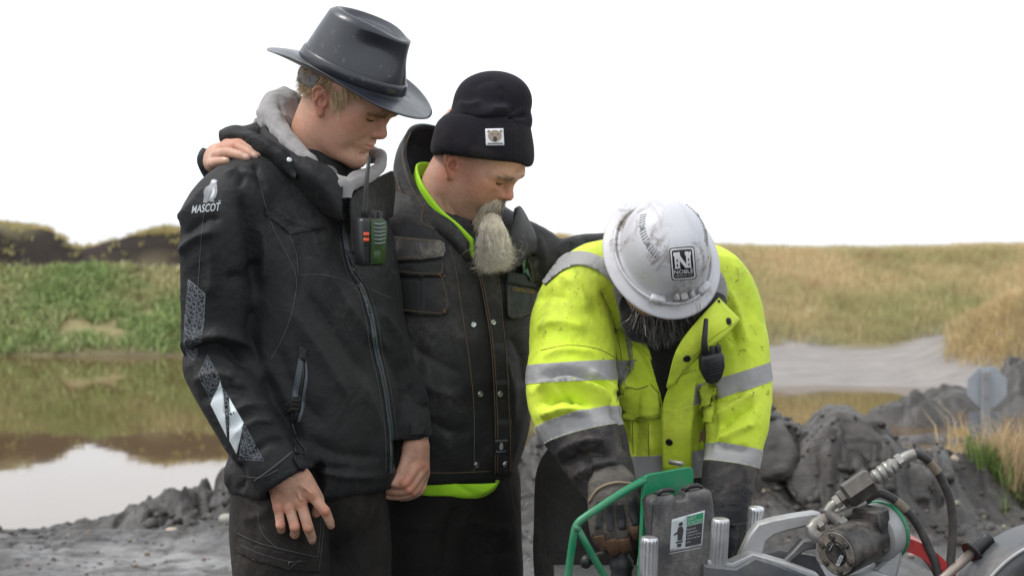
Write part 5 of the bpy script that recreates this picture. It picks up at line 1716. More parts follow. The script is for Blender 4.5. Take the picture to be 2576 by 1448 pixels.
# trousers and boots
tv = legs('trousers', [([(790, 1170, 45), (792, 1230, 40)], [165, 160]), ([(700, 1215, -30), (706, 1330, -48), (712, 1520, -50), (716, 1720, -35), (712, 2000, -5), (706, 2235, 10)], [120, 126, 118, 100, 88, 84]),
                       ([(868, 1215, 90), (882, 1340, 85), (892, 1520, 75), (898, 1720, 75), (896, 2000, 110), (892, 2235, 120)], [100, 102, 98, 92, 85, 82])], man, TROUSER, 0.0065)
tco, tfc = tv.nets(); tco = relax(tco, tfc, 1); tco = cloth_noise(tco, tfc, 5, 6, (1, 1, 1), 17)
tco = folds(tco, tfc, [([(600, 1310), (660, 1290), (700, 1240)], 14, 7), ([(840, 1260), (835, 1340), (845, 1440)], 12, -12), ([(870, 1300), (900, 1400), (930, 1448)], 16, 6), ([(600, 1260), (640, 1300), (640, 1400)], 12, -6), ([(720, 1380), (800, 1390), (830, 1370)], 12, 5)])
trousers = link('trousers', mesh_np('trousers', tco, tfc), TROUSER, man)
ts = Surf(tco, tfc)
seam('stitching', [[(815, 1250), (812, 1340), (800, 1448)], [(808, 1260), (805, 1340), (793, 1448)], [(648, 1290), (660, 1340), (700, 1380)], [(598, 1340), (640, 1360), (690, 1375), (800, 1400)]], ts, THREAD_GREY, trousers, r=0.0007)
flap('pocket_flap', [(600, 1350), (650, 1372), (740, 1395), (800, 1402), (800, 1440), (720, 1430), (640, 1408), (598, 1385)], ts, TROUSER, trousers, 0.003)
seam('pocket_zip', [[(606, 1368), (650, 1388), (720, 1408), (765, 1412)]], ts, ZIPT, trousers, r=0.003)
puller(ts, [(765, 1412), (748, 1408), (722, 1432), (726, 1412), (745, 1410)], trousers)
boot(man, [P(706, 2300, 5)[0], P(706, 2300, 5)[1], 0.0], (0.75, -0.6, 0)); boot(man, [P(892, 2300, 115)[0], P(892, 2300, 115)[1], 0.0], (0.85, -0.5, 0))

# handheld radio clipped to the jacket
rad = empty('two_way_radio', P(928, 650, -150), 'two-way radio with green front and orange side buttons clipped to the black jacket', 'radio')
RB = mat_plain('radio_black', (0.016, 0.017, 0.018), 0.42, var=0.2)
RG = mat_plain('radio_green', (0.022, 0.055, 0.014), 0.45, var=0.15)
RO = mat_plain('radio_orange', (0.75, 0.10, 0.035), 0.4)
ex = np.array([0.80, 0.58, 0.03]); ex /= np.linalg.norm(ex)          # across the front face
ez = np.array([0.05, -0.05, 1.0]); ez -= ex * (ez @ ex); ez /= np.linalg.norm(ez)
ey = np.cross(ez, ex)                                                # away from the viewer side
RM = np.stack([ex, ey, ez], 1)
rc = P(930, 607, -158)
def rl(x, y, z): return rc + RM @ np.array([x, y, z])
body_poly = [(-0.026, -0.044), (-0.022, -0.047), (0.020, -0.047), (0.024, -0.043), (0.027, 0.0), (0.029, 0.030), (0.027, 0.043), (0.020, 0.047), (-0.024, 0.047), (-0.029, 0.040), (-0.028, -0.02)]
Mxz = np.stack([ex, ez, -ey], 1)
mb = MB(); mb.prism(body_poly, Mxz, rl(0, 0, 0), 0.034, 0.004); rbody = mb.build('case', RB, rad, angle=50)
mb = MB(); mb.prism([(-0.010, -0.044), (0.019, -0.044), (0.022, -0.040), (0.0255, 0.0), (0.0272, 0.028), (0.025, 0.040), (0.019, 0.044), (-0.010, 0.044)], Mxz, rl(0.0008, -0.0180, 0), 0.006, 0.0015); mb.build('front_cover', RG, rad, angle=50)
for k in range(6):
    mb = MB(); mb.tube([rl(-0.004, -0.0222, 0.036 - 0.0075 * k), rl(0.008, -0.0232, 0.0345 - 0.0075 * k), rl(0.0215, -0.0222, 0.037 - 0.0075 * k)], [0.0015, 0.0022, 0.0015], 6); mb.build('speaker_slat', mat_plain('slat_grey', (0.16, 0.19, 0.18), 0.45), rad)
for k in (0, 1):
    mb = MB(); mb.box(rl(-0.0185, -0.0165, 0.016 - 0.011 * k), (0.0125, 0.006, 0.0075), RM, 0.0016); mb.build('button', RO, rad)
for k in range(6):
    mb = MB(); mb.box(rl(-0.0185, -0.0165, -0.012 - 0.0045 * k), (0.013, 0.004, 0.0022), RM, 0.0006); mb.build('grip_rib', RB, rad)
mb = MB(); mb.box(rl(0.004, -0.0205, -0.028), (0.016, 0.002, 0.022), RM, 0.0008); mb.build('badge', RG, rad)
mb = MB(); mb.tube([rl(-0.012, 0.0, 0.045), rl(-0.013, 0, 0.062), rl(-0.010, 0.0, 0.10), rl(-0.003, 0.0, 0.168)], [0.0075, 0.006, 0.0048, 0.0036], 12); mb.build('antenna', RUBBER, rad)
for x in (0.010, 0.020):
    mb = MB(); mb.lathe([(0.0065, 0), (0.0065, 0.012), (0.0055, 0.0135), (0.0005, 0.0135)], rl(x, 0.0, 0.046), ez, 14, wob=lambda q_, i: 0.0006 * math.cos(7 * q_)); mb.build('dial', RUBBER, rad, angle=50)
mb = MB(); mb.box(rl(-0.004, 0.020, 0.0), (0.02, 0.012, 0.06), RM, 0.003); mb.build('belt_clip', RUBBER, rad)
# ------------------------------------------------------------------ bearded man in the knitted cap (middle)
KF = 1.09
BM = head_axes(35, 23, 9); BO = P(1196, 396, 300)
b_head, b_hfc, b_hl = build_head(BM, BO, ([P(1130, 480, 315), P(1100, 570, 350), P(1100, 650, 380)], [0.066, 0.070, 0.080]), 1.02,
                                 q=dict(brow=0.004, nose=0.98, cheek=1.05, jaw=1.1, chin=0.0, fat=0.006, lip=0.8))
b_head = folds(b_head, b_hfc, [([(1272, 498), (1250, 520), (1228, 548)], 5, -3.2), ([(1245, 466), (1262, 474), (1282, 470)], 3.2, -1.6), ([(1240, 470), (1262, 482), (1285, 478)], 4, 1.5), ([(1222, 452), (1236, 456), (1248, 454)], 2.6, -1.2), ([(1218, 462), (1232, 463), (1244, 460)], 2.6, -1.1),
    ([(1290, 440), (1300, 445), (1308, 446)], 3, -1.5), ([(1120, 500), (1150, 545), (1185, 580)], 9, -3.5), ([(1100, 480), (1120, 530), (1150, 575)], 8, -3), ([(1180, 520), (1200, 550), (1215, 570)], 10, 3), ([(1255, 436), (1275, 446), (1296, 450)], 3, -1.6)])
b_tint = skin_tint(b_hl, (0.53, 0.295, 0.210), blush=0.98, stubble=0.28, stub_col=(0.30, 0.22, 0.18))
_bl = np.clip(fbm(b_hl * 26, 4, 44), -0.4, 0.6)[:, None]
b_tint = np.clip(b_tint * (1 - 0.16 * _bl * np.array([0.6, 1.0, 1.1])), 0.01, 0.9)
bv = body_vol([
    ([(1100, 610, 390), (1125, 800, 400), (1120, 1000, 400), (1105, 1200, 400)], [0.10, 0.135, 0.135, 0.13]),
    ([(1020, 590, 330), (880, 600, 400), (740, 630, 420), (620, 500, 230), (560, 425, 110), (542, 400, 60)], [0.06, 0.052, 0.042, 0.036, 0.030, 0.027]),
    ([(1250, 600, 410), (1330, 640, 420), (1440, 665, 410), (1560, 650, 370), (1640, 660, 330)], [0.06, 0.052, 0.045, 0.04, 0.035]),
    ([(1050, 1210, 360), (1050, 1700, 350), (1060, 2180, 380)], [0.09, 0.065, 0.05]),
    ([(1190, 1210, 420), (1220, 1700, 410), (1220, 2180, 440)], [0.09, 0.065, 0.05])], 0.016)
b_bco, b_bfc = bv.nets()
bh = hand_vol(P(495, 450, -170), P(690, 330, 130),
    [([(545, 405, 60), (545, 395, 20)], [30, 26]), ([(548, 385, 25), (571, 368, -20)], [22, 15]), ([(544, 392, 25), (558, 378, -35)], [22, 15]), ([(540, 402, 25), (545, 393, -45)], [21, 14]), ([(535, 412, 30), (534, 412, -48)], [20, 12])],
    [([(571, 366, -20), (602, 362, -40), (632, 374, -62), (654, 388, -78)], [14.5, 13.5, 12, 9.5]),
     ([(558, 375, -35), (590, 368, -62), (620, 380, -85), (640, 393, -98)], [14.5, 13.6, 12.4, 10]),
     ([(546, 391, -45), (572, 384, -82), (600, 390, -104), (620, 397, -114)], [14, 13, 12, 10]),
     ([(534, 411, -48), (546, 408, -82), (560, 405, -104), (569, 405, -114)], [12, 11.5, 10.5, 8.8])], k=0.004,
    extra=lambda v: [v.ell(P(*q[:3]), q[3] * S, 0.005) for q in ((571, 360, -24, 10), (556, 371, -42, 10), (543, 388, -54, 9.5), (602, 360, -46, 9), (588, 366, -68, 9.5), (572, 382, -88, 9))])
b_hdco, b_hdfc = bh.nets(); b_hdco = relax(b_hdco, b_hdfc, 1, 0.4)
MAN2 = body_mesh('person', [(b_head, b_hfc), (b_bco, b_bfc), (b_hdco, b_hdfc)], [b_tint, np.repeat(np.array([[0.47, 0.28, 0.2]]), len(b_bco), 0), hand_tint(b_hdco, (0.52, 0.305, 0.22), [(571, 360, -26), (556, 371, -44), (602, 360, -48), (588, 366, -70)], 0.35)],
                 [P(1130, 2150, 390)[0], P(1130, 2150, 390)[1], 0.0], 'bearded man in black knitted cap and dusty work jacket, standing in the middle')
nails(MAN2, b_hdco, b_hdfc, [(617, 392, 8, 5, 8), (640, 388, 7.5, 4.5, 12), (566, 400, 5, 3, 10)])
for s in (-1, 1):
    mb = MB(); local_tube(mb, lash_line(s, -0.0006, 0.0003), [0.0008, 0.0015, 0.0018, 0.0019, 0.0019, 0.0018, 0.0017, 0.0014, 0.0008], BM * 1.02, BO)
    mb.build('eyelashes', LASH, MAN2)
brow_hairs(BM * 1.02, BO, b_hl, b_head, 0.004, (0.20, 0.15, 0.10), 'eyebrow', MAN2, n=220, ln=0.007)
def reg2(l):
    x, y, z = l[:, 0], np.abs(l[:, 1]), l[:, 2]
    ear = ((x + 0.010) ** 2 / 0.021 ** 2 + (z + 0.013) ** 2 / 0.034 ** 2 < 1) & (y > 0.062)
    return ((x < -0.02) & (z > -0.02) & (z < 0.06) | (x >= -0.02) & (x < 0.03) & (z > 0.0) & (z < 0.05) & (y > 0.05)) & ~ear & (y < 0.0765)
skull_hair(BM * 1.02, BO, b_hl, b_head, b_hfc, reg2, 1500, 0.007, (0.42, 0.38, 0.34), MAN2, 15, lambda l: np.stack([np.full(len(l), -0.2), np.zeros(len(l)), np.full(len(l), -0.9)], 1), rad=0.00035)

# long pale goatee and moustache
bdv = Vol(P(1160, 700, 40), P(1320, 480, 300), 0.004)
bdv.tube(PL([(1237, 556, 200), (1238, 590, 176), (1249, 622, 164), (1254, 645, 158)]), [x * S * KF for x in [24, 29, 18, 5]], 0.02)
bdv.ell(P(1240, 588, 172), (34 * S * KF, 32 * S * KF, 34 * S * KF), 0.03)
cb, fb = bdv.nets(); cb = cloth_noise(cb, fb, 5, 22, (1, 1, 0.5), 5)
rb = np.random.default_rng(77)
mebd = mesh_np('beard_mass', cb - vnormals(cb, fb) * 0.008, fb); attr_col(mebd, 'tint', np.repeat(np.array([[0.62, 0.54, 0.41]]), len(cb), 0) * rb.uniform(0.8, 1.1, (len(cb), 1)))
beard = link('beard', mebd, HAIR, MAN2)
n = 9000
nb = vnormals(cb, fb); i = rb.choice(len(cb), n)
root = cb[i] - nb[i] * 0.005
uu, vv = project(root)
tip = P(1252, 678, 160); tow = tip - root; dist_ = np.linalg.norm(tow, axis=1)
dirs = 0.62 * tow / dist_[:, None] + np.array([0.02, -0.03, -0.5]) + nb[i] * rb.uniform(-0.06, 0.12, (n, 1)) * np.clip(dist_ / 0.08, 0.3, 1)[:, None] + 0.12 * rb.normal(size=(n, 3)) + 0.20 * np.stack([noise3(root * 75, 5), noise3(root * 75, 6), 0 * noise3(root * 75, 7)], 1)
ln = np.clip(dist_ * rb.uniform(0.22, 1.05, n), 0.014, 0.095)
bc = np.array([0.82, 0.73, 0.57])[None, :] * rb.uniform(0.6, 1.3, (n, 1)) * (1 + 0.3 * noise3(root * 60, 9)[:, None]); bc = np.where(rb.uniform(size=(n, 1)) < 0.25, np.array([[0.82, 0.78, 0.70]]) * rb.uniform(0.7, 1.1, (n, 1)), bc)
hairs('strands', root, dirs, ln, 0.00032, HAIR, beard, curl=0.16, seg=10, seed=8, cols=np.clip(bc, 0.05, 0.95), wave=340.0)
n = 380
i = rb.choice(np.nonzero(vv[:] > 0)[0], n)
hairs('stray_strands', root[i], dirs[i] + nb[rb.choice(len(cb), n)] * 0.35, ln[i] * 0.9, 0.0004, HAIR, beard, curl=0.16, seg=9, seed=9, cols=np.clip(bc[i] * 1.1, 0, 0.9), wave=150.0)
def mous(n, seed, col):
    r = np.random.default_rng(seed)
    s = np.where(r.uniform(size=n) < 0.62, -1, 1); t = r.uniform(0, 1, n)
    l = np.stack([0.1035 - 0.020 * t ** 1.6, s * (0.002 + 0.034 * t), -0.0435 - 0.018 * t ** 1.5 + 0.004 * r.normal(size=n)], 1)
    d = np.stack([0.15 - 0.1 * t, s * (0.35 + 0.35 * t), -0.9 - 0.1 * t], 1) + 0.18 * r.normal(size=(n, 3))
    M_ = BM * 1.02
    c = np.array(col)[None, :] * r.uniform(0.5, 1.3, (n, 1))
    hairs('moustache', BO + l @ M_.T, d @ BM.T, 0.019 * r.uniform(0.6, 1.25, n), 0.00048, HAIR, MAN2, curl=0.06, seg=4, seed=seed, cols=np.clip(c, 0.02, 0.8), wave=120)
mous(1700, 3, (0.66, 0.58, 0.46))
r = np.random.default_rng(5); n = 2400                                      # chin hair that joins moustache and goatee
s = r.choice([-1, 1], n, p=[0.62, 0.38]); t = r.uniform(0, 1, n)
l = np.stack([0.094 - 0.016 * r.uniform(size=n), s * (0.004 + 0.032 * r.uniform(size=n)), -0.074 - 0.030 * t], 1)
hairs('chin_hair', BO + l @ (BM * 1.02).T, np.array([0.12, -0.30, -0.95]) + 0.25 * r.normal(size=(n, 3)), 0.032 * r.uniform(0.6, 1.2, n), 0.00045, HAIR, MAN2, curl=0.09, seg=6, seed=4, cols=np.array([0.72, 0.63, 0.48])[None, :] * r.uniform(0.6, 1.3, (n, 1)), wave=150)

# knitted cap with a deep turned-up cuff
t = NT('knit_wool')
kn = t.n('ShaderNodeTexWave', Scale=62.0, Distortion=1.2); kn.bands_direction = 'X'; t.l(t.coord(), kn.inputs['Vector'])
kc = t.mix(t.ramp(t.noise(7, 5, 0.6), [(0.55, 0.0), (0.85, 1.0)]), (0.0145, 0.0132, 0.0178), (0.055, 0.044, 0.037))
t.set(Base=kc, Roughness=0.95, Spec=0.12, Sheen=0.05, Normal=t.bump(kn.outputs['Fac'], 0.35, 0.0012, t.bump(t.noise(9, 3, 0.5), 0.35, 0.012)))
KNIT = t.m
kv = Vol(P(1060, 440, 120), P(1380, 165, 470), 0.0038)
kv.ell(P(1226, 312, 290), (108 * S * KF, 108 * S * KF, 60 * S * KF), 0.02)
kv.ell(P(1238, 262, 300), (96 * S * KF, 92 * S * KF, 60 * S * KF), 0.02)
kv.ell(P(1222, 232, 300), (62 * S * KF, 66 * S * KF, 45 * S * KF), 0.03)
kv.ell(P(1262, 236, 296), (62 * S * KF, 62 * S * KF, 46 * S * KF), 0.03)
kv.tube(PL([(1155, 300, 300), (1190, 288, 225), (1250, 296, 196), (1315, 300, 270)]), [x * S for x in [16, 20, 22, 18]], 0.02)
kc_, kf_ = kv.nets(); kc_ = relax(kc_, kf_, 2)
kc_ = folds(kc_, kf_, [([(1155, 284), (1200, 304), (1262, 292), (1305, 268)], 8, -24), ([(1150, 262), (1185, 266), (1215, 255)], 10, 9), ([(1275, 305), (1300, 292), (1328, 288)], 7, -20), ([(1185, 225), (1215, 205), (1250, 200)], 12, -5), ([(1255, 215), (1268, 240), (1260, 262)], 8, -4), ([(1230, 275), (1270, 275), (1305, 298)], 9, 7)])
capo = link('knit_cap', mesh_np('knit_cap', kc_, kf_), KNIT, MAN2)
cv = Vol(P(1060, 440, 120), P(1380, 165, 470), 0.0038)
yw = -23.0
_tl = np.array([[math.cos(R(7)), 0, -math.sin(R(7))], [0, 1, 0], [math.sin(R(7)), 0, math.cos(R(7))]]).T
_o = P(1217, 352, 288)
def cs(dv, a, b): return (-dv * S * KF, 0, 0, a * S * KF, b * S * KF, yw, 2.15)
cv.loft([cs(52, 121, 121), cs(40, 125, 125), cs(10, 123, 123), (cs(-30, 111, 98)[0], -0.001, 0, 115 * S * KF, 110 * S * KF, yw, 2.15), (cs(-52, 102, 92)[0], 0.003, 0, 104 * S * KF, 100 * S * KF, yw, 2.15)], 0.0, M=_tl, o=_o, rnd=0.006)
cc_, cf_ = cv.nets(); cc_ = relax(cc_, cf_, 1); cc_ = cloth_noise(cc_, cf_, 2.5, 9, (1, 1, 1), 6)
cuff = link('cuff', mesh_np('cuff', cc_, cf_), KNIT, capo)
cs_ = Surf(cc_, cf_)
PATCHW = mat_plain('patch_white', (0.68, 0.68, 0.72), 0.8, var=0.04)
BEARC = mat_plain('patch_print_brown', (0.30, 0.245, 0.19), 0.8, var=0.25, vscale=300); BEARD_ = mat_plain('patch_print_dark', (0.055, 0.045, 0.04), 0.8)
patch_ = decal('patch', [[(1220, 325), (1265, 324), (1267, 366), (1222, 367)]], cs_, PATCHW, capo, off=0.0022, step=9)
def circ(u, v, a, b, n=14): return [(u + a * math.cos(q_), v + b * math.sin(q_)) for q_ in np.linspace(0, 6.283, n, endpoint=False)]
decal('emblem', [circ(1244, 343, 17, 15), circ(1229, 332, 4, 4, 8), circ(1259, 331, 4, 4, 8)], cs_, BEARC, patch_, off=0.0027, step=8, skirt=False)
decal('emblem_muzzle', [circ(1244.5, 351, 5, 7, 10), circ(1238, 339, 2.2, 1.6, 6), circ(1251, 339, 2.2, 1.6, 6)], cs_, BEARD_, patch_, off=0.0032, step=8, skirt=False)
decal('emblem_line', [[(1226, 360.5), (1263, 360), (1263, 362.5), (1226, 363)]], cs_, BEARD_, patch_, off=0.0029, step=8, skirt=False)

# work jacket
BJ = fabric('work_jacket_cloth', (0.0080, 0.0090, 0.0116), 0.54, dust=(0.22, 0.205, 0.18), dust_amt=0.48, sheen=0.02, dust_scale=5.0, wr=0.3)
bj = Vol(P(480, 1240, 0) - np.array([0.0, 0.0, 0.02]), P(1680, 400, 640), 0.0056)
Y2 = 35.0
k = KF
bj.loft([sec(1196, 1108, 400, 186 * k, 168 * k, Y2), sec(1100, 1122, 400, 204 * k, 186 * k, Y2), sec(950, 1132, 400, 212 * k, 192 * k, Y2), sec(800, 1133, 400, 214 * k, 188 * k, Y2), sec(700, 1130, 400, 222 * k, 176 * k, Y2),
         sec(625, 1118, 400, 226 * k, 162 * k, Y2), sec(560, 1105, 398, 198 * k, 140 * k, Y2), sec(510, 1098, 395, 150 * k, 115 * k, Y2), sec(480, 1096, 390, 120 * k, 100 * k, Y2)], 0.0, rnd=0.012)
bj.tube(PL([(1010, 600, 310), (880, 610, 400), (740, 630, 420), (620, 500, 235), (560, 425, 125), (540, 402, 88)]), [x * S * k for x in [95, 86, 74, 60, 46, 40]], 0.03)
bj.tube(PL([(1230, 600, 400), (1312, 636, 420), (1400, 662, 415), (1470, 652, 405), (1560, 640, 370), (1650, 655, 330)]), [x * S * k for x in [88, 82, 62, 62, 52, 44]], 0.025)
bj.trim(P(530, 395, 74), P(540, 402, 88) * -1 + P(530, 395, 40), 0.05)
bj.ell(P(1110, 1225, 400), (150 * S * k, 140 * S * k, 30 * S), 0.004, 's')
bjc, bjf = bj.nets(); bjc = relax(bjc, bjf, 2); bjc = cloth_noise(bjc, bjf, 5, 6.5, (1, 1, 0.6), 23)
F2 = [([(1335, 600), (1352, 650), (1350, 710)], 9, -11), ([(1352, 590), (1372, 640), (1372, 700)], 9, 8), ([(1320, 610), (1332, 660), (1330, 720)], 8, 7), ([(1395, 625), (1400, 660), (1385, 700)], 9, -8), ([(1440, 605), (1425, 630), (1415, 660)], 8, -8), ([(1460, 600), (1480, 610), (1500, 605)], 8, -6),
      ([(1020, 860), (1080, 900), (1160, 940)], 18, -8), ([(1020, 930), (1090, 980), (1180, 1000)], 18, 8), ([(1060, 1040), (1120, 1080), (1190, 1090)], 16, -6), ([(1130, 800), (1160, 900), (1190, 1000)], 13, 6), ([(1280, 840), (1310, 900), (1320, 980)], 14, -7), ([(1265, 880), (1290, 980), (1290, 1080)], 14, 7),
      ([(1010, 820), (1040, 950), (1060, 1080)], 16, 6), ([(1150, 680), (1180, 760), (1190, 860)], 12, -5), ([(1255, 640), (1290, 665), (1325, 690)], 9, -7), ([(1250, 620), (1290, 640), (1330, 660)], 9, 6)]
bjc = folds(bjc, bjf, F2)
bjack = link('jacket', mesh_np('jacket', bjc, bjf), BJ, MAN2)
tag(bjack, 'dusty black work jacket with tan stitching')
bs = Surf(bjc, bjf)
FADED = fabric('faded_pocket_cloth', (0.030, 0.038, 0.036), 0.7, dust=(0.14, 0.13, 0.11), dust_amt=0.5, sheen=0.02, dust_scale=9.0, wr=0.3)
DUSTP = fabric('muddied_pocket_cloth', (0.015, 0.016, 0.019), 0.55, dust=(0.38, 0.34, 0.30), dust_amt=1.0, sheen=0.02, dust_scale=11.0, wr=0.3)
flap('chest_pocket', [(1000, 700), (1060, 700), (1116, 692), (1125, 730), (1131, 766), (1125, 788), (1102, 795), (1060, 791), (1016, 784), (1004, 740)], bs, BJ, bjack, 0.009)
flap('pocket_flap', [(996, 660), (1050, 662), (1110, 657), (1116, 672), (1114, 688), (1102, 697), (1060, 694), (1002, 687)], bs, BJ, bjack, 0.014)
pf = flap('pocket_flap', [(990, 596), (1050, 603), (1103, 610), (1113, 618), (1116, 634), (1110, 648), (1060, 654), (998, 655)], bs, DUSTP, bjack, 0.017)
allp = bs
def stitch(lines, off): return seam('stitching', lines, bs, THREAD_TAN, bjack, r=0.00075, off=off)
stitch([[(1008, 778), (1060, 783), (1102, 787), (1118, 780), (1123, 764), (1117, 730), (1109, 697)]], 0.0095)
stitch([[(1006, 680), (1060, 687), (1100, 689), (1108, 682), (1110, 662)]], 0.0145)
stitch([[(1000, 647), (1060, 646), (1102, 641), (1108, 632), (1104, 616)], [(992, 600), (1050, 607), (1102, 613)]], 0.0175)
BART = mat_plain('orange_bartack', (0.36, 0.13, 0.03), 0.9)
seam('bartack', [[(1112, 693), (1116, 697)], [(1100, 691), (1107, 696)], [(1103, 612), (1112, 617)], [(1113, 779), (1119, 788)]], bs, BART, bjack, r=0.0011, off=0.016, n=2)
# placket: overlapping flap with twin seams, snaps
flap('placket', [(1184, 600), (1196, 660), (1208, 730), (1222, 800), (1232, 870), (1238, 960), (1242, 1060), (1243, 1190), (1284, 1190), (1284, 1060), (1278, 960), (1268, 870), (1258, 790), (1250, 720), (1240, 660), (1225, 610)], bs, BJ, bjack, 0.006)
stitch([[(1188, 620), (1200, 690), (1216, 770), (1230, 860), (1237, 960), (1241, 1080), (1240, 1190)], [(1194, 620), (1206, 690), (1222, 770), (1235, 860), (1243, 960), (1247, 1080), (1246, 1186)],
        [(1246, 665), (1254, 740), (1262, 830), (1271, 920), (1277, 1040), (1278, 1186)]], 0.0068)
stitch([[(1132, 622), (1146, 680), (1158, 760), (1172, 850), (1184, 940), (1192, 1040), (1192, 1190)], [(1080, 1188), (1140, 1188), (1190, 1186), (1236, 1184)], [(1098, 470), (1060, 540), (1075, 570), (1140, 580), (1190, 605)]], 0.0006)
def snaps(spots, surf, parent, mat=METAL, r=0.0068, off=0.0):
    for (u, v, o) in spots:
        mb = MB(); p, n = surf.on(u, v, o)
        mb.lathe([(r, 0.0), (r, 0.0018), (r * 0.86, 0.0030), (r * 0.55, 0.0022), (r * 0.40, 0.0022), (r * 0.33, 0.0040), (r * 0.02, 0.0042)], p, n, 18)
        mb.build('snap', mat, parent, angle=60)
snaps([(1164, 640, 0), (1190, 815, 0), (1207, 990, 0), (1197, 1168, 0), (1236, 810, 0.006), (1253, 989, 0.006), (1264, 1164, 0.006)], bs, bjack)
flap('chest_pocket', [(1264, 700), (1300, 704), (1333, 704), (1334, 750), (1326, 791), (1300, 800), (1277, 803), (1269, 794), (1266, 750)], bs, FADED, bjack, 0.012)
flap('pocket_flap', [(1262, 688), (1298, 693), (1332, 697), (1333, 724), (1298, 720), (1264, 714)], bs, FADED, bjack, 0.017)
stitch([[(1270, 720), (1272, 790), (1280, 797), (1322, 786), (1328, 740)]], 0.0128)
EMBO = mat_plain('embroidery_gold', (0.33, 0.21, 0.04), 0.9)
text_decal('embroidery', 'CONSTRUCTION', bs, EMBO, bjack, (1279, 733), (52, 7), (1, -9), off=0.0136)
flap('chest_tab', [(1291, 585), (1330, 577), (1334, 590), (1334, 635), (1326, 642), (1290, 640)], bs, BJ, bjack, 0.02)
HIVT = mat_plain('hivis_green_tab', (0.10, 0.20, 0.12), 0.7, var=0.25)
flap('pen_tab', [(1303, 642), (1311, 641), (1323, 695), (1322, 705), (1314, 705)], bs, HIVT, bjack, 0.024)
seam('pocket_zip', [[(1330, 650), (1336, 690), (1333, 720)]], bs, THREAD_TAN, bjack, r=0.001, off=0.006)
flap('woven_label', [(1239, 1100), (1271, 1099), (1271, 1137), (1239, 1138)], bs, mat_plain('label_black', (0.014, 0.014, 0.016), 0.7), bjack, 0.0075)
LW = mat_plain('label_white', (0.40, 0.42, 0.45), 0.7)
text_decal('label_word', 'MASCOTEX', bs, LW, bjack, (1240, 1108), (30, -1), (0, -5), off=0.0083)
text_decal('label_word', 'MASCOT', bs, LW, bjack, (1242, 1135), (24, -1), (0, -5), off=0.0083)
decal('label_emblem', [[(1253, 1110), (1257, 1110), (1259, 1118), (1258, 1126), (1254, 1128), (1250, 1125), (1250, 1117)]], bs, LW, bjack, off=0.0083, step=8, skirt=False)
# collar: tall standing storm collar with dark lining
ribbon('collar', [PL([(1150, 335, 470), (1112, 322, 455), (1062, 313, 425), (1030, 330, 385), (1018, 385, 330), (1040, 455, 275), (1085, 522, 238), (1138, 560, 215), (1180, 612, 205)]),
                  PL([(1150, 400, 500), (1105, 390, 480), (1045, 375, 445), (1005, 385, 395), (995, 440, 335), (1018, 515, 270), (1065, 560, 232), (1125, 588, 208), (1178, 640, 198)]),
                  PL([(1150, 520, 500), (1100, 510, 480), (1035, 500, 440), (1000, 505, 390), (1000, 540, 330), (1030, 580, 290), (1075, 600, 265), (1130, 620, 245), (1180, 665, 230)])], 0.010, BJ, bjack, n=5)
ribbon('collar', [PL([(1276, 610, 215), (1290, 560, 240), (1300, 520, 285), (1320, 545, 335), (1338, 588, 380)]), PL([(1262, 650, 195), (1292, 605, 212), (1316, 585, 255), (1340, 590, 320), (1350, 620, 380)]), PL([(1262, 690, 215), (1300, 665, 230), (1330, 640, 280), (1345, 640, 330), (1350, 660, 380)])], 0.010, BJ, bjack, n=5)
stitch2 = MB()
for ln in ([(1032, 335, 372), (1012, 388, 320), (1028, 458, 262), (1070, 530, 225)], [(1006, 395, 385), (998, 445, 322), (1020, 516, 258)], [(1330, 560, 335), (1343, 592, 330)], [(1002, 470, 300), (1006, 500, 280), (1000, 520, 285)]):
    p_, _ = catmull(np.array([P(a, b, c - 12) for a, b, c in ln]), np.ones(len(ln)), 6); stitch2.tube(p_, 0.0008, 5)
stitch2.build('stitching', THREAD_TAN, bjack)['kind'] = 'stuff'
mb = MB(); mb.lathe([(0.006, 0), (0.005, 0.002), (0.0005, 0.0025)], P(1010, 457, 300), (-0.2, -1, 0.1), 12); mb.build('snap', METAL, bjack)
# lime T-shirt: neckband and the tail below the jacket
LIME = fabric('lime_jersey', (0.40, 0.78, 0.03), 0.8, var=0.06, sheen=0.05, wr=0.2, spots=((0.03, 0.03, 0.02), 0.7))
ribbon('shirt', [PL([(1105, 415, 430), (1066, 408, 390), (1048, 420, 330), (1064, 466, 262), (1108, 526, 228), (1152, 564, 208), (1190, 602, 198)]),
                 PL([(1100, 455, 440), (1057, 446, 400), (1036, 455, 345), (1048, 502, 280), (1088, 555, 248), (1142, 595, 226), (1192, 650, 214)])], 0.005, LIME, MAN2, n=6)
sv = Vol(P(1040, 1275, 180), P(1320, 1160, 640), 0.005)
sv.loft([sec(1222, 1116, 400, 172 * k, 160 * k, Y2), sec(1200, 1112, 400, 180 * k, 164 * k, Y2), sec(1170, 1110, 400, 180 * k, 164 * k, Y2)], 0.0, rnd=0.003)
sv.ell(P(1190, 1214, 250), (66 * S, 34 * S, 36 * S), 0.03)
sc_, sf_ = sv.nets(); sc_ = folds(relax(sc_, sf_, 1), sf_, [([(1120, 1205), (1160, 1225), (1190, 1245)], 7, -5), ([(1200, 1240), (1230, 1228), (1262, 1200)], 8, 5)])
link('shirt_tail', mesh_np('shirt_tail', sc_, sf_), LIME, MAN2)
BT = fabric('black_trouser_cloth', (0.0085, 0.008, 0.0076), 0.85, dust=(0.10, 0.085, 0.07), dust_amt=0.16, sheen=0.02)
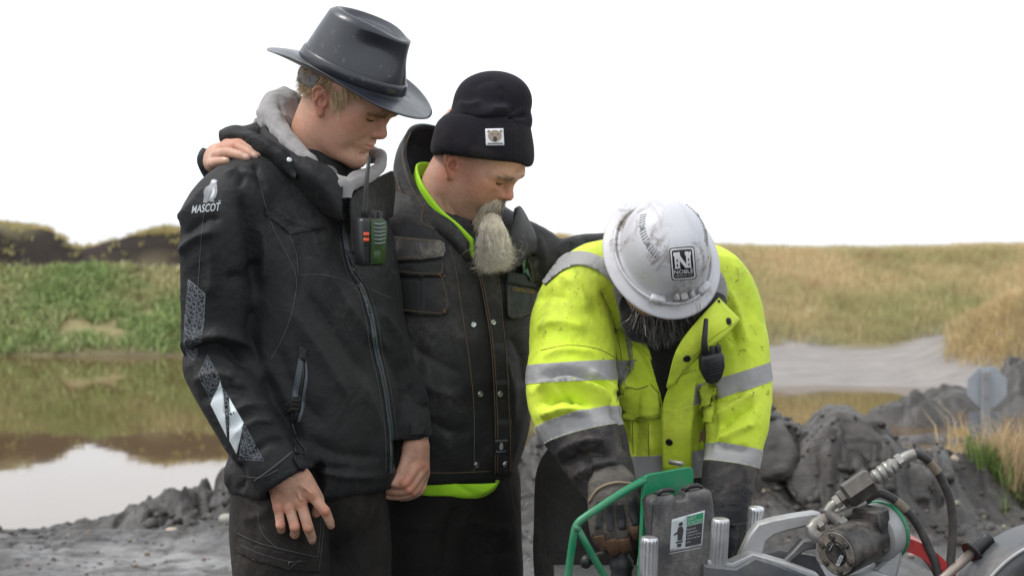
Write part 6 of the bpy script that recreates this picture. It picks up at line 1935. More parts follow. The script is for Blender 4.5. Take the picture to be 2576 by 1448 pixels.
tv = legs('trousers', [([(1120, 1165, 400), (1125, 1230, 395)], [170, 172]), ([(1055, 1220, 350), (1058, 1400, 335), (1060, 1700, 350), (1062, 2000, 385), (1062, 2120, 395)], [130, 132, 112, 95, 92]),
                       ([(1195, 1220, 420), (1205, 1400, 405), (1215, 1700, 400), (1222, 2000, 430), (1225, 2120, 440)], [128, 122, 108, 95, 92])], MAN2, BT, 0.008)
tc_, tf_ = tv.nets(); tc_ = cloth_noise(relax(tc_, tf_, 1), tf_, 6, 6, (1, 1, 1), 29)
tc_ = folds(tc_, tf_, [([(1160, 1260), (1130, 1340), (1120, 1440)], 14, -12), ([(1000, 1300), (1060, 1330), (1110, 1320)], 16, 7), ([(1180, 1300), (1240, 1330), (1290, 1330)], 14, 7), ([(1190, 1400), (1250, 1390), (1300, 1380)], 14, -6)])
link('trousers', mesh_np('trousers', tc_, tf_), BT, MAN2)
boot(MAN2, [P(1062, 2150, 395)[0], P(1062, 2150, 395)[1], 0.0], (0.6, -0.8, 0)); boot(MAN2, [P(1225, 2150, 440)[0], P(1225, 2150, 440)[1], 0.0], (0.7, -0.7, 0))
# ------------------------------------------------------------------ man in the hi-vis jacket and white hard hat (right), bent over the machine
WO = P(1667, 640, -175)
_U = np.array([0.15, -0.86, 0.48]); _U /= np.linalg.norm(_U)
_F = np.array([0.316, -0.42, -0.85]); _F -= _U * (_U @ _F); _F /= np.linalg.norm(_F)
WM = np.stack([_F, np.cross(_U, _F), _U], 1)                       # hard hat: forward, left, up
_c, _s = math.cos(R(9)), math.sin(R(9))
CM = np.stack([_F * _c + _U * _s, WM[:, 1], _U * _c - _F * _s], 1)  # head
CO = WO - 0.048 * CM[:, 2] - 0.004 * CM[:, 0]
c_head, c_hfc, c_hl = build_head(CM, CO, ([P(1672, 720, -60), P(1680, 760, 10), P(1690, 790, 60)], [0.062, 0.072, 0.08]), 0.90, h=0.0034, q=dict(jaw=1.1, fat=0.004))
c_tint = skin_tint(c_hl, (0.42, 0.24, 0.17), blush=0.6, stubble=0.6, stub_col=(0.10, 0.085, 0.075))
bv = body_vol([
    ([(1690, 790, 60), (1690, 900, 120), (1670, 1080, 190), (1650, 1230, 230)], [0.10, 0.13, 0.13, 0.125]),
    ([(1520, 760, 20), (1450, 900, -60), (1440, 1040, -150), (1500, 1180, -240), (1540, 1260, -290)], [0.055, 0.05, 0.042, 0.036, 0.03]),
    ([(1800, 760, 60), (1850, 900, 30), (1860, 1060, -40), (1830, 1220, -130), (1815, 1300, -170)], [0.055, 0.05, 0.042, 0.036, 0.03]),
    ([(1500, 1230, 230), (1460, 1700, 150), (1450, 2150, 220)], [0.09, 0.065, 0.05]),
    ([(1720, 1230, 260), (1780, 1700, 180), (1790, 2150, 250)], [0.09, 0.065, 0.05]),
    ([(1540, 1240, 240), (1700, 1240, 250)], [0.10, 0.10])], 0.016)
c_bco, c_bfc = bv.nets()
MAN3 = body_mesh('person', [(c_head, c_hfc), (c_bco, c_bfc)], [c_tint, np.repeat(np.array([[0.42, 0.24, 0.17]]), len(c_bco), 0)],
                 [P(1640, 2250, 220)[0], P(1640, 2250, 220)[1], 0.0], 'man in muddy yellow hi-vis jacket and white hard hat, bent over the drill')
# dark grizzled beard
r = np.random.default_rng(31); n = 5200
a = r.uniform(-1.25, 1.25, n); t = r.uniform(0, 1, n)
l = np.stack([0.100 * np.cos(a * 0.9) - 0.010 * t, 0.070 * np.sin(a), -0.052 - 0.055 * t * np.cos(a * 0.6)], 1)
l = l[(np.abs(l[:, 1]) > 0.024) | (l[:, 2] < -0.074) | (l[:, 2] > -0.056)]; n = len(l)
d = l * np.array([1.0, 1.2, 0.2]) * 6 + np.array([0.55, 0, -0.75]) + 0.3 * r.normal(size=(n, 3))
cc = np.where(r.uniform(size=(n, 1)) < 0.30, np.array([[0.26, 0.25, 0.245]]), np.array([[0.03, 0.025, 0.022]])) * r.uniform(0.6, 1.4, (n, 1))
hairs('beard', CO + (l * 0.90) @ CM.T, d @ CM.T, 0.042 * r.uniform(0.5, 1.2, n), 0.00055, HAIR, MAN3, curl=0.07, seg=6, seed=12, cols=cc, wave=110)

# full-brim white hard hat
t = NT('hard_hat_white')
dirt = t.ramp(t.noise(19, 7, 0.78, dist=0.7), [(0.50, 0.0), (0.60, 1.0)])
smear = t.ramp(t.noise(6.5, 5, 0.6), [(0.45, 0.0), (0.8, 1.0)])
c = t.mix(t.math('MULTIPLY', smear, 0.45), (0.57, 0.57, 0.60), (0.36, 0.325, 0.28))
c = t.mix(t.math('MULTIPLY', dirt, t.math('MULTIPLY', t.ramp(t.noise(7.5, 3), [(0.45, 0.0), (0.6, 1.0)]), 0.85)), c, (0.16, 0.12, 0.085))
t.set(Base=c, Roughness=0.36, Spec=0.5, Coat=0.15, Normal=t.bump(t.noise(40, 4), 0.06, 0.003))
HARD = t.m
K = 240
th_ = np.linspace(0, 2 * math.pi, K, endpoint=False)
ka, kb, kh = 0.102, 0.0855, 0.116
def ridge(th):
    q_ = ((th + math.pi) % (2 * math.pi)) - math.pi
    return q_
rows = []
for tt_ in np.linspace(1, 0, 9):
    rx = ka + 0.004 + (0.131 - ka) * tt_; ry = kb + 0.004 + (0.1125 - kb) * tt_
    zz = -0.012 * tt_ ** 1.5 - 0.004 * tt_ * np.cos(th_) + 0.003 * (1 - tt_) ** 2
    rows.append(np.stack([rx * np.cos(th_), ry * np.sin(th_), zz], 1))
for e in np.concatenate([np.linspace(0.03, 0.55, 10), np.linspace(0.6, 0.985, 14)]):
    ph = e * math.pi / 2
    cx = math.cos(ph) ** 0.78; sz = math.sin(ph) ** 0.92
    x = ka * cx * np.cos(th_); y = kb * cx * np.sin(th_)
    up = np.full(K, kh * sz + 0.004)
    rid = 0.0052 * (1 / (1 + np.exp((np.abs(y) - 0.025) / 0.002)) + 0.35 * np.exp(-((np.abs(y) - 0.025) / 0.006) ** 2)) * np.clip((e - 0.25) / 0.25, 0, 1)
    rows.append(np.stack([x * (1 + rid * 3.0), y, up + rid], 1))
G = np.array(rows)
G[-1, :, 0] *= 0.3; G[-1, :, 1] *= 0.3
hardhat, hhco, hhfc = shell_grid((WO + G.reshape(-1, 3) @ WM.T).reshape(G.shape), 0.003, 'hard_hat', HARD, MAN3, True)
tag(hardhat, 'dirt-flecked white full-brim hard hat')
hhs = Surf(hhco, hhfc)
# gutter moulding round the shell, lamp bracket, accessory slots
gt_ = [(WO + WM @ np.array([(ka + 0.010) * math.cos(q_), (kb + 0.010) * math.sin(q_), 0.004 + 0.002 * math.cos(q_)])) for q_ in th_]
mb = MB(); mb.tube(gt_, 0.0035, 6, closed=True); mb.build('gutter', HARD, hardhat)
for yy in (-0.051, 0.051):
    q_ = math.asin(yy / (kb + 0.012)); M_ = np.stack([WM @ np.array([math.cos(q_), math.sin(q_), 0]), WM @ np.array([-math.sin(q_), math.cos(q_), 0]), WM[:, 2]], 1)
    mb = MB(); mb.box(WO + WM @ np.array([(ka + 0.008) * math.cos(q_), (kb + 0.008) * math.sin(q_), 0.009]), (0.016, 0.030, 0.016), M_, 0.003); mb.build('accessory_slot', HARD, hardhat)
for yy in (-0.016, 0.0, 0.016):
    mb = MB(); mb.box(WO + WM @ np.array([0.104 - abs(yy) * 0.12, yy, 0.017]), (0.014, 0.007 if yy else 0.016, 0.026 if yy else 0.012), WM @ np.array([[0.94, 0, 0.34], [0, 1, 0], [-0.34, 0, 0.94]]), 0.002); mb.build('lamp_bracket', HARD, hardhat)
VENT = mat_plain('vent_dark', (0.30, 0.30, 0.31), 0.7)
def hat_xyz(a, e, side):     # point on the shell by azimuth and elevation
    ph = e * math.pi / 2; cx = math.cos(ph) ** 0.78; sz = math.sin(ph) ** 0.92
    return np.array([ka * cx * math.cos(a), side * kb * cx * math.sin(a), kh * sz + 0.004])
for side in (-1, 1):
    for k_ in range(17):
        if k_ in (5, 11): continue
        a_v = R(58 + 4.6 * k_)
        p0, p1 = hat_xyz(a_v - 0.01, 0.50, side), hat_xyz(a_v + 0.01, 0.60, side)
        nn_ = p0 / np.array([ka ** 2, kb ** 2, kh ** 2]); nn_ /= np.linalg.norm(nn_)
        mb = MB(); mb.tube([WO + WM @ (p0 + nn_ * 0.0002), WO + WM @ (p1 + nn_ * 0.0002)], 0.0012, 6); mb.build('vent_slot', VENT, hardhat)
    for k_ in (5, 11):
        p0 = hat_xyz(R(58 + 4.6 * k_), 0.55, side); nn_ = p0 / np.array([ka ** 2, kb ** 2, kh ** 2]); nn_ /= np.linalg.norm(nn_)
        mb = MB(); mb.lathe([(0.0005, 0.0022), (0.005, 0.002), (0.006, 0.0)], WO + WM @ p0, WM @ nn_, 10); mb.build('vent_plug', VENT, hardhat)
# front sticker
STK = mat_plain('sticker_black', (0.012, 0.012, 0.013), 0.4); STW = mat_plain('sticker_white', (0.70, 0.70, 0.72), 0.45)
def rrect(u0, v0, u1, v1, r_, sk=0.0, n=5):
    o = []
    for (cx, cy, s0) in ((u1 - r_, v0 + r_, -90), (u1 - r_, v1 - r_, 0), (u0 + r_, v1 - r_, 90), (u0 + r_, v0 + r_, 180)):
        for k_ in range(n): q_ = R(s0 + 90 * k_ / (n - 1)); o.append((cx + r_ * math.cos(q_), cy + r_ * math.sin(q_)))
    return o
def sk(pts, o=(1717, 662), ang=-4.5, sx=1.0): # sticker frame -> picture, slightly turned
    cs2, sn2 = math.cos(R(ang)), math.sin(R(ang))
    return [(o[0] + x * cs2 - y * sn2, o[1] + x * sn2 + y * cs2) for x, y in pts]
sticker = decal('sticker', [sk(rrect(-31, -41, 31, 41, 7))], hhs, STK, hardhat, off=0.0012, step=9)
fr = rrect(-28, -38, 28, 38, 6); fi = rrect(-24.5, -34.5, 24.5, 34.5, 4.5)
decal('sticker_border', [sk([fr[i], fr[(i + 1) % len(fr)], fi[(i + 1) % len(fi)], fi[i]]) for i in range(len(fr))], hhs, STW, sticker, off=0.0024, step=9, skirt=False)
def tower(x):
    o = []
    for i_ in range(3): o += [(x + 5.6 * i_, -29), (x + 5.6 * i_ + 3.4, -29), (x + 5.6 * i_ + 3.4, -25.5), (x + 5.6 * i_ + 5.6, -25.5)]
    return o[:-1] + [(x + 15, -25.5), (x + 15, -21), (x + 13, -19), (x + 13, 8), (x + 15, 11), (x, 11), (x + 2, 8), (x + 2, -19), (x, -21)]
decal('sticker_castle', [sk(tower(-21)), sk(tower(6)), sk([(-9, -20), (-6, -20), (9, 3), (9, 11), (5, 11), (-9, -9)])], hhs, STW, sticker, off=0.0024, step=9, skirt=False)
decal('sticker_windows', [sk([(-15, -12), (-12.5, -12), (-12.5, -6), (-15, -6)]), sk([(12.5, -12), (15, -12), (15, -6), (12.5, -6)]), sk([(-15, 0), (-12.5, 0), (-12.5, 6), (-15, 6)]), sk([(12.5, 0), (15, 0), (15, 6), (12.5, 6)])], hhs, STK, sticker, off=0.0029, step=9, skirt=False)
o1 = sk([(-23, 24)])[0]; o2 = sk([(-20, 31)])[0]; e1 = np.array(sk([(23, 24)])[0]) - o1; e2 = np.array(sk([(20, 31)])[0]) - o2
text_decal('sticker_word', 'NOBLE', hhs, STW, sticker, o1, e1, np.array(sk([(-23, 14)])[0]) - o1, off=0.0025, bold=0.012)
text_decal('sticker_word', 'MINING CO', hhs, STW, sticker, o2, e2, np.array(sk([(-20, 26.5)])[0]) - o2, off=0.0025)

# hi-vis jacket
HIVIS = fabric('hivis_yellow_cloth', (0.74, 0.87, 0.085), 0.62, var=0.05, fade=(0.56, 0.73, 0.035), dust=(0.16, 0.15, 0.07), dust_amt=0.55, dust_scale=7.0, sheen=0.05, wr=0.42, weave=900, spots=((0.085, 0.085, 0.022), 0.95), wscale=(6, 6, 5))
SILVER = fabric('reflective_tape', (0.33, 0.33, 0.33), 0.5, var=0.10, sheen=0.0, wr=0.4, weave=1500, dust=(0.16, 0.135, 0.11), dust_amt=0.45, dust_scale=6)
NAVY = fabric('muddy_black_sleeve', (0.016, 0.017, 0.021), 0.6, dust=(0.20, 0.165, 0.125), dust_amt=0.75, sheen=0.03, wr=0.6, dust_scale=5)
PILE = fabric('black_pile_collar', (0.010, 0.010, 0.011), 1.0, sheen=0.3, wr=0.2)
cv3 = Vol(P(1305, 1365, -420), P(1950, 590, 420), 0.0054)
Y3 = 6.0
cv3.loft([sec(1245, 1648, 212, 176, 168, Y3), sec(1150, 1655, 195, 180, 172, Y3), sec(1000, 1668, 160, 190, 180, Y3), sec(880, 1680, 120, 205, 175, Y3), sec(780, 1685, 70, 215, 160, Y3), sec(710, 1685, 40, 205, 135, Y3), sec(650, 1682, 20, 170, 110, Y3), sec(612, 1680, 10, 120, 80, Y3)], 0.0, rnd=0.03)
RA = PL([(1580, 690, 20), (1500, 715, -5), (1452, 790, -40), (1440, 880, -80), (1436, 960, -120), (1445, 1030, -165), (1475, 1100, -205), (1508, 1170, -245), (1540, 1240, -285)])
cv3.tube(RA, [x * S for x in [95, 104, 108, 108, 110, 106, 92, 76, 60]], 0.02)
LA = PL([(1770, 690, 50), (1815, 740, 40), (1845, 840, 25), (1858, 940, 0), (1856, 1040, -35), (1842, 1140, -80), (1828, 1230, -125), (1818, 1335, -170)])
cv3.tube(LA, [x * S for x in [80, 88, 86, 82, 78, 70, 64, 52]], 0.02)
cv3.trim(RA[-1], RA[-1] - RA[-2], 0.08); cv3.trim(LA[-1], LA[-1] - LA[-2], 0.075)
cv3.ell(P(1670, 735, -135), (80 * S, 80 * S, 75 * S), 0.02, 's')           # open neck
c3, f3 = cv3.nets(); c3 = relax(c3, f3, 2); c3 = cloth_noise(c3, f3, 7, 7, (1, 1, 1), 33); c3 = cloth_noise(c3, f3, 2.5, 19, (1, 1, 1), 35)
F3 = [  # right sleeve
    ([(1345, 960), (1400, 935), (1470, 945), (1545, 985)], 12, -13), ([(1340, 985), (1410, 965), (1480, 980), (1560, 1030)], 14, 15), ([(1350, 1020), (1420, 1000), (1490, 1020)], 10, -13), ([(1355, 1045), (1420, 1030), (1480, 1038)], 11, 12),
    ([(1390, 950), (1420, 985), (1440, 1020)], 9, -10), ([(1500, 960), (1530, 1000), (1555, 1060)], 10, -12), ([(1480, 930), (1520, 960), (1556, 990)], 9, 9), ([(1360, 900), (1420, 880), (1500, 890)], 10, 5),
    ([(1345, 760), (1380, 740), (1430, 750)], 16, -6), ([(1345, 830), (1400, 810), (1480, 830)], 14, 6), ([(1510, 720), (1550, 790), (1565, 880)], 14, -8), ([(1400, 690), (1450, 720), (1480, 790)], 16, 6), ([(1560, 830), (1575, 900), (1560, 960)], 10, -12),
    ([(1400, 1140), (1460, 1110), (1530, 1110)], 10, 9), ([(1410, 1170), (1470, 1140), (1545, 1140)], 9, -10), ([(1440, 1200), (1500, 1170), (1560, 1165)], 9, 9), ([(1440, 1130), (1480, 1160), (1500, 1200)], 8, -7), ([(1470, 1215), (1520, 1190), (1575, 1185)], 7, -7),
    # left sleeve
    ([(1800, 1080), (1850, 1050), (1905, 1010)], 9, -11), ([(1795, 1050), (1840, 1025), (1900, 980)], 10, 10), ([(1800, 1110), (1850, 1085), (1900, 1060)], 9, 9), ([(1790, 1010), (1830, 1000), (1870, 980)], 9, -8), ([(1830, 720), (1860, 800), (1880, 880)], 12, 6), ([(1820, 760), (1840, 830), (1850, 880)], 9, -7), ([(1800, 1120), (1840, 1125), (1890, 1130)], 9, -8),
    # front
    ([(1590, 980), (1600, 1080), (1595, 1170)], 12, -8), ([(1640, 960), (1632, 1060), (1640, 1150)], 12, 7), ([(1760, 1030), (1770, 1100), (1760, 1160)], 10, -8), ([(1730, 900), (1740, 1000), (1735, 1080)], 10, 7), ([(1560, 940), (1590, 1000), (1600, 1060)], 10, 7), ([(1580, 860), (1610, 900), (1640, 960)], 9, -5), ([(1780, 800), (1770, 880), (1785, 940)], 10, -8), ([(1760, 960), (1790, 1010), (1785, 1060)], 9, 7), ([(1780, 940), (1790, 1040), (1780, 1140)], 10, -14), ([(1565, 1010), (1570, 1080), (1580, 1140)], 9, -10)]
c3 = folds(c3, f3, [(a[0], a[1], a[2] * 2.3) for a in F3])
cj = link('jacket', mesh_np('jacket', c3, f3), [HIVIS, SILVER, NAVY], MAN3)
tag(cj, 'mud-flecked yellow hi-vis jacket with silver tape and black lower sleeves')
c3s = Surf(c3, f3)
# tape bands and dark lower sleeves: pieces cut out of the jacket's own surface by planes across each sleeve
def band(name, d0, d1, spine, mat, off, extra=None, rad=0.16, mode='cut'):
    """faces whose place along the sleeve lies between d0 and d1 (pixels), laid proud of the cloth."""
    bm = bmesh.new()
    cen = f3.mean(1)
    fcn = c3[f3].mean(1)
    dist = np.min(np.linalg.norm(fcn[:, None, :] - np.asarray(spine)[None, :, :], axis=2), axis=1)
    m = dist < rad
    sel = f3[m]
    ids, inv = np.unique(sel, return_inverse=True)
    nn = vnormals(c3, f3)[ids]
    vs = [bm.verts.new(c3[i] + nn[k_] * off) for k_, i in enumerate(ids)]
    for q_ in inv.reshape(-1, 4): bm.faces.new([vs[k_] for k_ in q_])
    for (p_, n_) in (d0, d1):
        bmesh.ops.bisect_plane(bm, geom=bm.verts[:] + bm.edges[:] + bm.faces[:], plane_co=Vector(p_), plane_no=Vector(n_), clear_outer=True)
    for fn_ in (extra or []):
        bmesh.ops.bisect_plane(bm, geom=bm.verts[:] + bm.edges[:] + bm.faces[:], plane_co=Vector(fn_[0]), plane_no=Vector(fn_[1]), clear_outer=True)
    be = [e for e in bm.edges if len(e.link_faces) == 1]
    r_ = bmesh.ops.extrude_edge_only(bm, edges=be)
    ev = [g for g in r_['geom'] if isinstance(g, bmesh.types.BMVert)]
    bm.normal_update()
    for v in ev: v.co -= v.normal * off * 0.0
    for f in bm.faces: f.smooth = True
    me = bpy.data.meshes.new(name); bm.to_mesh(me); bm.free()
    return link(name, me, mat, cj)
def across(spine, i, du, dv, tilt=0.0):
    """plane through the picture line at (du,dv): contains the view ray and the band's direction."""
    return None
def img_plane(a, b, keep):
    """plane through the camera-near side built from two picture points on the sleeve axis' depth; keep = point kept."""
    w_ = -60
    p0, p1 = P(*a[:3]), P(*b[:3])
    dep = np.array([0, 1.0, a[3]]) if len(a) > 3 else np.array([0, 1.0, 0])
    n_ = np.cross(p1 - p0, dep); n_ /= np.linalg.norm(n_)
    if (P(*keep) - p0) @ n_ > 0: n_ = -n_
    return (p0, n_)
def tape(name, top, bot, spine, mat=SILVER, off=0.0016, rad=0.15, slant=0.0, extra=None):
    """band between two picture lines (two points each, with depth)."""
    mid = [(top[0][i] + bot[0][i]) / 2 for i in range(3)]
    t0 = tuple(top[0][:3]) + (slant,); b0 = tuple(bot[0][:3]) + (slant,)
    return band(name, img_plane(t0, top[1], mid), img_plane(b0, bot[1], mid), spine, mat, off, extra, rad)
tape('reflective_band', [(1330, 918, -110), (1552, 905, -90)], [(1330, 965, -110), (1552, 955, -90)], RA[3:5], slant=-0.10, rad=0.135)
tape('reflective_band', [(1370, 1070, -180), (1545, 1030, -150)], [(1372, 1118, -180), (1560, 1075, -160)], RA[5:7], slant=-0.25, rad=0.125)
tape('lower_sleeve', [(1372, 1119, -180), (1560, 1076, -160)], [(1400, 1330, -240), (1600, 1290, -240)], RA[6:], NAVY, 0.0012, slant=-0.25, rad=0.115)
tape('reflective_band', [(1775, 960, 0), (1920, 915, 0)], [(1785, 1006, 0), (1925, 962, 0)], LA[3:5], slant=-0.1, rad=0.112)
tape('reflective_band', [(1770, 1112, -60), (1910, 1135, -60)], [(1770, 1160, -60), (1905, 1182, -60)], LA[5:6], slant=-0.2, rad=0.10)
tape('lower_sleeve', [(1770, 1161, -60), (1905, 1183, -60)], [(1740, 1400, -160), (1900, 1400, -160)], LA[5:], NAVY, 0.0012, slant=-0.2, rad=0.10)
HIP = PL([(1650, 1180, 190), (1650, 1180, 100), (1560, 1180, 160), (1750, 1180, 160)])
tape('hem_band', [(1560, 1150, 30), (1800, 1128, 30)], [(1560, 1208, 30), (1800, 1200, 30)], HIP, SILVER, 0.0016, rad=0.17)
tape('lower_hem', [(1560, 1209, 30), (1800, 1201, 30)], [(1560, 1300, 30), (1800, 1300, 30)], HIP, NAVY, 0.0014, rad=0.19)
# shoulder tapes: over the near shoulder and down the chest, and far shoulder
decal('reflective_band', [strip([(1362, 706), (1400, 672), (1450, 652), (1500, 662), (1540, 690), (1570, 735)], [34, 36, 34, 34, 36, 34])], c3s, SILVER, cj, off=0.004, step=9)
decal('reflective_band', [strip([(1556, 722), (1568, 780), (1578, 840), (1586, 900)], [34, 24, 18, 12])], c3s, SILVER, cj, off=0.0019, step=14)
decal('reflective_band', [[(1556, 930), (1586, 925), (1562, 985), (1550, 1010)]], c3s, SILVER, cj, off=0.0018, step=14)
decal('reflective_band', [strip([(1800, 690), (1812, 725), (1808, 765)], [30, 32, 34])], c3s, SILVER, cj, off=0.0018, step=14)
# chest pockets
HIVIS2 = HIVIS
flap('chest_pocket', [(1556, 985), (1652, 985), (1662, 1045), (1600, 1058), (1572, 1045)], c3s, HIVIS, cj, 0.010)
flap('pocket_flap', [(1552, 968), (1640, 962), (1654, 1035), (1606, 1046), (1574, 1046), (1556, 1005)], c3s, HIVIS, cj, 0.015)
flap('pocket_flap', [(1752, 968), (1800, 960), (1812, 985), (1796, 1028), (1762, 1030)], c3s, HIVIS, cj, 0.015)
flap('chest_pocket', [(1755, 975), (1800, 975), (1795, 1060), (1765, 1062)], c3s, HIVIS, cj, 0.008)
SEAM_SHADE = mat_plain('shaded_grimy_seam', (0.20, 0.23, 0.03), 0.9, var=0.6, vscale=60)  # dark thread colour paints in shading at seams and flap edges, with some dirt
seam('flap_edge', [[(1552, 968), (1556, 1005), (1574, 1046), (1606, 1047), (1654, 1036), (1640, 962)], [(1560, 975), (1636, 969)]], c3s, SEAM_SHADE, cj, r=0.0012, off=0.0148)
seam('flap_edge', [[(1752, 968), (1762, 1031), (1796, 1029), (1812, 985)]], c3s, SEAM_SHADE, cj, r=0.0012, off=0.0148)
seam('sleeve_seam', [[(1512, 735), (1540, 800), (1560, 880), (1566, 960)], [(1800, 770), (1806, 850), (1800, 930), (1788, 1010)], [(1590, 1060), (1592, 1140)], [(1630, 1060), (1632, 1150)], [(1770, 1070), (1772, 1140)], [(1360, 880), (1430, 868), (1500, 876), (1550, 900)]], c3s, SEAM_SHADE, cj, r=0.0009, off=0.0003)
# storm placket hanging open, with studs
lap_rows = [PL([(1806, 750, -98), (1768, 790, -158), (1722, 845, -172), (1695, 895, -160), (1676, 972, -112)]),
            PL([(1832, 776, -104), (1796, 814, -158), (1752, 858, -170), (1714, 905, -158), (1677, 974, -110)]),
            PL([(1860, 803, -92), (1826, 840, -135), (1786, 872, -150), (1736, 916, -148), (1680, 976, -108)])]
lap, (lpc, lpf) = ribbon('lapel', lap_rows, 0.006, HIVIS, cj, n=5)
pl_rows = [PL([(1690, 955, -112), (1669, 1010, -72), (1664, 1090, -38), (1668, 1188, 0)]), PL([(1712, 945, -122), (1704, 1010, -84), (1702, 1090, -50), (1704, 1190, -8)]), PL([(1752, 930, -105), (1742, 1010, -70), (1739, 1090, -36), (1738, 1186, 2)])]
plk, (plc, plf) = ribbon('placket', pl_rows, 0.006, HIVIS, cj, n=5)
plc, plf = np.concatenate([lpc, plc]), np.concatenate([lpf, plf + len(lpc)])
pls = Surf(plc, plf)
STUD = mat_plain('dark_stud', (0.035, 0.035, 0.036), 0.35, 0.8)
snaps([(1832, 808, 0), (1727, 901, 0), (1683, 1111, 0)], pls, cj, STUD, 0.0075)
snaps([(1578, 804, 0.0), (1648, 868, 0.0), (1672, 990, 0.0)], c3s, cj, STUD, 0.0062)
seam('stitching', [[(1848, 812), (1790, 850), (1735, 905), (1700, 965)], [(1560, 998), (1570, 1034), (1606, 1040)], [(1606, 1040), (1648, 1030)]], Surf(np.concatenate([plc, c3]), np.concatenate([plf, f3 + len(plc)])), mat_plain('yellow_thread', (0.30, 0.38, 0.02), 0.8), cj, r=0.0008, off=0.001)
# near lapel
ribbon('lapel', [PL([(1545, 730, -60), (1560, 770, -85), (1578, 805, -100), (1575, 845, -100)]), PL([(1556, 715, -40), (1574, 760, -70), (1588, 800, -82), (1590, 845, -84)]), PL([(1585, 855, -70), (1612, 866, -66), (1640, 895, -56), (1662, 935, -40)])], 0.005, HIVIS, cj, n=5)
seam('zip_teeth', [[(1600, 842), (1632, 855), (1655, 890), (1664, 950), (1668, 1010)]], c3s, RUBBER, cj, r=0.0022, off=0.002)
# pile collar round the neck
kv3 = Vol(P(1540, 900, -260), P(1850, 690, 120), 0.0045)
kv3.tube(PL([(1582, 730, -50), (1582, 800, -95), (1594, 836, -105), (1630, 850, -88), (1662, 880, -72), (1682, 940, -62)]), [x * S for x in [26, 22, 20, 15, 13, 10]], 0.02)
kv3.tube(PL([(1800, 745, -30), (1794, 775, -95), (1768, 806, -112), (1738, 850, -98), (1708, 900, -85), (1692, 945, -66)]), [x * S for x in [30, 26, 19, 15, 13, 10]], 0.02)
kv3.tube(PL([(1582, 730, -60), (1640, 690, 60), (1740, 690, 70), (1800, 745, -30)]), [x * S for x in [28, 34, 34, 30]], 0.02)
k3c, k3f = kv3.nets(); k3c = cloth_noise(relax(k3c, k3f, 1), k3f, 3, 30, (1, 1, 1), 3)
link('collar', mesh_np('collar', k3c, k3f), PILE, cj)
link('dark_shirt', (lambda v_: (v_.tube(PL([(1668, 850, -40), (1676, 960, 0), (1672, 1060, 40)]), [50 * S, 45 * S, 40 * S], 0.02), mesh_np('dark_shirt', *v_.nets()))[1])(Vol(P(1590, 1120, -150), P(1760, 770, 150), 0.007)), PILE, MAN3)

# dark bib trousers over jeans, boots
tv = legs('trousers', [([(1530, 1190, 220), (1640, 1210, 215), (1740, 1190, 240)], [150, 165, 150]), ([(1490, 1220, 225), (1470, 1400, 185), (1462, 1700, 140), (1450, 2000, 190), (1448, 2150, 215)], [150, 135, 112, 96, 92]),
                       ([(1740, 1220, 255), (1765, 1400, 215), (1782, 1700, 170), (1790, 2000, 220), (1792, 2150, 245)], [150, 135, 112, 96, 92])], MAN3, BT, 0.009)
t3c, t3f = tv.nets(); t3c = cloth_noise(relax(t3c, t3f, 1), t3f, 8, 5, (1, 1, 1), 39)
link('trousers', mesh_np('trousers', t3c, t3f), fabric('muddy_bib_cloth', (0.014, 0.0135, 0.013), 0.7, dust=(0.16, 0.14, 0.12), dust_amt=0.4, sheen=0.02, wr=0.6), MAN3)
DENIM = fabric('jeans_denim', (0.055, 0.095, 0.15), 0.85, var=0.3, dust=(0.18, 0.16, 0.14), dust_amt=0.5)
jv2 = Vol(P(1345, 1560, 40), P(1440, 1290, 260), 0.006)
jv2.tube(PL([(1398, 1300, 160), (1394, 1400, 135), (1392, 1540, 120)]), [16 * S, 34 * S, 36 * S], 0.01)
link('jeans_leg', mesh_np('jeans_leg', *jv2.nets()), DENIM, MAN3)
boot(MAN3, [P(1448, 2200, 215)[0], P(1448, 2200, 215)[1], 0.0], (-0.1, -1, 0)); boot(MAN3, [P(1792, 2200, 245)[0], P(1792, 2200, 245)[1], 0.0], (0.15, -1, 0))

# work glove gripping the control lever
GLV = fabric('glove_grey', (0.075, 0.068, 0.060), 0.6, dust=(0.20, 0.17, 0.14), dust_amt=0.6, sheen=0.0, wr=0.4, dust_scale=14)
LEATH = fabric('glove_leather', (0.16, 0.085, 0.052), 0.55, dust=(0.24, 0.19, 0.15), dust_amt=0.45, sheen=0.0, wr=0.4, dust_scale=16)
GP = [([(1532, 1200, -300), (1545, 1250, -325)], [46, 50])]
for a_, b_ in (((1512, 1225), (1500, 1292)), ((1530, 1220), (1524, 1296)), ((1550, 1218), (1552, 1296)), ((1568, 1216), (1582, 1290))):
    GP.append(([(a_[0], a_[1], -322), (b_[0], b_[1], -345)], [30, 21]))
GF = [([(1500, 1292, -345), (1500, 1325, -352), (1508, 1352, -338), (1520, 1368, -312)], [19, 18, 17, 14]),
      ([(1524, 1296, -345), (1528, 1334, -354), (1536, 1366, -340), (1546, 1384, -312)], [20, 19, 18, 15]),
      ([(1552, 1296, -345), (1558, 1334, -352), (1566, 1362, -338), (1572, 1378, -312)], [20, 19, 18, 15]),
      ([(1582, 1288, -345), (1592, 1318, -348), (1598, 1338, -330), (1598, 1346, -308)], [19, 18.5, 17, 14]),
      ([(1575, 1240, -300), (1602, 1285, -275), (1604, 1330, -262)], [24, 20, 15])]
gvv = hand_vol(P(1455, 1420, -440), P(1650, 1160, -180), GP, GF, k=0.004, h=0.0026)
gco3, gfc3 = gvv.nets(); gco3 = cloth_noise(relax(gco3, gfc3, 1, 0.4), gfc3, 2.0, 40, (1, 1, 1), 3)
glove = link('glove', mesh_np('glove', gco3, gfc3), GLV, MAN3)
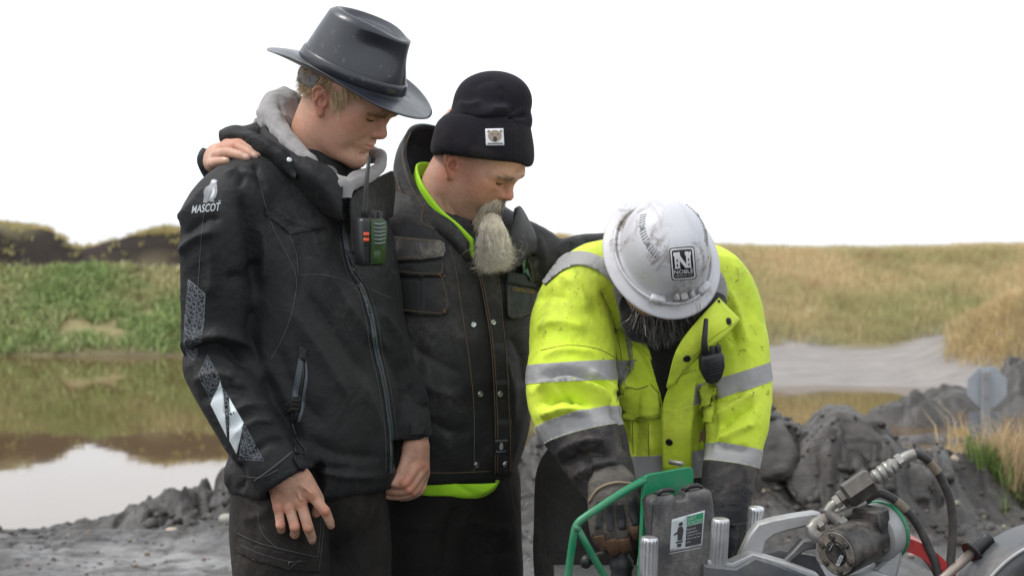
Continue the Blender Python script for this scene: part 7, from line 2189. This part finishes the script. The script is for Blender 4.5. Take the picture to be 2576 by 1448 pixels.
tag(glove, 'padded grey work glove with brown leather fingertips')
gs = Surf(gco3, gfc3)
for poly in ([(1484, 1350), (1518, 1342), (1530, 1372), (1520, 1385), (1495, 1375)], [(1512, 1362), (1550, 1350), (1560, 1385), (1545, 1398), (1525, 1390)], [(1546, 1356), (1582, 1350), (1588, 1380), (1565, 1392)], [(1578, 1326), (1614, 1318), (1616, 1350), (1592, 1358)]):
    decal('fingertip', [poly], gs, LEATH, glove, off=0.0016, step=10)
for (u, v, dx) in ((1508, 1300, -3), (1533, 1306, 2), (1560, 1304, 5), (1590, 1292, 8)):
    pad = decal('knuckle_pad', [[(u - 8, v - 40), (u + 6, v - 42), (u + 9 + dx, v), (u + 7 + dx, v + 26), (u - 7 + dx, v + 28), (u - 9, v)]], gs, RUBBER, glove, off=0.0032, step=9)
mb = MB(); p_, _ = catmull(np.array([gs.on(u, v, 0.002)[0] for u, v in ((1482, 1262), (1505, 1230), (1545, 1214), (1590, 1216))]), np.ones(4), 6); mb.tube(p_, 0.0028, 8); mb.build('cuff_trim', mat_plain('tan_piping', (0.22, 0.17, 0.11), 0.8), glove)

lgv = hand_vol(P(1760, 1440, -330), P(1890, 1300, -90), [([(1818, 1320, -168), (1812, 1350, -185)], [36, 34])] + [([(1800 + 11 * k_, 1345, -190 + 4 * k_), (1792 + 13 * k_, 1372, -205 + 4 * k_)], [20, 17]) for k_ in range(4)],
    [([(1792 + 13 * k_, 1372, -205 + 4 * k_), (1788 + 13 * k_, 1394, -214 + 4 * k_), (1790 + 12 * k_, 1408, -196), (1794 + 11 * k_, 1402, -176)], [16, 15.5, 14, 12]) for k_ in range(4)] + [([(1796, 1340, -190), (1778, 1365, -200), (1782, 1390, -190)], [18, 15, 12])], k=0.004, h=0.003)
tag(link('glove', mesh_np('glove', *lgv.nets()), NAVY, MAN3), 'dark glove on the far hand')

# radio on the chest
rad2 = empty('two_way_radio', P(1795, 950, -150), 'small black two-way radio with short antenna hung on the yellow jacket', 'radio')
ex = np.array([0.97, 0.12, 0.16]); ex /= np.linalg.norm(ex); ez = np.array([0.13, -0.25, 0.95]); ez -= ex * (ez @ ex); ez /= np.linalg.norm(ez); ey = np.cross(ez, ex)
RM2 = np.stack([ex, ey, ez], 1); rc2 = P(1790, 918, -168)
def rl2(x, y, z): return rc2 + RM2 @ np.array([x, y, z])
mb = MB(); mb.prism([(-0.019, 0.026), (-0.023, 0.020), (-0.024, -0.008), (-0.016, -0.030), (-0.006, -0.036), (0.006, -0.035), (0.015, -0.026), (0.023, -0.004), (0.024, 0.020), (0.019, 0.026)], np.stack([ex, ez, -ey], 1), rl2(0, 0, 0), 0.030, 0.004); mb.build('case', RB, rad2, angle=50)
for k_ in range(5):
    mb = MB(); mb.tube([rl2(-0.010, -0.0160, 0.010 - 0.006 * k_), rl2(0.004, -0.0168, 0.012 - 0.006 * k_), rl2(0.016, -0.0160, 0.014 - 0.006 * k_)], 0.0013, 6); mb.build('speaker_slat', RUBBER, rad2)
mb = MB(); mb.tube([rl2(-0.012, 0, 0.024), rl2(-0.011, 0, 0.05), rl2(-0.003, 0, 0.098)], [0.0085, 0.0062, 0.0045], 12); mb.build('antenna', RUBBER, rad2)
for x in (0.004, 0.016):
    mb = MB(); mb.lathe([(0.0060, 0), (0.0060, 0.013), (0.005, 0.0145), (0.0004, 0.0145)], rl2(x, 0.0, 0.025), ez, 14); mb.build('dial', RUBBER, rad2, angle=50)
# ------------------------------------------------------------------ hydraulic drill in the foreground
drill = empty('hydraulic_drill', [P(1800, 2500, -380)[0], P(1800, 2500, -380)[1], 0.0], 'muddy hydraulic drill with green guard frame, grey case and black hoses, in the foreground', 'machine')
def metal(name, col, rough=0.4, met=0.9, dirt=(0.20, 0.175, 0.15), amt=0.5, sc=9.0, fine=60.0):
    t = NT(name)
    m = t.math('MULTIPLY', t.ramp(t.noise(sc, 6, 0.7, dist=0.4), [(0.42, 0.0), (0.66, 1.0)]), t.ramp(t.noise(fine, 5, 0.7), [(0.30, 0.3), (0.62, 1.0)]))
    m = t.math('MULTIPLY', m, amt)
    t.set(Base=t.mix(m, t.mix(t.noise(25, 4), [x * 0.85 for x in col], [min(1, x * 1.12) for x in col]), dirt), Metallic=t.math('MULTIPLY', t.math('SUBTRACT', 1.0, m), met), Roughness=t.mix(m, (rough,) * 3, (0.9,) * 3), Normal=t.bump(t.noise(130, 4), 0.15, 0.0015))
    return t.m
GREENP = metal('green_paint', (0.006, 0.20, 0.085), 0.32, 0.0, (0.20, 0.20, 0.18), 0.42, 11)
ALU = metal('cast_aluminium', (0.38, 0.39, 0.40), 0.5, 0.45, (0.25, 0.225, 0.195), 0.8, 9)
ALUB = metal('bright_aluminium', (0.62, 0.63, 0.65), 0.28, 0.9, (0.22, 0.20, 0.18), 0.40, 16)
STEEL = metal('zinc_steel', (0.29, 0.285, 0.27), 0.46, 0.75, (0.24, 0.20, 0.16), 0.8, 26)
DARKM = metal('black_paint', (0.018, 0.018, 0.019), 0.30, 0.1, (0.27, 0.235, 0.20), 0.62, 14)
BOLTM = metal('dark_bolt', (0.10, 0.092, 0.084), 0.4, 0.8, (0.2, 0.17, 0.14), 0.4, 40)
HOSE = metal('hose_rubber', (0.026, 0.025, 0.024), 0.55, 0.0, (0.17, 0.15, 0.13), 0.42, 14)
REDP = metal('red_paint', (0.42, 0.012, 0.014), 0.35, 0.0, (0.20, 0.13, 0.11), 0.35, 10)
CASEM = metal('case_plastic', (0.045, 0.045, 0.047), 0.6, 0.0, (0.30, 0.275, 0.25), 0.85, 5, 160)
POLY = metal('dark_casting', (0.065, 0.075, 0.088), 0.45, 0.2, (0.25, 0.22, 0.19), 0.5, 6)
def frame3(d, up=(0, 0, 1)):
    z = np.asarray(d, float); z = z / np.linalg.norm(z); x = np.cross(np.asarray(up, float), z); x /= np.linalg.norm(x)
    return np.stack([x, np.cross(z, x), z], 1)
# green plate standing on edge
pa, pb, pc, pd_ = P(1617, 1194, -372), P(1741, 1171, -280), P(1741, 1470, -280), P(1594, 1500, -372)
ex = pb - pa; ex /= np.linalg.norm(ex); n_ = np.cross(ex, np.array([0, 0, 1.0])); n_ /= np.linalg.norm(n_); ez = np.cross(n_, ex)
PM = np.stack([ex, -np.cross(n_, ex) * -1, np.cross(ex, ez)], 1)
loc = lambda p: np.array([(p - pa) @ PM[:, 0], (p - pa) @ PM[:, 1]])
q = [loc(pa), loc(pb), loc(pc), loc(pd_)]
def round_poly(poly, r, n=4):
    o = []
    for i in range(len(poly)):
        a, b, c = poly[i - 1], poly[i], poly[(i + 1) % len(poly)]
        d0 = (a - b) / np.linalg.norm(a - b); d1 = (c - b) / np.linalg.norm(c - b)
        for k_ in range(n + 1):
            t_ = k_ / n
            o.append((1 - t_) ** 2 * (b + d0 * r) + 2 * t_ * (1 - t_) * b + t_ ** 2 * (b + d1 * r))
    return o
mb = MB(); mb.prism(round_poly(q, 0.014), PM, pa, 0.009, 0.0012); mb.build('guard_plate', GREENP, drill, angle=40)
# green tube guard
p_, _ = catmull(np.array(PL([(1620, 1206, -368), (1560, 1240, -412), (1500, 1280, -438), (1470, 1300, -445), (1452, 1316, -447), (1444, 1338, -446), (1436, 1390, -440), (1426, 1470, -430), (1400, 1720, -420), (1395, 2100, -410)])), np.ones(10), 6)
mb = MB(); mb.tube(p_, 9.0 * S, 14); mb.build('guard_tube', GREENP, drill)
mb = MB(); mb.tube(np.array(PL([(1451, 1326, -447), (1480, 1378, -425), (1522, 1452, -395), (1620, 1640, -350)])), 8.6 * S, 14); mb.build('guard_tube', GREENP, drill)
mb = MB(); mb.tube(np.array(PL([(1446, 1330, -447), (1455, 1322, -447)])), 11 * S, 12); mb.build('weld', GREENP, drill)
mb = MB(); mb.box(P(1700, 1163, -262), (0.036, 0.008, 0.008), frame3((0.25, 0.2, -0.97)), 0.001); mb.build('latch_bar', STEEL, drill)
# control lever and boot under the glove
mb = MB(); mb.lathe([(0.001, 0.012), (0.008, 0.0105), (0.0112, 0.004), (0.0112, -0.004), (0.008, -0.0105), (0.001, -0.012)], P(1474, 1411, -395), (0.2, -0.4, 1), 18); mb.build('lever_knob', RUBBER, drill)
mb = MB(); mb.tube(np.array(PL([(1474, 1411, -395), (1500, 1395, -360), (1535, 1385, -330)])), 0.0045, 10); mb.build('lever', DARKM, drill)
mb = MB(); mb.lathe([(0.030, -0.10), (0.028, -0.04), (0.022, -0.032), (0.020, -0.012), (0.023, -0.006), (0.023, 0.008), (0.017, 0.016), (0.010, 0.03), (0.009, 0.05)], P(1563, 1420, -315), (0, 0.05, 1), 20); mb.build('control_boot', RUBBER, drill, angle=60)
# instruction case
ca, cb_ = P(1636, 1262, -425), P(1788, 1238, -392)
ex = cb_ - ca; wid_ = np.linalg.norm(ex); ex /= wid_
ez = P(1776, 1470, -392) - cb_; ez = -ez; ez -= ex * (ez @ ex); ez /= np.linalg.norm(ez); ey = np.cross(ez, ex)
CX = np.stack([ex, ez, -ey], 1)
cv_ = Vol(ca - np.array([0.06, 0.09, 0.34]), cb_ + np.array([0.08, 0.12, 0.07]), 0.0034)
cc0 = (ca + cb_) / 2 - ez * 0.135 + ey * 0.026
hx, hy, hz = wid_ / 2 + 0.004, 0.030, 0.142
def boxfn(c, h, r):
    def fn(X, Y, Z):
        x, y, z = X - c[0], Y - c[1], Z - c[2]
        a = np.abs(ex[0] * x + ex[1] * y + ex[2] * z) - h[0] + r; b = np.abs(ey[0] * x + ey[1] * y + ey[2] * z) - h[1] + r; c_ = np.abs(ez[0] * x + ez[1] * y + ez[2] * z) - h[2] + r
        return np.sqrt(np.maximum(a, 0) ** 2 + np.maximum(b, 0) ** 2 + np.maximum(c_, 0) ** 2) + np.minimum(np.maximum(np.maximum(a, b), c_), 0) - r
    return fn
cv_.apply(cc0 - 0.22, cc0 + 0.22, boxfn(cc0, (hx, hy, hz), 0.013))
cv_.apply(cc0 - 0.22, cc0 + 0.22, boxfn(cc0 + ez * hz, (0.010, hy * 2, 0.012), 0.004), 0.006, 's')
cc1, cf1 = cv_.nets(); cc1 = relax(cc1, cf1, 1)
case = link('case', mesh_np('case', cc1, cf1), CASEM, drill)
tag(case, 'dust-covered grey plastic instruction case')
css = Surf(cc1, cf1)
seam('case_seam', [[(1642, 1262), (1638, 1330), (1632, 1448)], [(1642, 1262), (1655, 1252)]], css, RUBBER, case, r=0.0009, off=0.0001)
for (x0, x1) in ((-0.042, -0.006), (0.012, 0.050)):
    mb = MB()
    b0 = cc0 + ez * (hz + 0.001)
    mb.tube([b0 + ex * x0 - ey * 0.012, b0 + ex * (x0 * 0.7 + x1 * 0.3) - ey * 0.014 + ez * 0.008, b0 + ex * (x0 * 0.3 + x1 * 0.7) - ey * 0.012 + ez * 0.007, b0 + ex * x1 - ey * 0.006 + ez * 0.001], [0.004, 0.005, 0.0045, 0.003], 8)
    mb.tube([b0 + ex * x0 + ey * 0.004, b0 + ex * (x0 + x1) / 2 + ez * 0.006 + ey * 0.004, b0 + ex * x1 + ey * 0.006], 0.003, 8)
    mb.build('latch', RUBBER, case)
LBW = mat_plain('label_pale', (0.42, 0.45, 0.47), 0.55, var=0.1); LBK = mat_plain('label_dark', (0.03, 0.03, 0.032), 0.55); LGR = mat_plain('label_green', (0.01, 0.24, 0.10), 0.5)
LQ = np.array([(1691, 1307), (1769.6, 1284.7), (1763, 1368), (1686, 1383.6)])
def lq(a, b): return tuple(LQ[0] * (1 - a) * (1 - b) + LQ[1] * a * (1 - b) + LQ[2] * a * b + LQ[3] * (1 - a) * b)
label = decal('safety_label', [[lq(-0.03, -0.03), lq(1.03, -0.03), lq(1.03, 1.03), lq(-0.03, 1.03)]], css, LBW, case, off=0.0011, step=16)
decal('label_panel', [[lq(0.47, 0.33), lq(0.985, 0.33), lq(0.985, 0.97), lq(0.47, 0.97)]], css, LBK, label, off=0.0015, step=16, skirt=False)
decal('label_header', [[lq(0.47, 0.02), lq(0.985, 0.02), lq(0.985, 0.31), lq(0.47, 0.31)]], css, LGR, label, off=0.0015, step=16, skirt=False)
decal('label_line', [[lq(-0.03, 1.08), lq(1.0, 1.08), lq(1.0, 1.10), lq(-0.03, 1.10)]], css, LBW, label, off=0.001, step=16, skirt=False)
def lcirc(a, b, r, n=10): return [lq(a + r * math.cos(z), b + r * math.sin(z)) for z in np.linspace(0, 6.283, n, endpoint=False)]
decal('label_figure', [lcirc(0.27, 0.20, 0.07), [lq(0.20, 0.28), lq(0.33, 0.28), lq(0.38, 0.42), lq(0.36, 0.62), lq(0.36, 0.72), lq(0.20, 0.72), lq(0.19, 0.5), lq(0.06, 0.52), lq(0.06, 0.48), lq(0.17, 0.42)],
                       [lq(0.16, 0.74), lq(0.38, 0.74), lq(0.38, 0.80), lq(0.16, 0.80)], [lq(0.2, 0.82), lq(0.34, 0.82), lq(0.34, 0.93), lq(0.2, 0.93)]], css, LBK, label, off=0.0016, step=30, skirt=False)
def ltext(txt, a, b, w_, h_): 
    o_ = np.array(lq(a, b)); text_decal('label_word', txt, css, LBW, label, o_, np.array(lq(a + w_, b)) - o_, np.array(lq(a, b - h_)) - o_, off=0.0019)
ltext('SAFETY', 0.50, 0.155, 0.26, 0.095); ltext('INSTRUCTIONS', 0.50, 0.285, 0.45, 0.095)
for k_, tx in enumerate(['Read and', 'understand', 'operator\'s manual', 'before using this', 'tool']): ltext(tx, 0.50, 0.46 + 0.1 * k_, (0.26, 0.32, 0.45, 0.42, 0.12)[k_], 0.06)
# fluted aluminium hand grips
def grip(u, v, w_, r, L_, lean):
    ax = np.array([lean, -0.06, 1.0]); ax /= np.linalg.norm(ax)
    prof = [(r, -L_), (r, -0.010), (r * 0.99, -0.006), (r * 0.93, -0.0015), (r * 0.84, 0.0), (r * 0.4, 0.0008), (0.0006, 0.001)]
    mb = MB(); mb.lathe(prof, P(u, v, w_), ax, 84, wob=lambda q_, i: -0.0021 * max(0.0, math.cos(14 * q_)) ** 0.6 if i < 2 else (-0.0012 * max(0.0, math.cos(14 * q_)) if i == 2 else 0))
    return mb.build('grip', ALUB, drill, angle=50)
grip(1633, 1350, -492, 0.0168, 0.16, 0.02); grip(1812, 1303, -400, 0.0172, 0.105, 0.045); grip(1902, 1274, -300, 0.0158, 0.10, 0.06)
# cast frame: bracket arm, beams and base plate
def slab(name, pts_uvw, depth, mat, bev=0.004, dirn=None):
    """polygon in the picture plane at one depth, extruded away from the viewer."""
    pw = np.array(PL(pts_uvw))
    o = pw[0]; X = np.array([1.0, 0, 0]); Z = np.array([0, 0, 1.0]); Yd = np.array([0, 1.0, 0])
    if dirn is not None: X = np.asarray(dirn, float) / np.linalg.norm(dirn); Yd = np.cross(Z, X)
    poly = [np.array([(p - o) @ X, (p - o) @ Z]) for p in pw]
    mb = MB(); mb.prism(poly, np.stack([X, Z, -Yd], 1), o + Yd * depth / 2, depth, bev)
    return mb.build(name, mat, drill, angle=35)
slab('bracket_arm', [(1838, 1450, -352), (1862, 1392, -352), (1884, 1345, -352), (1906, 1316, -352), (1950, 1304, -352), (2000, 1295, -352), (2048, 1288, -352), (2066, 1292, -352), (2080, 1306, -352), (2060, 1316, -352), (2030, 1324, -352), (1985, 1334, -352), (1948, 1346, -352), (1928, 1362, -352), (1918, 1400, -352), (1914, 1450, -352)], 0.035, ALU, 0.004)
slab('frame_rail', [(1930, 1448, -362), (1990, 1390, -362), (2020, 1358, -362), (2042, 1358, -362), (2052, 1366, -362), (2052, 1380, -362), (2028, 1382, -362), (1992, 1410, -362), (1975, 1440, -362), (1975, 1470, -362), (1930, 1470, -362)], 0.03, POLY, 0.003)
slab('frame_rail', [(1770, 1420, -420), (1850, 1428, -420), (1900, 1400, -420), (1960, 1420, -420), (2040, 1452, -420), (2060, 1480, -420), (1770, 1480, -420)], 0.05, POLY, 0.004)
slab('frame_top', [(1780, 1408, -405), (1840, 1416, -405), (1893, 1392, -405), (1985, 1418, -405), (2060, 1447, -405), (2060, 1458, -405), (1975, 1432, -405), (1895, 1402, -405), (1845, 1430, -405), (1780, 1422, -405)], 0.05, ALU, 0.002)
slab('frame_panel', [(1918, 1398, -330), (1960, 1384, -330), (2050, 1398, -330), (2080, 1452, -330), (1910, 1452, -330)], 0.02, POLY, 0.003)
# hydraulic motor
face = P(2103, 1391, -452); back = P(2186, 1350, -372); ax = back - face; mlen = np.linalg.norm(ax); ax /= mlen
MF = frame3(ax)
rm = 0.0445
mb = MB(); mb.lathe([(0.001, 0.0), (rm * 0.90, 0.0), (rm * 0.985, 0.0015), (rm, 0.004), (rm, 0.075), (rm * 0.97, 0.078), (rm * 0.97, mlen + 0.01)], face, ax, 48); motor = mb.build('motor', DARKM, drill, angle=45)
mb = MB(); mb.lathe([(rm * 0.93, 0.0002), (rm * 0.91, -0.0012), (0.0245, -0.0012), (0.0240, 0.0002)], face, ax, 40); mb.build('face_plate', metal('muddy_face', (0.11, 0.10, 0.092), 0.4, 0.3, (0.34, 0.285, 0.23), 0.9, 18), motor, angle=45)
mb = MB(); mb.lathe([(0.021, -0.0006), (0.020, -0.0022), (0.001, -0.0022)], face, ax, 32); mb.build('end_cap', DARKM, motor, angle=45)
for k_ in range(6):
    q_ = R(22 + 60 * k_); pc_ = face + MF @ np.array([0.0325 * math.cos(q_), 0.0325 * math.sin(q_), 0.0])
    mb = MB(); mb.lathe([(0.0082, 0.001), (0.0082, -0.0012), (0.0066, -0.0020), (0.0058, -0.0008), (0.0058, 0.0006)], pc_, ax, 16); mb.lathe([(0.0056, 0.001), (0.0056, -0.0034), (0.0048, -0.0044), (0.0005, -0.0044)], pc_, ax, 6); mb.build('bolt', BOLTM, motor, angle=40)
def on_face(u, v, off=-0.0030):
    d = ray(u, v); t_ = ((face + ax * off - CAM) @ ax) / (d @ ax); return CAM + d * t_
def plate2(name, poly, mat, parent, off): 
    me = bpy.data.meshes.new(name); me.from_pydata([tuple(map(float, on_face(u, v, off))) for u, v in poly], [], [list(range(len(poly)))]); me.update(); return link(name, me, mat, parent)
plate2('motor_label', [(2101, 1419), (2113, 1394), (2121, 1398), (2110, 1423)], LW, motor, -0.0028)
text_decal('motor_word', 'Parker', None, LBK, motor, (2110.5, 1418), (8, -19), (-7, -3.2), on=lambda a, b: on_face(a, b, -0.0031))
plate2('motor_mark', [(2085, 1382), (2094, 1366), (2095, 1367), (2086, 1383)], LW, motor, -0.0028)
mb = MB(); mb.box(face + ax * 0.098 + np.array([0, 0, 0.018]), (0.082, 0.082, 0.034), MF, 0.004); mb.build('port_block', DARKM, motor, angle=40)
fl = face + ax * (mlen + 0.006)
mb = MB(); mb.lathe([(0.03, 0.0), (0.047, 0.0), (0.053, 0.003), (0.055, 0.012), (0.055, 0.034), (0.051, 0.040), (0.02, 0.040)], fl, ax, 56); mb.build('flange', ALU, drill, angle=45)
mb = MB(); mb.lathe([(0.0535, 0.034), (0.0575, 0.035), (0.0575, 0.043), (0.0535, 0.044)], fl, ax, 56); mb.build('green_ring', GREENP, drill, angle=45)
slab('gearbox', [(2150, 1450, -385), (2190, 1440, -385), (2235, 1400, -385), (2262, 1345, -385), (2272, 1360, -385), (2268, 1410, -385), (2250, 1480, -385), (2140, 1480, -385)], 0.05, ALU, 0.006)
slab('gearbox_foot', [(2120, 1448, -410), (2200, 1436, -410), (2238, 1448, -410), (2230, 1500, -410), (2110, 1500, -410)], 0.05, ALU, 0.004)
# pressure-line fittings, upper and lower
def chain(name, pts, rads, mat, seg, parent=drill, angle=35):
    mb = MB(); mb.tube(np.array(PL(pts)), [r * S for r in rads], seg); return mb.build(name, mat, parent, angle=angle)
chain('elbow', [(2116, 1316, -388), (2104, 1305, -388), (2088, 1292, -388), (2082, 1282, -388), (2090, 1272, -388), (2104, 1262, -388)], [14, 13.5, 12.5, 12, 11.5, 11.5], STEEL, 14)
chain('hex_nut', [(2118, 1318, -388), (2106, 1307, -388)], [19, 19], STEEL, 6, angle=20)
chain('hex_nut', [(2100, 1265, -388), (2112, 1257, -388)], [16.5, 16.5], STEEL, 6, angle=20)
chain('hex_nut', [(2114, 1256, -388), (2128, 1246, -388)], [21, 21], BOLTM, 6, angle=20)
chain('hex_adaptor', [(2126, 1250, -388), (2132, 1246, -388), (2188, 1208, -386), (2194, 1204, -386)], [24, 32, 32, 25], BOLTM, 6, angle=18)
ringr = [13, 14, 18, 18, 15.5, 19, 19, 17, 20, 20, 17, 19, 18, 14, 13, 12.5]
cp = [(2192 + (2262 - 2192) * i / 15.0, 1206 + (1160 - 1206) * i / 15.0, -386) for i in range(16)]
chain('coupler', cp, ringr, STEEL, 20, angle=30)
chain('ferrule_nut', [(2258, 1163, -386), (2270, 1155, -386)], [19, 19], STEEL, 6, angle=20)
chain('ferrule', [(2266, 1157, -386), (2282, 1147, -386), (2300, 1140, -384)], [14, 13.5, 12.5], STEEL, 16)
def hose(name, pts, r, parent=drill):
    p_, _ = catmull(np.array(PL(pts)), np.ones(len(pts)), 8); mb = MB(); mb.tube(p_, r * S, 16); return mb.build(name, HOSE, parent)
h1 = hose('hose', [(2292, 1144, -385), (2308, 1141, -383), (2338, 1160, -376), (2363, 1194, -368), (2387, 1250, -360), (2396, 1312, -355), (2393, 1380, -355), (2387, 1460, -358), (2382, 1700, -365), (2420, 2200, -380), (2500, 2440, -420)], 10.2)
h2 = hose('hose', [(2172, 1262, -355), (2199, 1243, -360), (2220, 1241, -362), (2252, 1258, -362), (2280, 1283, -362), (2308, 1320, -362), (2335, 1376, -362), (2360, 1452, -362), (2390, 1700, -360), (2430, 2200, -370), (2520, 2440, -400)], 10.0)
WRAP = mat_plain('worn_tape', (0.20, 0.165, 0.12), 0.7, var=0.45, vscale=160)
def wrap(name, pts, r, parent):
    p_, _ = catmull(np.array(PL(pts)), np.ones(len(pts)), 6); mb = MB(); mb.tube(p_, r * S, 16, caps=False); mb.build(name, WRAP, parent)
wrap('tape_wrap', [(2336, 1158.5, -376.3), (2347, 1171.5, -373.5), (2358, 1186, -370)], 10.8, h1)
wrap('tape_wrap', [(2252, 1258, -362), (2266, 1269.5, -362), (2279, 1282, -362)], 10.6, h2)
chain('elbow', [(2060, 1352, -400), (2046, 1342, -400), (2040, 1328, -396), (2050, 1316, -392), (2066, 1308, -388), (2080, 1302, -372)], [15, 15, 14.5, 14, 13, 12], STEEL, 14)
chain('hex_nut', [(2052, 1322, -393), (2064, 1314, -389)], [18, 18], STEEL, 6, angle=20)
chain('coupler', [(2080, 1305, -372), (2120, 1290, -360), (2150, 1275, -356), (2176, 1260, -355)], [14, 17, 17, 12], STEEL, 16)
# red wheel guard behind the motor, carrying lever, dark mudguard
c_red = P(2215, 1530, -300)
mb = MB()
G_ = []
for q_ in np.linspace(R(18), R(75), 24):
    for (rr, yy) in ((0.125, -0.05), (0.150, -0.05), (0.150, 0.05), (0.125, 0.05)):
        G_.append(c_red + np.array([rr * math.cos(q_), yy, rr * math.sin(q_)]))
fa = []
for i in range(23):
    for k_ in range(4): fa.append((i * 4 + k_, i * 4 + (k_ + 1) % 4, (i + 1) * 4 + (k_ + 1) % 4, (i + 1) * 4 + k_))
fa += [(0, 1, 2, 3), (92, 93, 94, 95)]
mb.add(np.array(G_), fa); mb.build('red_guard', REDP, drill, angle=40)
lv0, lv1 = P(2330, 1490, -400), P(2450, 1384, -340)
mb = MB(); mb.tube([lv0, (lv0 + lv1) / 2, lv1], 11.5 * S, 14); mb.build('lever_rod', metal('tan_rod', (0.40, 0.33, 0.28), 0.45, 0.5, (0.24, 0.2, 0.17), 0.4, 20), drill)
ld = (lv1 - lv0) / np.linalg.norm(lv1 - lv0); g0 = P(2444, 1389, -343); L_ = 0.040
mb = MB(); mb.lathe([(0.006, -0.003), (0.0235, -0.002), (0.0245, 0.0), (0.0235, 0.003), (0.0135, 0.0045)] + [(0.0128 + (0.0007 if k_ % 2 else -0.0002), 0.006 + 0.0024 * k_) for k_ in range(14)] + [(0.0150, 0.042), (0.0150, 0.047), (0.011, 0.050), (0.0006, 0.0505)], g0, ld, 26, wob=lambda q_, i: 0.0005 * math.cos(13 * q_) if 4 < i < 19 else 0); mb.build('lever_grip', RUBBER, drill, angle=55)
mgd = []
cM = P(2690, 1610, -430)
for q_ in np.linspace(R(72), R(168), 40):
    ur_ = np.array([math.cos(q_), 0, math.sin(q_)])
    mgd.append([cM + ur_ * 0.205 + np.array([0, yy, 0]) + ur_ * (0.0 if abs(yy) < 0.11 else -0.012) for yy in (-0.045, 0.0, 0.10, 0.14)] )
rows_ = [np.array([m[k_] for m in mgd]) for k_ in range(4)]
rows_ = [np.array([r - (r - cM) * 0.20 * np.array([1, 0, 1]) for r in rows_[0]])] + rows_
def sheet(name, rows, th, mat, parent): return ribbon(name, rows, th, mat, parent, n=1)
sheet('mudguard', rows_, 0.006, POLY, drill)
mb = MB(); p_ = np.array([r + np.array([0, -0.003, 0]) for r in rows_[1]]); mb.tube(p_, 0.0035, 8); mb.build('mudguard_rim', ALU, drill)
# the rest of the carriage, down to the ground
slab('mast', [(1640, 1455, -400), (1770, 1455, -400), (1770, 2440, -400), (1640, 2440, -400)], 0.08, POLY, 0.005)
slab('deck', [(1400, 1480, -420), (2330, 1480, -420), (2330, 1540, -420), (1400, 1540, -420)], 0.24, POLY, 0.005)
for u_ in (1420, 2300):
    slab('carriage_leg', [(u_ - 22, 1535, -400), (u_ + 22, 1535, -400), (u_ + 22, 2470, -400), (u_ - 22, 2470, -400)], 0.04, GREENP, 0.004)
slab('skid', [(1340, 2450, -430), (2400, 2450, -430), (2400, 2510, -430), (1340, 2510, -430)], 0.22, POLY, 0.006)

# ------------------------------------------------------------------ sign seen from behind, at the pond
sg = empty('road_sign', [PD(2483, 1180, 15.5)[0], 15.5, WATER], 'grey octagonal sign seen from behind on a post at the pond edge', 'sign')
SGM = metal('sign_aluminium', (0.36, 0.40, 0.44), 0.55, 0.25, (0.3, 0.3, 0.3), 0.2, 6)
sc_ = 15.5 / FPX
ctr = PD(2482, 973, 15.5); XZ = np.stack([np.array([1.0, 0, 0]), np.array([0, 0, 1.0]), np.array([0, -1.0, 0])], 1)
mb = MB(); mb.prism([np.array([54 * sc_ * math.cos(R(22.5 + 45 * k_)), 54 * sc_ * math.sin(R(22.5 + 45 * k_))]) for k_ in range(8)], XZ, ctr, 0.004, 0.0008); mb.build('octagon', SGM, sg, smooth=False)
mb = MB(); mb.box(PD(2478, 1070, 15.5) + np.array([0, 0.0, 0]), (82 * sc_, 0.004, 68 * sc_), None, 0.0008); mb.build('plaque', metal('dull_sign', (0.22, 0.245, 0.275), 0.6, 0.2, (0.3, 0.3, 0.3), 0.2, 6), sg, smooth=False)
for v_ in (950, 1000, 1052, 1090):
    mb = MB(); mb.lathe([(0.010, 0.0), (0.010, 0.008), (0.001, 0.009)], PD(2480, v_, 15.43), (0, -1, 0), 8); mb.build('fixing_bolt', STEEL, sg, smooth=False)
top_ = PD(2480, 932, 15.46)
mb = MB(); hgt_ = top_[2] - (WATER - 0.25); mb.box((top_[0], 15.46, top_[2] - hgt_ / 2), (22 * sc_, 0.05, hgt_), None, 0.004); mb.build('post', metal('post_steel', (0.27, 0.28, 0.30), 0.6, 0.2, (0.3, 0.3, 0.3), 0.2, 6), sg, smooth=False)
